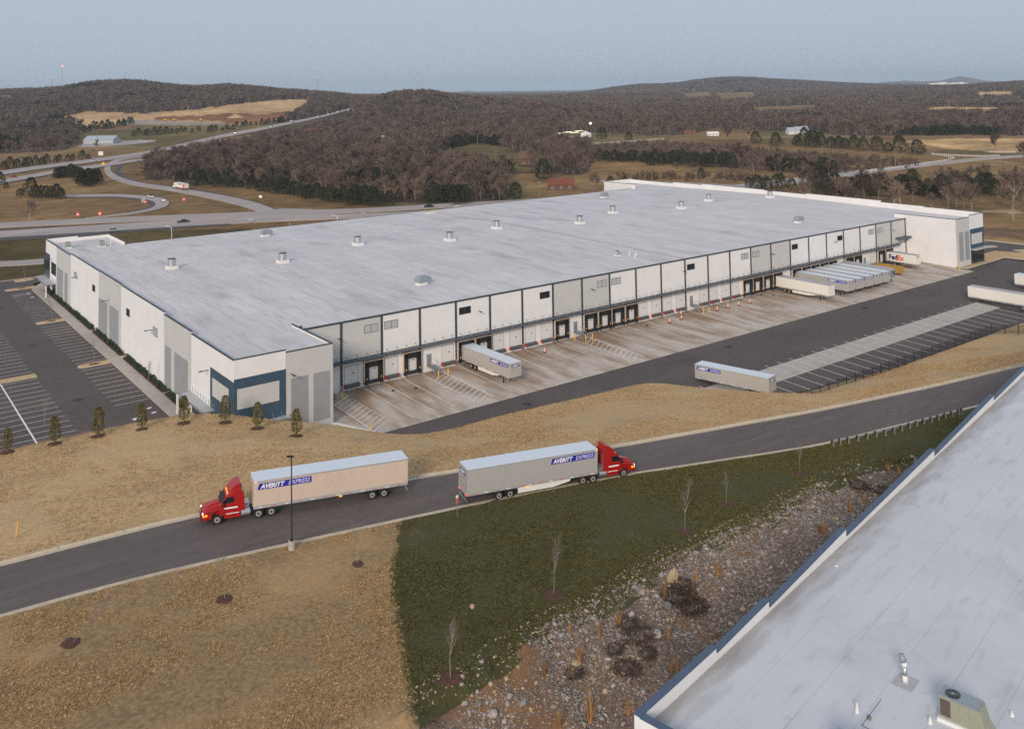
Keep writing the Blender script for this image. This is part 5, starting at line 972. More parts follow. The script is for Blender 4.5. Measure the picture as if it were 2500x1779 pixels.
for i, (xa, xb, zt, ze) in enumerate(segs):
    if i == 0: zt = ze = (zt+ze)/2
    zt -= .07; ze -= .07; segs[i][2] = zt
    p = MB().prism([(xa+.01, -2), (xb-.01, -2), (xb-.01, ze), (xa+.01, zt)], -.36, 0, 1).build('wall_panel', 'white_wall', nb); n = max(1, int((xb-xa)/3.05)); zz = lambda x: zt+(ze-zt)*(x-xa)/(xb-xa)
    for k in range(n): q = (xb-xa)/n; u0, u1 = xa+k*q+.008, xa+(k+1)*q-.008; MB().prism([(u0, zz(u0)), (u1, zz(u1)), (u1, zz(u1)+.07), (u0, zz(u0)+.07)], -.43, .07, 1).build('coping', 'coping_blue', p)
MB().box(0, .36, -75, -.37, -2, segs[0][2]).build('wall_panel', 'white_wall', nb); MB().box(-.07, .43, -75, -.44, segs[0][2], segs[0][2]+.07).build('coping', 'coping_blue', nb)
MB().box(.3, 190, -80, -.3, RZN-.4, RZN-.02).build('roof_deck', 'dark', nb)
sw = 3.05; strips = {}
for k in range(26):
    off = (k*7.3) % 19; x = .36-off+0.0
    while x < 189:
        xa, xb = max(x, .36)+.01, min(x+30, 190)-.01
        if xb > xa+.5: MB().box(xa, xb, -.36-(k+1)*sw+.007, -.36-k*sw-.007, RZN-.06, RZN+(.006 if k % 2 else 0)).build('roof_sheet', 'roof_near', nb)
        x += 30
def nb_loc(px, py): w = U(px, py, RZN); return w
w = nb_loc(2210, 1665); t = empty('flue_pipe', tuple(w), .18); tag(t, 'bent silver flue pipe standing on the near roof', 'pipe'); MB().box(-.75, .75, -.62, .62, 0, .03).build('flashing', 'alu_roof_d', t); MB().cyl((0, 0, 0), (0, 0, .45), .19, .16, 14).build('boot', 'farm_white', t, smooth=True)
MB().cyl((0, 0, .45), (0, 0, .95), .15, None, 14).build('stack', 'steel', t, smooth=True); MB().cyl((0, 0, .95), (.02, .06, 1.22), .155, .19, 14).build('elbow', 'farm_white', t, smooth=True); MB().cyl((.02, .06, 1.2), (.05, .22, 1.62), .21, .17, 14).build('hood', 'unit_grey', t, smooth=True)
for px, py, h, l in ((2092.5, 1738, .55, 'small white vent pipe left of the olive unit on the near roof'), (2271, 1764, .32, 'white pipe stub beside the olive rooftop unit'), (2471, 1747, .25, 'small white drain cap at the right edge of the near roof'), (2042, 1381, .06, 'flat roof drain on the near roof')):
    w = nb_loc(px, py); o = MB().cyl((0, 0, 0), (0, 0, h*.5), .13, .08, 10).cyl((0, 0, h*.5), (0, 0, h), .08, None, 10).build('vent_pipe', 'farm_white', None, tuple(w)); tag(o, l, 'pipe', 'small pipes on the near roof')
def rtu(px, py, label):
    w = nb_loc(px, py); t = empty('rooftop_air_unit', tuple(w), math.atan2(BN[1], BN[0])); tag(t, label, 'air unit', 'olive air units on the near roof')
    MB().box(-.1, 2.55, -.15, 1.15, 0, .22).build('curb_base', 'farm_white', t); b = MB().box(0, 2.1, 0, 1.1, .22, 1.42).build('casing', 'olive', t, bevel=.02); MB().box(-.03, 2.13, -.03, 1.13, 1.42, 1.47).build('lid', 'unit_grey', t)
    MB().prism([(2.1, .22), (2.75, .22), (2.45, .6), (2.2, 1.42), (2.1, 1.42)], .02, 1.08, 1).build('intake_hood', 'olive', t)
    f = MB().cyl((.62, .55, 1.47), (.62, .55, 1.5), .42, None, 20).build('fan_guard', 'dark', t); MB().cyl((.62, .55, 1.5), (.62, .55, 1.53), .1, None, 10).build('motor', 'galv', f)
    for k in range(6): a = PI*k/6; MB().bar((.62+math.cos(a)*.42, .55+math.sin(a)*.42, 1.51), (.62-math.cos(a)*.42, .55-math.sin(a)*.42, 1.51), .012, .012).build('guard_wire', 'unit_grey', f)
    MB().box(.06, .62, -.02, .0, .38, 1.3).build('coil', 'brown_grill', b); MB().box(-.02, 0, .1, 1.0, .38, 1.3).build('coil', 'brown_grill', b)
    for x in (.68, 1.15, 1.62): MB().box(x, x+.42, -.012, 0, .3, 1.36).build('access_panel', 'olive', b)
    return t
rtu(2294, 1757, 'olive rooftop unit with a round fan opening near the lower right corner'); rtu(2030, 1868, 'olive rooftop unit cut by the bottom edge of the picture')
w = nb_loc(2104, 1779); t = empty('gas_pipe', tuple(w), math.atan2(BN[1], BN[0])); tag(t, 'thin dark pipe run on blocks at the bottom edge of the near roof', 'pipe'); MB().bar((0, 0, .2), (0, 3, .2), .03, .03).bar((0, 0, .2), (3.5, 0, .2), .03, .03).build('run', 'dark', t); MB().box(-.1, .1, 1, 1.2, 0, .18).box(1.5, 1.7, -.1, .1, 0, .18).build('block', 'rail_wood', t)

# ------------------------------------------------------------------ along the road
def gfg(px, py):                                           # ground of the near side seen at that spot
    d = ray(px, py); t = np.linspace(40, 320, 6000); W = CAMP+t[:, None]*d; s = W[:, 2]-hfg(W[:, 0], W[:, 1]); k = int(np.argmax(s < 0)); w = W[k]; return np.array([w[0], w[1], float(hfg(w[0], w[1]))])
w = gfg(712.4, 1341); t = empty('street_lamp', tuple(w)); tag(t, 'tall black lamp post on a round concrete base at the kerb', 'street lamp')
def hpx(w, ytop):                                          # height above w whose top is seen at that row
    lo, hi = 0, 40
    for _ in range(40):
        m = (lo+hi)/2
        if proj(w+np.array([0, 0, m]))[1][0] > ytop: lo = m
        else: hi = m
    return m
Hl = hpx(w, 1114); MB().cyl((0, 0, -.4), (0, 0, .85), .33, None, 18).build('base', 'concrete', t, smooth=False); MB().box(-.16, .16, -.16, .16, .85, .97).build('base_plate', 'dark', t); MB().cyl((0, 0, .85), (0, 0, Hl), .075, .06, 8).build('pole', 'dark', t)
MB().box(-.5, .14, -.2, .2, -.05, .10).build('lamp_head', 'dark', t, (0, 0, Hl), bevel=.02).rotation_euler = (0, .25, .3)
w = gfg(1116.5, 1262); t = empty('sign_post', tuple(w)); tag(t, 'thin steel post with an orange and white marker behind the trailer', 'road sign'); h = hpx(w, 1208); MB().cyl((0, 0, -.2), (0, 0, h), .035, None, 6).build('post', 'galv', t); MB().box(-.12, .12, -.03, .03, h-.8, h-.3).build('marker_plate', 'orange', t); MB().box(-.14, .14, -.035, .035, h-.28, h-.02).build('marker_plate', 'refl', t)
w = gfg(38, 1313); t = empty('marker_post', tuple(w)); tag(t, 'leaning yellow marker post in the grass at the left edge', 'marker post'); MB().cyl((0, 0, -.1), (.22, .05, 1.45), .06, None, 8).build('post', 'yellow', t); MB().cyl((.2, .045, 1.3), (.23, .05, 1.52), .075, None, 8).build('cap', 'yellow', t)
w = gfg(2088, 940); t = empty('stand_pipe', tuple(w)); tag(t, 'dark bent pipe standing in the berm grass beside the road', 'pipe'); MB().bar((0, 0, -.1), (0, 0, 1.8), .05, .05).bar((0, 0, 1.8), (.5, .1, 1.75), .05, .05).build('pipe_run', 'dark', t)
for px, py, l in ((740, 1230, None),):
    pass
# guard rail
gr = [(2035.7, 1093), (2053, 1088.9)]+[(2050+x*.1972, 800+y*.1972) for x, y in ((118, 1450), (235, 1425), (350, 1398), (462, 1372), (572, 1355), (680, 1330), (775, 1300), (875, 1268), (962, 1245), (1050, 1215), (1145, 1190), (1230, 1168), (1315, 1143), (1400, 1120), (1485, 1095), (1522, 1083))]
pts = [gfg(x, y-2) for x, y in gr]; t = empty('guard_rail', tuple(pts[0])); tag(t, 'weathered guard rail on short posts between the road and the near building', 'guard rail'); o0 = pts[0]
prev = None
for p_ in pts:
    q = p_-o0; MB().box(-.08, .08, -.09, .09, -.2, .70).build('post', 'rail_wood', t, tuple(q)); MB().box(-.08, .08, .10, .32, .42, .80).build('block', 'dark', t, tuple(q))
    if prev is not None:
        a, b = Vector(prev)+Vector((0, .36, .62)), Vector(q)+Vector((0, .36, .62)); d = (b-a); mb = MB()
        for dz in (-.14, -.03, .1): mb.bar(a+Vector((0, 0, dz)), b+Vector((0, 0, dz)), .05, .05)
        mb.build('rail', 'galv', t)
    prev = q
# chain link fence
fp = [(1780+x*.14023, 780+y*.14023) for x, y in ((755, 1350), (960, 1330), (1165, 1295), (1352, 1255), (1545, 1212), (1740, 1165), (1912, 1118), (2088, 1070), (2256, 1022))]
fp = fp[:8]+[(2050+x*.1972, 800+y*.1972) for x, y in ((118, 658), (235, 628), (357, 590), (470, 555), (590, 522), (710, 488), (820, 458), (925, 415), (1030, 382), (1148, 335), (1235, 295), (1325, 262), (1425, 228), (1522, 190), (1620, 157), (1682, 137), (1745, 112), (1818, 90), (1917, 72))]
P = [U(x, y, -1.5) for x, y in fp]; P = [np.array([p_[0], -51.2+(.5 if p_[0] < 70 else 0), -1.75]) for p_ in P]
P += [np.array([P[-1][0]+.2, P[-1][1]-2.7*k, -1.75+.55*k]) for k in (1, 2, 3, 4)]
t = empty('chain_link_fence', tuple(P[0])); tag(t, 'low black chain link fence along the trailer stalls', 'fence'); pm_ = MB().cyl((0, 0, -.5), (0, 0, 2.1), .085, None, 6).mesh('post', 'dark')
for i, p_ in enumerate(P):
    q = p_-P[0]; link('post', pm_, t, tuple(q), 0, (1, 1, 1.12 if i in (len(P)-5, len(P)-6) else 1))
    if i:
        r = P[i-1]-P[0]; d = q-r; L = float(np.linalg.norm(d)); mb = MB(); mb.bar(tuple(r+[0, 0, 1.85]), tuple(q+[0, 0, 1.85]), .03, .03)
        mb.build('top_rail', 'dark', t)
        mb = MB(); n = int(L/.19)
        for k in range(-9, n):
            for sgn in (1, -1):
                x0, x1 = k*.19, k*.19+1.7; z0_, z1_ = .08, 1.78
                if sgn < 0: z0_, z1_ = z1_, z0_
                if x0 < 0: z0_ += (z1_-z0_)*(-x0)/1.7; x0 = 0
                if x1 > L: z1_ += (z0_-z1_)*(x1-L)/(x1-x0) if x1 > x0 else 0; x1 = L
                if x1-x0 < .05: continue
                a = r+d*x0/L; b = r+d*x1/L; nn = np.array([0, .008, .012]); mb.add([a+[0, 0, z0_], b+[0, 0, z1_], b+[0, 0, z1_+.045], a+[0, 0, z0_+.045]], [(0, 1, 2, 3)])
        o = mb.build('wire_mesh', 'dark', t); o['kind'] = 'stuff'
# ------------------------------------------------------------------ trees
def bare_tree(seed, H=12.0, spread=4.6, ntw=1500, mats=('bark', 'twig'), tw=.05, trunk_r=.2, first=.25, joined=True, name='bare_tree'):
    q = np.random.default_rng(seed); A, B = MB(), MB(); tips = []
    def prism3(mb, a, b, ra, rb):
        d = b-a; n = d/np.linalg.norm(d); u = np.cross(n, [0, 0, 1.0]) if abs(n[2]) < .9 else np.cross(n, [1.0, 0, 0]); u /= np.linalg.norm(u); v = np.cross(n, u)
        ring = [(u*math.cos(k*2.094)+v*math.sin(k*2.094)) for k in range(3)]; mb.add([a+r*ra for r in ring]+[b+r*rb for r in ring], [(0, 1, 4, 3), (1, 2, 5, 4), (2, 0, 3, 5)])
    top = np.array([q.normal()*.3, q.normal()*.3, H*.62]); prism3(A, np.array([0, 0, -.4]), np.array([0, 0, H*first]), trunk_r, trunk_r*.8); prism3(A, np.array([0, 0, H*first]), top, trunk_r*.8, trunk_r*.3)
    for i in range(11):
        z = H*(first+.40*(i/11)); o = np.array([0, 0, 1.0])*z+top*0; o = np.array([top[0]*max(0, (z/H-first))*2, top[1]*max(0, (z/H-first))*2, z])
        a = q.uniform(0, 2*PI); el = q.uniform(.45, 1.1)+.3*i/11; L = H*q.uniform(.26, .42)*(1-.25*i/11); d = np.array([math.cos(a)*math.cos(el)*spread/4.6, math.sin(a)*math.cos(el)*spread/4.6, math.sin(el)]); e = o+d*L; prism3(A, o, e, trunk_r*.38, trunk_r*.14); tips.append((o, e, d, L))
        for j in range(4):
            t = q.uniform(.3, 1.0); o2 = o+(e-o)*t; d2 = d+q.normal(size=3)*.55; d2[2] = abs(d2[2])*.8+.15; d2 /= np.linalg.norm(d2); L2 = L*q.uniform(.35, .6); e2 = o2+d2*L2; prism3(A, o2, e2, trunk_r*.14, trunk_r*.06); tips.append((o2, e2, d2, L2))
    tips.append((top*.8, top+np.array([0, 0, H*.2]), np.array([0, 0, 1.0]), H*.3)); n = len(tips)
    for k in range(ntw):
        o, e, d, L = tips[q.integers(0, n)]; t = q.uniform(.15, 1.0); p = o+(e-o)*t; dd = d*.6+q.normal(size=3)*.6; dd[2] += .45; dd /= np.linalg.norm(dd); l = q.uniform(.6, 1.7)*H/12; w = np.cross(dd, q.normal(size=3)); w = w/np.linalg.norm(w)*tw*H/12
        B.add([p-w, p+w, p+dd*l], [(0, 1, 2)])
    if not joined: return A.mesh('trunk', mats[0]), B.mesh('crown', mats[1])
    me = bpy.data.meshes.new(name); nv = len(A.v); me.from_pydata(A.v+B.v, [], A.f+[tuple(i+nv for i in f) for f in B.f]); me.materials.append(M[mats[0]]); me.materials.append(M[mats[1]])
    mi = np.zeros(len(me.polygons), np.int32); mi[len(A.f):] = 1; me.polygons.foreach_set('material_index', mi); me.update(); return me
def cedar(seed, H=8.0, R=2.6, n=1100, mat='cedar', name='cedar', sz=.34, tip=.75):
    q = np.random.default_rng(seed); mb = MB(); mb.cyl((0, 0, -.3), (0, 0, H*.5), .16, .08, 5); ph = q.uniform(0, 6, 4)
    for _ in range(n):
        h = q.uniform(0.02, 1)**.85; a = q.uniform(0, 2*PI); lob = 1+.16*math.sin(3*a+ph[0]+h*5)+.12*math.sin(5*a+ph[1]-h*9)
        prof = min(1, (h/.16)**.6) if h < .16 else (1-(h-.16)/.84)**tip; rr = R*prof*lob*q.uniform(.72, 1.06)+.05
        c = np.array([math.cos(a)*rr, math.sin(a)*rr, .15+h*H]); up = np.array([math.cos(a)*.3, math.sin(a)*.3, 1.0]); u = q.normal(size=3); u /= np.linalg.norm(u); v = up*.8+q.normal(size=3)*.5; v /= np.linalg.norm(v); s = sz*q.uniform(.6, 1.3)
        mb.add([c-u*s*.6, c+u*s*.6, c+v*s*1.6], [(0, 1, 2)])
    return mb.mesh(name, mat)
BT = [bare_tree(s, 12, sp, 2300, tw=.034, mats=('pale_bark' if s in (3, 6) else 'bark', 'twig')) for s, sp in ((1, 4.6), (2, 5.4), (3, 3.8), (4, 5.0), (5, 4.2), (6, 5.8))]
BTF = [bare_tree(20+s, 12, 4.8, 850, tw=.085, trunk_r=.3) for s in range(5)]          # far ones: fewer, broader twigs
CE = [cedar(40+s, 6.6+.5*(s % 3), 2.9+.35*(s % 3), 950, tip=.34+.16*(s % 3)) for s in range(5)]; CEF = [cedar(60+s, 8, 3.0, 260, sz=.8, tip=.6) for s in range(3)]
SB = [leaf_ball('brush', 'scrub', 1.4, 2.6, 200, .30, 80+s) for s in range(3)]
def forest():
    N1 = 120000; out = []
    Z = nr.uniform(380**.9, 1600**.9, 60000)**(1/.9); PXr = nr.uniform(-700, 3200, 60000)
    Z2 = 1600*(7800/1600)**nr.uniform(0, 1, 190000)**.8; P2 = nr.uniform(-400, 2900, 190000)
    Z = np.r_[Z, Z2]; PX = np.r_[PXr, P2]
    x = (PX-1250)/FPX*Z; y = (-4-CAMP[2]-Z*RM[2][2]-x*RM[0][2])/RM[1][2]; W = CAMP+Z[:, None]*RM[2]+x[:, None]*RM[0]+y[:, None]*RM[1]; W[:, 2] = terr(W[:, 0], W[:, 1])
    px, py, zz = proj(W); ok = cover_class(px, py); 
    # keep the roads open
    for up, lo in ROADS: ok &= ~inpoly(px, py, list(up)+list(lo)[::-1])
    # thin out with distance so that crowns keep covering the ground
    keep = nr.random(len(Z)) < np.where(Z < 1600, np.clip(Z/1500, .18, 1)*.9, 1.0)
    scr = inpoly(px, py, [(1960, 462), (2300, 430), (2900, 430), (2900, 560), (2440, 545), (2380, 515)]) | inpoly(px, py, [(1500, 425), (1800, 430), (1900, 437), (1800, 446), (1500, 440)])
    for c_, p_ in COVER:
        if c_ == SCR: scr |= inpoly(px, py, p_)
    ok2 = ok & keep & (W[:, 1] > 190)
    return W[ok2], Z[ok2], px[ok2], py[ok2], W[scr & (nr.random(len(Z)) < .6) & (W[:, 1] > 160)]
ROADS = [([(-200, 415), (0, 418), (197, 392), (372, 366), (500, 337), (640, 310), (710, 296), (790, 280), (850, 265)], [(-200, 470), (0, 454), (138, 427), (276, 408), (372, 394), (430, 388), (500, 374), (640, 347), (710, 330), (790, 309), (880, 284)]),
         ([(1770, 450), (1955, 428), (2251, 396), (2560, 370)], [(1760, 468), (1975, 448), (2265, 410), (2560, 386)])]
W, Z, px, py, WS = forest()
near = Z < 1500; nt = near.sum(); idx = nr.integers(0, len(BT), nt); cedm = (vnoise(W[:, 0], W[:, 1], 90) > .80)
hgt = lambda n, a=.55, b=1.2: nr.uniform(a, b, n)
a_ = near & ~cedm; s = hgt(a_.sum()); scatter('bare_woodland', W[a_], nr.integers(0, 6, a_.sum()), nr.uniform(0, 6.28, a_.sum()), s, BT, 'bare winter woodland stretching behind the warehouse', 'woodland')
a_ = near & cedm; scatter('cedar_woodland', W[a_], nr.integers(0, 5, a_.sum()), nr.uniform(0, 6.28, a_.sum()), nr.uniform(.7, 1.4, a_.sum()), CE, 'dark cedars mixed into the bare woodland', 'woodland')
a_ = ~near & ~cedm; s = hgt(a_.sum())*(1+(Z[a_]-1500)/3800); s3 = np.stack([s*1.25, s*1.25, np.minimum(s, 1.5)], 1); scatter('far_woodland', W[a_], nr.integers(0, 5, a_.sum()), nr.uniform(0, 6.28, a_.sum()), s3, BTF, 'far bare woodland on the hills up to the horizon', 'woodland')
a_ = ~near & cedm; s = hgt(a_.sum())*(1+(Z[a_]-1500)/3000); s3 = np.stack([s*1.3, s*1.3, np.minimum(s, 1.5)], 1); scatter('far_cedar_woodland', W[a_], nr.integers(0, 3, a_.sum()), nr.uniform(0, 6.28, a_.sum()), s3, CEF, 'far dark evergreen patches in the woodland', 'woodland')
n = len(WS); s = nr.uniform(.5, 1.3, n); scatter('scrub', WS, nr.integers(0, 3, n), nr.uniform(0, 6.28, n), s, SB, 'reddish brown scrub in the fields right of the farm drive', 'scrub')
print('forest', near.sum(), (~near).sum(), n)
# individual trees one can tell apart
def row(pts, n, jx, jy, variants, name, label, cat, group, s0, s1):
    a = np.array(pts, float); s = np.r_[0, np.cumsum(np.hypot(*np.diff(a, axis=0).T))]
    for k in range(n):
        q = (k+rnd.uniform(.2, .8))/n*s[-1]; x = np.interp(q, s, a[:, 0])+rnd.uniform(-jx, jx); y = np.interp(q, s, a[:, 1])+rnd.uniform(-jy, jy); w = G(x, y)
        sc_ = rnd.uniform(s0, s1); o = link(name, variants[rnd.randrange(len(variants))], None, tuple(w), rnd.uniform(0, 6.28), (sc_*rnd.uniform(.85, 1.15), sc_*rnd.uniform(.85, 1.15), sc_)); tag(o, label, cat, group)
row([(434, 450), (560, 455), (600, 462), (650, 470), (705, 473)], 20, 3, 3, CE, 'cedar', 'dark cedar in the dense row behind the slip road lorry', 'cedar tree', 'cedars behind the slip road', .95, 1.35)
row([(700, 474), (760, 484), (800, 492), (850, 498), (905, 500), (952, 502)], 19, 3, 4, CE, 'cedar', 'dark cedar in the hedge row above the middle of the highway', 'cedar tree', 'cedars above the highway middle', .95, 1.35)
row([(815, 446), (880, 446), (950, 452), (985, 455)], 13, 3, 3, CE, 'cedar', 'dark cedar in the second row, behind the small brown clearing', 'cedar tree', 'cedars behind the small clearing', 1.0, 1.4)
row([(1040, 488), (1080, 494), (1140, 496)], 9, 3, 5, CE, 'cedar', 'dark cedar in the clump left of the red roofed house', 'cedar tree', 'cedars left of the red roofed house', .9, 1.5)
for x, y, l, s in ((1258, 488, 'round dark cedar just left of the red roofed house', 1.3), (1207, 488, 'small dark cedar between the clump and the round cedar', .8), (1328, 440, 'tall olive green cedar behind the red roofed house', 1.9), (1240, 432, 'dark cedar at the foot of the green hill clearing', 1.5), (1490, 458, 'small round cedar above the white roof corner', .9), (1527, 462, 'low dark cedar right of the white roof corner', .9), (1712, 438, 'dark round cedar in the pale field', .95), (974, 490, 'small cedar standing alone at the clearing edge', .8), (1000, 486, 'grey green bush cedar beside the clearing edge', .7), (1535, 345, 'dark cedar right of the white gabled house', 1.4), (1470, 341, 'tall dark cedar beside the white gabled house', 1.9)):
    w = G(x, y); tag(link('cedar', CE[rnd.randrange(5)], None, tuple(w), rnd.uniform(0, 6), s), l, 'cedar tree')
row([(1462, 392), (1530, 396), (1600, 401), (1700, 406), (1795, 408)], 30, 4, 4, CE, 'cedar', 'dark cedar in the long row behind the pale field', 'cedar tree', 'cedars behind the pale field', 1.0, 1.5)
row([(1870, 414), (1950, 420), (2040, 424)], 14, 4, 4, CE, 'cedar', 'dark cedar in the clump beside the country road bend', 'cedar tree', 'cedars by the country road bend', 1.0, 1.5)
for x, y, s in ((1895, 357, 1.7), (1945, 356, 1.3), (1965, 358, 2.2), (1985, 360, 2.2), (2003, 358, 1.8), (2030, 362, 1.4), (2048, 363, 1.5), (2062, 364, 1.4), (2085, 366, 1.7), (2108, 368, 1.5), (2142, 370, 1.8), (2168, 372, 1.2), (2197, 374, 1.9), (2240, 378, 1.7), (1845, 350, 1.6)):
    w = G(x, y); tag(link('cedar', CE[rnd.randrange(5)], None, tuple(w), rnd.uniform(0, 6), (s*1.15, s*1.15, s)), 'dark cedar in the loose line behind the white roofed farm', 'cedar tree', 'cedars behind the white roofed farm')
row([(1825, 462), (1870, 462), (1937, 465)], 7, 4, 4, CE, 'cedar', 'dark cedar poking up behind the white right parapet', 'cedar tree', 'cedars behind the white parapet', .8, 1.2)
row([(1990, 470), (2070, 476), (2140, 480), (2215, 476)], 22, 5, 8, CE, 'cedar', 'dark cedar in the group right of the country road', 'cedar tree', 'cedars right of the country road', .9, 1.5)
row([(2219, 470), (2300, 478), (2380, 476), (2432, 470)], 22, 5, 10, CE, 'cedar', 'dark cedar in the thick group at the right, above the far tower', 'cedar tree', 'cedars above the far tower', .9, 1.6)
row([(136, 434), (160, 435), (186, 432)], 9, 2, 3, CE, 'cedar', 'dark cedar in the left clump inside the interchange', 'cedar tree', 'cedars of the left interchange clump', .9, 1.25); row([(190, 446), (212, 452), (238, 450)], 10, 3, 5, CE, 'cedar', 'dark cedar in the right clump inside the interchange', 'cedar tree', 'cedars of the right interchange clump', 1.0, 1.5)
for x, y, s in ((75, 482, 1.5), (86, 484, 1.0), (100, 483, .9), (112, 484, .95), (125, 485, 1.0), (138, 485, 1.1), (148, 486, .9), (48, 481, .7), (15, 461, .6), (-3, 450, 1.2)): w = G(x, y); tag(link('cedar', CE[rnd.randrange(5)], None, tuple(w), rnd.uniform(0, 6), s), 'dark cedar in the group at the start of the loop road', 'cedar tree', 'cedars at the start of the loop road')
row([(0, 416), (30, 413), (62, 409), (110, 402), (160, 397), (222, 391)], 14, 5, 2, CE, 'cedar', 'small cedar in the line beside the interstate at the left', 'cedar tree', 'cedars beside the interstate at the left', .7, 1.3)
row([(320, 333), (345, 331), (410, 328), (435, 325), (455, 324), (490, 323)], 13, 5, 2, CE, 'cedar', 'dark cedar in the line in front of the bare earth field', 'cedar tree', 'cedars in front of the bare earth field', .9, 1.6)
row([(500, 322), (560, 316), (610, 309), (660, 300), (700, 293), (735, 285), (780, 274)], 26, 4, 3, CEF, 'cedar', 'dark cedar in the belt between the bare earth field and the interstate', 'cedar tree', 'cedars between the field and the interstate', .7, 1.25)
row([(145, 316), (200, 320), (240, 317), (290, 308), (322, 300)], 26, 5, 4, CEF, 'cedar', 'dark cedar in the clumps left of the bare earth field', 'cedar tree', 'cedars left of the bare earth field', .9, 1.5)
BI = [bare_tree(100+s, 12, 4.8, 1900, tw=.045, trunk_r=.22) for s in range(4)]
def bare(x, y, s, l, g=None): w = G(x, y); tag(link('bare_tree', BI[rnd.randrange(4)], None, tuple(w), rnd.uniform(0, 6), s), l, 'tree', g)
for x, y, s, l in ((953, 385, 1.6, 'big pale branched bare tree in the middle of the wood'), (2110, 492, 1.3, 'bare tree among the cedars right of the country road'), (2475, 540, 1.9, 'large bare tree at the right edge beyond the far tower'), (2500, 400, 1.4, 'bare tree beside the road at the right edge'), (2430, 372, 1.5, 'round bare tree in front of the tan field at the right'), (1806, 415, 1.7, 'tall bare tree standing in front of the cedar row'), (1775, 348, 1.6, 'bare tree right of the small white house'), (1828, 344, 1.7, 'second bare tree right of the small white house'), (72, 541, .9, 'lone bare tree in the grass inside the loop road'), (1425, 400, 1.6, 'tall bare tree right of the red chimney like post'), (1385, 398, 1.2, 'bare tree with crooked limbs above the red roofed house'), (1390, 300, 1.3, 'bare tree beside the white gabled house'), (1450, 470, 1.0, 'bare tree right of the red roofed house'), (2340, 502, 1.4, 'bare tree in front of the right cedar group')): bare(x, y, s, l)
for k in range(26): bare(rnd.uniform(560, 1230), rnd.uniform(452, 478) if k % 2 else rnd.uniform(430, 455), rnd.uniform(.9, 1.35), 'bare tree along the front of the wood beyond the highway', 'bare trees along the wood front')
for k in range(60): bare(rnd.uniform(1960, 2520), rnd.uniform(440, 520), rnd.uniform(.7, 1.15), 'bare tree in the mixed growth right of the country road', 'bare trees right of the country road')
for k in range(14): bare(rnd.uniform(1640, 2060), rnd.uniform(412, 428), rnd.uniform(.6, .95), 'bare tree among the cedars beyond the pale field', 'bare trees beyond the pale field')
for k in range(10): bare(rnd.uniform(380, 560), rnd.uniform(395, 436), rnd.uniform(.95, 1.35), 'bare tree in the wood behind the slip road bend', 'bare trees behind the slip road bend')
for x, y, s, l in ((105, 640, .42, 'bare red twigged bush beyond the car park'),): w = G(150/1.1, 655); 
# magnolias on the berm, each in a ring of mulch
MG = [cedar(120+s, 3.6, .90, 950, 'holly', 'crown', .16, .34) for s in range(3)]; mgt = MB().cyl((0, 0, -.2), (0, 0, 1.2), .05, .04, 7).mesh('trunk', 'bark')
ring = None
def mulch_ring(w, r, label, group='mulch rings'):
    mb = MB(); n = 22; vs = [(0, 0, .13)]; q = np.random.default_rng(int(abs(w[0]*10))+1); j = q.uniform(.86, 1.12, n)
    for rr, zz in ((.6, .11), (1.0, -.02)):
        for k in range(n):
            a = 2*PI*k/n; x, y = math.cos(a)*r*rr*j[k], math.sin(a)*r*rr*j[k]; vs.append((x, y, float(hfg(w[0]+x, w[1]+y))-w[2]+zz+.03))
    fs = [(0, 1+k, 1+(k+1) % n) for k in range(n)]+[(1+k, 1+n+k, 1+n+(k+1) % n, 1+(k+1) % n) for k in range(n)]
    o = mb.add(vs, fs).build('mulch_ring', 'mulch', None, tuple(w)); return tag(o, label, 'mulch ring', group)
names = ['leftmost', 'second', 'third', 'fourth', 'fifth', 'sixth', 'seventh', 'last and rightmost']
for k, (x, y, h) in enumerate(((18, 1103, 53), (133, 1083, 61), (240, 1064, 65), (346, 1048, 58), (449, 1032, 60), (550, 1031, 60), (629, 1045, 58), (724, 1064, 60))):
    w = gfg(x, y); s = hpx(w, y-h)/3.75; r = mulch_ring(w, .95, 'brown mulch ring under the %s magnolia on the berm' % names[k], 'mulch rings on the berm')
    t = link('magnolia_tree', mgt, None, tuple(w), k*1.3); tag(t, '%s young magnolia of the eight on the berm' % names[k], 'tree', 'young magnolias on the berm'); c = link('crown', MG[k % 3], t, (0, 0, .25), 0, (s*.88, s*.88, s))
# thin bare saplings
SP = [bare_tree(140+s, 4.5, 1.5, 190, ('pale_bark', 'twig'), .013, .034, .36, False) for s in range(4)]
for k, (x, y, tx, ty, l, r) in enumerate(((548, 1463, 556, 1338, 'bare sapling below the road, left of the lamp post', .78), (873, 1377, 880, 1268, 'bare sapling below the road, right of the lamp post', .65), (1352, 1452, 1356, 1312, 'bare sapling in the middle of the green lawn', 1.0), (1100, 1657, 1112, 1505, 'bare sapling at the lower edge of the green lawn', 1.05), (1672, 1297, 1671, 1180, 'bare sapling in the green lawn near the stones', .8), (1773, 1230, 1776, 1160, 'bare sapling right of the middle of the green lawn', .7), (1953, 1157, 1944, 1078, 'bare sapling farthest right, near the guard rail', .8), (172, 1573, 172, 1440, 'bare sapling blown over to the right in the tan grass', .95))):
    w = gfg(x, y); mulch_ring(w, r, 'mulch ring round the '+l, 'mulch rings below the road'); a, b = SP[k % 4]; s = hpx(w, ty)/4.6
    t = link('sapling', a, None, tuple(w), k*1.1, s*1.12); tag(t, l, 'tree', 'bare saplings below the road'); link('crown', b, t)
    if k == 7: t.rotation_euler = (0, 1.05, .25)
    else: t.rotation_euler = (rnd.uniform(-.04, .04), rnd.uniform(-.04, .06), k)
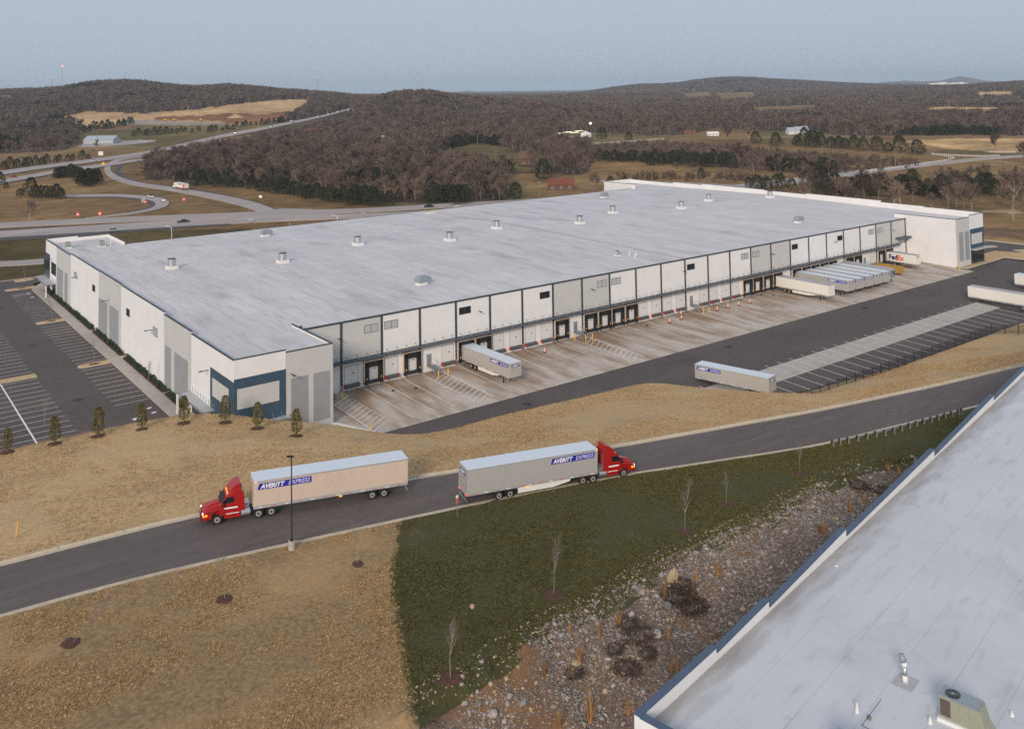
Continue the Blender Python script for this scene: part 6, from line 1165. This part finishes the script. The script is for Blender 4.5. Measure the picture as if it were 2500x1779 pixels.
for x, y, l in ((110, 690, 'bare young tree on the octagonal island'), ): a, b = SP[1]; t = link('sapling', a, None, (-18.4, 146.6, .15), 0, .9); tag(t, l, 'tree'); link('crown', b, t)
for k, (x, y, l) in enumerate(((-21.8, 88.8, 'bare young tree on the middle car park island'), (-22, 45.9, 'bare young tree on the near car park island'), (-40, 45.6, 'bare young tree on the left hand car park island'), (-17.9, 24, 'bare young tree on the path near the entrance'), (-36, 16, 'bare tree between the car park and the berm'))): a, b = SP[k % 4]; t = link('sapling', a, None, (x, y, .1), k, 1.15); tag(t, l, 'tree'); link('crown', b, t)
# ------------------------------------------------------------------ grass, stones
tf = []
for s in range(4):
    q = np.random.default_rng(200+s); mb = MB()
    for _ in range(9): a = q.uniform(0, 6.28); r = q.uniform(0, .12); c = np.array([math.cos(a)*r, math.sin(a)*r, 0]); d = np.array([math.cos(a)*.5+q.normal()*.5, math.sin(a)*.5+q.normal()*.5, q.uniform(.5, 1.0)])*q.uniform(.06, .13); wv = np.array([-math.sin(a), math.cos(a), 0])*.022; mb.add([c-wv, c+wv, c+d], [(0, 1, 2)])
    tf.append(mb)
TT = [m_.mesh('tuft', 'tuft') for m_ in tf]; TG = [m_.mesh('tuft', 'tuft_green') for m_ in tf]
def grass(name, n, x0, x1, fa, fb, variants, label, cond=None, s=(.7, 1.5), zoff=0.0):
    X = nr.uniform(x0, x1, n); t = nr.random(n); Y = fa(X)+(fb(X)-fa(X))*t; k = np.ones(n, bool)
    if cond is not None: k = cond(X, Y)
    X, Y = X[k], Y[k]; Zv = hfg(X, Y)+zoff; n = len(X); scatter(name, np.stack([X, Y, Zv], 1), nr.integers(0, 4, n), nr.uniform(0, 6.28, n), nr.uniform(*s, n), variants, label, 'grass')
clump = lambda X, Y: nr.random(len(X)) < .5+.6*smooth((vnoise(X, Y, .9)+vnoise(X+40, Y, .4)-.8)/.6)
grass('tan_grass', 150000, -60, 5, lambda x: np.maximum(rockl(x), -115), lambda x: kerbN(x)-.3, TT, 'dormant tan grass below the road', lambda X, Y: (X < tb(Y)+.3) & clump(X, Y), (.5, 1.15))
grass('green_grass', 200000, -35, 62, lambda x: np.maximum(rockl(x)-.8, -115), lambda x: kerbN(x)-.3, TG, 'rough green grass between the road and the stony slope', lambda X, Y: (X > tb(Y)-.2) & clump(X, Y), (.6, 1.5))
grass('berm_grass', 170000, -62, 120, lambda x: kerbF(x)+.3, lambda x: crest(x)+.8, TT, 'dormant tan grass on the berm', clump, (.5, 1.1))
RK = []
for s in range(6):
    bm = bmesh.new(); bmesh.ops.create_icosphere(bm, subdivisions=1, radius=.5); q = np.random.default_rng(300+s)
    for v in bm.verts: v.co *= q.uniform(.62, 1.15); v.co.z *= .7; v.co.x *= 1.15
    me = bpy.data.meshes.new('rock'); bm.to_mesh(me); bm.free(); me.materials.append(M['rock'] if s < 4 else M['rock_tan']); RK.append(me)
def rocks(name, n, s0, s1, pw, fa, fb, label, dens=None, zo=0.0, tan=.15):
    X = nr.uniform(-52, 60, n); t = nr.random(n); Y = fa(X)+(fb(X)-fa(X))*t; k = Y > bline(X)-3
    if dens is not None: k &= dens(X, Y)
    X, Y = X[k], Y[k]; n = len(X); S = s0+(s1-s0)*nr.random(n)**pw; i_ = np.where(nr.random(n) < tan, nr.integers(4, 6, n), nr.integers(0, 4, n)); scatter(name, np.stack([X, Y, hfg(X, Y)+S*.05+zo], 1), i_, nr.uniform(0, 6.28, n), np.stack([S, S*nr.uniform(.7, 1.1, n), S*nr.uniform(.6, 1.0, n)], 1), RK, label, 'stones', np.stack([nr.uniform(-.5, .5, n), nr.uniform(-.5, .5, n)], 1))
rub = lambda X, Y: nr.random(len(X)) < np.clip(.2+1.3*smooth((vnoise(X, Y, 7)+.6*vnoise(X, Y, 2.5)-.55)/.45+np.clip((X+2)/15, 0, .8)), 0, 1)
rocks('small_stones', 210000, .04, .22, 2.6, lambda x: bline(x)-1, lambda x: rockl(x)+.3, 'broken grey stones covering the slope', rub)
rocks('stones', 9000, .25, .65, 3.0, lambda x: bline(x)-1, lambda x: rockl(x)+.2, 'larger broken stones in the slope', rub)
rocks('edge_stones', 2200, .08, .3, 2.5, lambda x: rockl(x)-.6, lambda x: rockl(x)+1.6, 'pale stones along the edge of the lawn', None, .02, .6)
for k, (x, y, s, tn, l) in enumerate(((1643, 1415, 1.9, 1, 'tall pale upright boulder near the edge of the lawn'), (1629, 1486, 1.35, 0, 'pale round boulder below the upright one'), (1541, 1507, 1.2, 0, 'flat grey boulder left of the round pale one'), (1600, 1552, 1.3, 0, 'pale boulder with a yellowish side low on the slope'), (1584, 1550, .9, 0, 'grey boulder leaning on the yellowish one'), (1407, 1627, 1.1, 1, 'angular tan boulder low on the slope'), (1452, 1606, .7, 1, 'small pale boulder in the brown patch'), (1205, 1748, 1.0, 0, 'grey boulder at the bottom edge of the slope'), (1153, 1483, .75, 1, 'single pale stone lying on the green lawn'), (1237, 1660, .6, 1, 'pale stone at the lower lawn edge'), (1198, 1671, .55, 1, 'second pale stone at the lower lawn edge'), (1813, 1491, .8, 1, 'pinkish boulder half way to the near building'))):
    w = gfg(x, y); bm = bmesh.new(); bmesh.ops.create_icosphere(bm, subdivisions=2, radius=.5); q = np.random.default_rng(400+k); f_ = q.normal(size=(5, 3))
    for v in bm.verts: v.co *= .85+.16*sum(math.sin(4*Vector(f).dot(v.co)+i) for i, f in enumerate(f_))/2
    me = bpy.data.meshes.new('boulder'); bm.to_mesh(me); bm.free(); me.materials.append(M['rock_tan'] if tn else M['rock']); tag(link('boulder', me, None, (w[0], w[1], w[2]+s*.12), k*1.7, (s*.8, s*.7, s*(1.25 if k == 0 else .7))), l, 'boulder', 'boulders on the stony slope')
dg_ = []
for s in range(3):
    q = np.random.default_rng(500+s); mb = MB()
    for _ in range(60): a = q.uniform(0, 6.28); r = q.uniform(0, .12); c = np.array([math.cos(a)*r, math.sin(a)*r, 0]); d = np.array([math.cos(a)*.22+q.normal()*.10, math.sin(a)*.22+q.normal()*.10, q.uniform(.7, 1.3)]); wv = np.array([-math.sin(a), math.cos(a), 0])*.02; mb.add([c-wv, c+wv, c+d], [(0, 1, 2)])
    dg_.append(mb.mesh('grass_clump', 'dry'))
for k, (x, y, s) in enumerate(((1415, 1620, 1.5), (1624, 1462, 1.3), (1690, 1475, 1.1), (1512, 1525, 1.2), (1464, 1560, 1.2), (1441, 1762, 1.9), (1367, 1775, 1.2), (1330, 1650, 1.0), (1393, 1552, .9), (1631, 1560, 1.0), (1753, 1408, 1.2), (1700, 1420, .9), (2013, 1306, 1.4), (2076, 1246, 1.3), (2110, 1230, .9), (2000, 1300, .9), (1534, 1745, 1.1), (1653, 1640, .9), (1750, 1560, .9), (2170, 1155, 1.2), (2195, 1160, 1.0), (1845, 1320, .9), (1640, 1640, .8))):
    w = gfg(x, y); tag(link('grass_clump', dg_[k % 3], None, tuple(w), k, s), 'dry orange grass clump standing among the stones', 'grass clump', 'dry grass clumps on the stony slope')
M['bramble'] = pm('bramble_twigs', (.06, .04, .027), .95, .4, 3, obj=True, rvar=.3)
br2 = [leaf_ball('bramble', 'bramble', 1.5, .95, 750, .13, 600+s) for s in range(3)]
for k, (x, y, s) in enumerate(((1560, 1560, 1.1), (1535, 1530, .8), (1650, 1465, 1.3), (1690, 1490, 1.1), (1665, 1440, 1.0), (1530, 1640, .9), (1400, 1650, .7), (1580, 1600, .7), (2095, 1190, 1.0), (2150, 1200, .8), (1500, 1590, .7))):
    w = gfg(x, y); tag(link('bramble', br2[k % 3], None, tuple(w), k, (s*1.1, s*.9, s*.7)), 'dark tangled bramble on the stony slope', 'bramble', 'brambles on the stony slope')

# ------------------------------------------------------------------ far buildings, masts, poles, signs
def house(px, py, wpx, wall, roof, label, h=3.0, rh=2.0, depth=8, rot=None, chim=False, off=0.0, name='house'):
    w = G(px, py); Zd = proj(w)[2][0]; Wd = wpx*Zd/FPX; t = empty(name, tuple(w), (YAW-PI/2 if rot is None else rot)); tag(t, label, 'house' if name == 'house' else name.replace('_', ' '))
    MB().box(-Wd/2, Wd/2, -depth/2, depth/2, -3, h).prism([(-depth/2, h), (depth/2, h), (0, h+rh*.95)], -Wd/2+.05, Wd/2-.05, 0).build('wall', wall, t)
    r = MB().add([(-Wd/2-.4, -depth/2-.5, h-.2), (Wd/2+.4, -depth/2-.5, h-.2), (Wd/2+.4, 0, h+rh), (-Wd/2-.4, 0, h+rh), (-Wd/2-.4, depth/2+.5, h-.2), (Wd/2+.4, depth/2+.5, h-.2), (-Wd/2-.4, -depth/2-.5, h-.4), (Wd/2+.4, -depth/2-.5, h-.4)], [(0, 1, 2, 3), (3, 2, 5, 4), (6, 7, 1, 0)]).build('roof', roof, t)
    if chim: MB().box(Wd*.2, Wd*.2+.9, -.4, .5, h, h+rh+1).build('chimney', 'brick_red', r)
    n = max(2, int(Wd/4))
    for k in range(n): x = -Wd/2+(k+.5)*Wd/n; f = MB().box(x-.55, x+.55, -depth/2-.06, -depth/2, .9, 2.2).build('window', 'farm_white' if wall != 'farm_white' else 'louvre', t); MB().box(x-.42, x+.42, -depth/2-.09, -depth/2-.06, 1.02, 2.08).build('pane', 'glass', f)
    return t
house(1369, 462, 62, 'house_wall', 'brick_red', 'brown ranch house with a red roof and long porch beyond the highway', 3.2, 2.6, 10, chim=True)
house(1430, 334, 20, 'farm_white', 'farm_white', 'small white gabled house with a light beside it', 4, 3, 12, rot=YAW)
house(1740, 332, 27, 'farm_white', 'farm_white', 'small white house in the tan field'); house(1683, 328, 30, 'house_wall', 'brick_red', 'low red brown barn left of the small white house')
for x, y, l in ((1930, 328, 'left white farm building with a steep gable'), (1948, 326, 'middle white farm building of the three'), (1962, 325, 'right white farm building of the three')): house(x, y, 16, 'farm_white', 'metal_roof', l, 4, 4, 12)
house(250, 351, 72, 'metal_roof', 'metal_roof', 'long pale blue metal shed beside the interstate', 5.0, 4.5, 22, name='shed'); house(765, 333, 50, 'car_silver', 'roof_red', 'red roofed barn in the wood right of the interstate', 6, 4, 12, name='barn')
house(16, 245, 20, 'farm_white', 'farm_white', 'white gabled house on the left hill', 5, 5, 14); house(80, 247, 28, 'farm_white', 'metal_roof', 'long pale house on the left hill, right of the white one', 4, 3, 12); house(45, 244, 13, 'farm_white', 'metal_roof', 'tiny pale house between the two on the left hill', 4, 3, 10)
house(936, 352, 9, 'farm_white', 'farm_white', 'tiny white shed gable in the middle of the wood', 6, 3, 10); house(1003, 349, 14, 'farm_white', 'metal_roof', 'tiny grey house with a yellow light in the wood'); house(1287, 402, 36, 'house_wall', 'house_wall', 'brown wooden house with a steep roof on the green hill', 5, 5, 9)
for k, x in enumerate((2275, 2290, 2303, 2318, 2331, 2345, 2358)):
    w = UD(x, 203.5, 5200); t = empty('industrial_building', (w[0], w[1], float(terr(w[0:1], w[1:2])[0])), YAW-PI/2); t.location[2] = w[2]-14; tag(t, 'tiny white industrial block on the right horizon', 'building', 'white blocks on the right horizon'); MB().box(-15, 15, -15, 15, -30, 14+3*(k % 3)).build('wall', 'farm_white', t)
w = G(1375, 332)
for k, (x, y, d) in enumerate(((1365, 328, .8), (1385, 325, 1), (1402, 326, .7), (1412, 322, .9))): w = G(x, y); t = empty('garden_lights', tuple(w)); MB().box(-6, 6, -2, 2, .5, 1.6).build('lit_ridge', 'farlamp' if 0 else 'refl', t); MB().box(-6, 6, -2.1, -2, 1.2, 1.6).build('light_string', 'lit_string', t); tag(t, 'string of warm lights on the low roofs left of the white gabled house', 'lights', 'light strings at the white farm')
w = G(1442, 330); t = empty('yard_light', tuple(w)); tag(t, 'bright yard light above the white gabled house', 'lamp'); MB().cyl((0, 0, 0), (0, 0, 14), .15, None, 6).build('pole', 'wood_pole', t); MB().box(-.9, .9, -.9, .9, 13.5, 15).build('lamp', 'farlamp', t)
# white fences
def rail_fence(pts, label, mat='farm_white', h=1.3, n=None, off=0):
    P_ = []; a = dens(pts, n or int(sum(math.hypot(pts[i+1][0]-pts[i][0], pts[i+1][1]-pts[i][1]) for i in range(len(pts)-1))/5))
    P_ = [G(x, y) for x, y in a]; t = empty('rail_fence', tuple(P_[0])); tag(t, label, 'fence', 'rail fences in the fields'); o0 = P_[0]
    for i, p_ in enumerate(P_):
        q = p_-o0; MB().box(-.12, .12, -.12, .12, -.3, h+.1).build('post', mat, t, tuple(q))
        if i:
            r = P_[i-1]-o0; mb = MB()
            for z in (.45, .85, 1.2): mb.bar(tuple(r+[0, 0, z*h/1.3]), tuple(q+[0, 0, z*h/1.3]), .07, .10)
            mb.build('rail', mat, t)
rail_fence([(1352, 341), (1375, 337), (1420, 333)], 'white rail fence left of the white gabled house'); rail_fence([(1452, 353), (1490, 350), (1560, 345), (1620, 340)], 'long white rail fence below the white gabled house'); rail_fence([(2093, 421), (2130, 419), (2180, 413), (2215, 408), (2260, 401), (2310, 394), (2330, 387), (2275, 377)], 'white rail fence following the country road'); rail_fence([(2275, 378), (2320, 381), (2400, 384), (2440, 382)], 'white rail fence along the tan field at the right'); rail_fence([(2415, 373), (2480, 374)], 'short white rail fence at the right edge')
rail_fence([(1640, 400), (1760, 406), (1880, 413), (2000, 421), (2080, 421)], 'dark wire fence along the pale field', 'wood_pole', 1.2, 40)
# poles, masts, lamps, signs
def pole(px, py, ytop, label, mat='wood_pole', r=.16, arm=True):
    w = G(px, py); lo, hi = 0, 120
    for _ in range(40):
        m = (lo+hi)/2; lo, hi = (m, hi) if proj(w+np.array([0, 0, m]))[1][0] > ytop else (lo, m)
    t = empty('utility_pole', tuple(w), YAW-PI/2); tag(t, label, 'utility pole'); MB().cyl((0, 0, -1), (0, 0, lo), r, r*.7, 6).build('pole', mat, t)
    if arm: MB().box(-1.1, 1.1, -.08, .08, lo-.8, lo-.6).build('cross_arm', mat, t)
for x, y, tp, l in ((127, 386, 358, 'pale utility pole beside the interstate at the left'), (1317, 479, 442, 'utility pole left of the red roofed house'), (1205, 488, 479, 'short post beside the highway above the roof'), (1166, 352, 327, 'utility pole in the middle of the wood'), (1211, 396, 368, 'utility pole on the green hill'), (1592, 441, 418, 'utility pole in the pale field'), (2186, 410, 362, 'tall utility pole beside the country road'), (2107, 414, 402, 'short pole in the scrub clearing'), (2357, 380, 350, 'utility pole in the tan field'), (888, 534, 516, 'traffic signal pole at the highway'), (569, 540, 534, 'small sign pole on the near verge of the junction'), (707, 553, 528, 'signal mast beside the junction')): pole(x, y, tp, l, 'galv' if y > 500 else 'wood_pole', .2)
def mast(px, ytop, ybase, Zd, label, lamp=True):
    b = UD(px, ybase, Zd); tp = UD(px, ytop, Zd); h = tp[2]-b[2]; t = empty('radio_mast', tuple(b), YAW); tag(t, label, 'radio mast'); r = Zd*.00055
    for a in range(3):
        x, y = math.cos(a*2.094)*r*1.1, math.sin(a*2.094)*r*1.1; MB().bar((x, y, -20), (x*.6, y*.6, h), r*.16, r*.16).build('leg', 'galv', t)
    mb = MB()
    for k in range(24):
        z0_, z1_ = k*h/24, (k+1)*h/24
        for a in range(3): a0, a1 = a*2.094, (a+1)*2.094; f0, f1 = 1.1-.5*k/24, 1.1-.5*(k+1)/24; mb.bar((math.cos(a0)*r*f0, math.sin(a0)*r*f0, z0_), (math.cos(a1)*r*f1, math.sin(a1)*r*f1, z1_), r*.1, r*.1)
    mb.build('lattice', 'galv', t)
    if lamp: MB().cyl((0, 0, h), (0, 0, h+r*2.2), r*1.2, r*.6, 8).build('beacon', 'mast_lamp' if lamp == 1 else 'refl', t)
mast(152, 163, 208, 2700, 'tall radio mast with a red lamp on the left hill'); mast(127, 191, 214, 2700, 'short radio mast left of the tall one', 2); mast(776, 191, 232, 2500, 'radio mast above the wood near the middle left', 2); mast(305, 178, 200, 3500, 'faint thin mast above the left hill', 0)
def goose(px, py, ytop, label, fl=1):
    w = G(px, py); lo = 3.0; hi = 30
    for _ in range(40):
        m = (lo+hi)/2; lo, hi = (m, hi) if proj(w+np.array([0, 0, m]))[1][0] > ytop else (lo, m)
    t = empty('street_lamp', tuple(w), YAW-PI/2); tag(t, label, 'street lamp', 'white highway lamps behind the roof'); mb = MB(); mb.cyl((0, 0, 0), (0, 0, lo-1.2), .14, .11, 8); pr = Vector((0, 0, lo-1.2))
    for k in range(1, 6): a = PI/2*k/5; q = Vector((-fl*1.6*(1-math.cos(a)), 0, lo-1.2+1.2*math.sin(a))); mb.cyl(pr, q, .10, None, 8); pr = q
    mb.build('pole', 'farm_white', t); MB().box(min(-fl*1.5, -fl*2.4), max(-fl*1.5, -fl*2.4), -.18, .18, lo-.1, lo+.08).build('lamp_head', 'farm_white', t)
goose(419, 600, 552, 'white curved highway lamp above the near left roof edge'); goose(824, 560, 525, 'white curved highway lamp above the roof, second from the left'); goose(1109, 522, 502, 'white curved highway lamp near the back edge of the roof', -1); goose(1340, 498, 484, 'low white curved lamp at the back roof edge, farthest right', -1)
def sign(px, py, ytop, wm, hm, mat, label, post='galv', diamond=False):
    w = G(px, py); lo, hi = 0, 30
    for _ in range(40):
        m = (lo+hi)/2; lo, hi = (m, hi) if proj(w+np.array([0, 0, m]))[1][0] > ytop else (lo, m)
    t = empty('road_sign', tuple(w), YAW-PI/2+.0); tag(t, label, 'road sign'); MB().bar((-wm*.3, 0, -.2), (-wm*.3, 0, lo), .08, .08).bar((wm*.3, 0, -.2), (wm*.3, 0, lo), .08, .08).build('post', post, t)
    z = lo-hm/2; pr = [(-wm/2, z-hm/2), (wm/2, z-hm/2), (wm/2, z+hm/2), (-wm/2, z+hm/2)] if not diamond else [(0, z-hm/2), (wm/2, z), (0, z+hm/2), (-wm/2, z)]
    MB().prism(pr, -.12, -.06, 1).build('sign_plate', mat, t)
    if mat == 'sign_red': MB().box(-wm*.32, wm*.32, -.15, -.12, z-.12*hm, z+.12*hm).build('white_bar', 'refl', t)
sign(350, 494, 483, 2.2, 2.4, 'sign_grey', 'grey back of a big sign inside the loop road'); sign(355, 497, 490, 1.6, 1.2, 'sign_red', 'low red sign beside the grey one inside the loop road'); sign(449, 498, 483, 1.6, 1.6, 'sign_red', 'red and white sign between the loop road and the slip road'); sign(190, 532, 518, 1.5, 2.0, 'sign_red', 'left red and white sign facing the highway'); sign(244, 530, 516, 1.5, 2.0, 'sign_red', 'right red and white sign facing the highway'); sign(252, 406, 395, 3.0, 3.0, 'sign_yellow', 'yellow diamond sign between the interstate lanes', diamond=True); sign(636, 483, 477, 1.6, 1.4, 'refl', 'small white sign in the grass right of the slip road'); sign(246, 384, 370, 4.5, 3.6, 'farm_white', 'large white billboard left of the metal shed'); sign(403, 560, 543, .7, .5, 'sign_red', 'thin red topped marker on the near verge of the highway'); sign(612, 545, 534, 2.0, .9, 'car_silver', 'small pale green street name sign at the junction')
# earth movers in the bare field
for k, (x, y, l) in enumerate(((402, 296, 'left yellow earth mover in the bare field'), (425, 295, 'middle yellow earth mover in the bare field'), (490, 296, 'right yellow earth mover in the bare field'), (580, 290, 'yellow earth mover below the soil heap'))):
    w = G(x, y); t = empty('earth_mover', tuple(w), .4*k); tag(t, l, 'earth mover', 'earth movers in the bare field'); MB().box(-3, 3, -1.4, 1.4, 1.0, 2.4).prism([(0, 2.4), (1.8, 2.4), (1.6, 3.9), (.2, 3.9)], -1, 1, 1).build('body', 'yellow', t); MB().bar((3, 0, 2), (6, 0, 3.5), .4, .4).bar((6, 0, 3.5), (8, 0, 1), .3, .3).build('arm', 'yellow', t)
    for s in (-1.3, 1.3): MB().box(-2.8, 2.6, s-.35, s+.35, 0, 1.0).build('track', 'dark', t)
w = G(575, 287); mb = MB(); vs = [(0, 0, 6)]; q = np.random.default_rng(3)
for k in range(16): a = 2*PI*k/16; r = q.uniform(13, 18); vs.append((math.cos(a)*r, math.sin(a)*r, -1))
mb.add(vs, [(0, 1+k, 1+(k+1) % 16) for k in range(16)]); M['soil'] = flat('soil', (.42, .30, .18), .95, var=.2); tag(mb.build('soil_heap', 'soil', None, tuple(w)), 'pale heap of soil in the bare earth field', 'soil heap')

# ------------------------------------------------------------------ air
HAZE = True
if HAZE:
    hz = bpy.data.materials.new('haze'); hz.use_nodes = True; hn = hz.node_tree.nodes; hl = hz.node_tree.links
    for n_ in list(hn): hn.remove(n_)
    ho = hn.new('ShaderNodeOutputMaterial'); hv = hn.new('ShaderNodeVolumePrincipled'); hv.inputs['Color'].default_value = (.72, .86, 1.0, 1); hv.inputs['Density'].default_value = .00006; hv.inputs['Anisotropy'].default_value = 0.0
    hl.new(hv.outputs[0], ho.inputs['Volume']); W0 = 26000
    o = MB().box(-W0, W0, -W0, W0, -60, 260).build('haze', hz); o['kind'] = 'stuff'; o.display_type = 'WIRE'
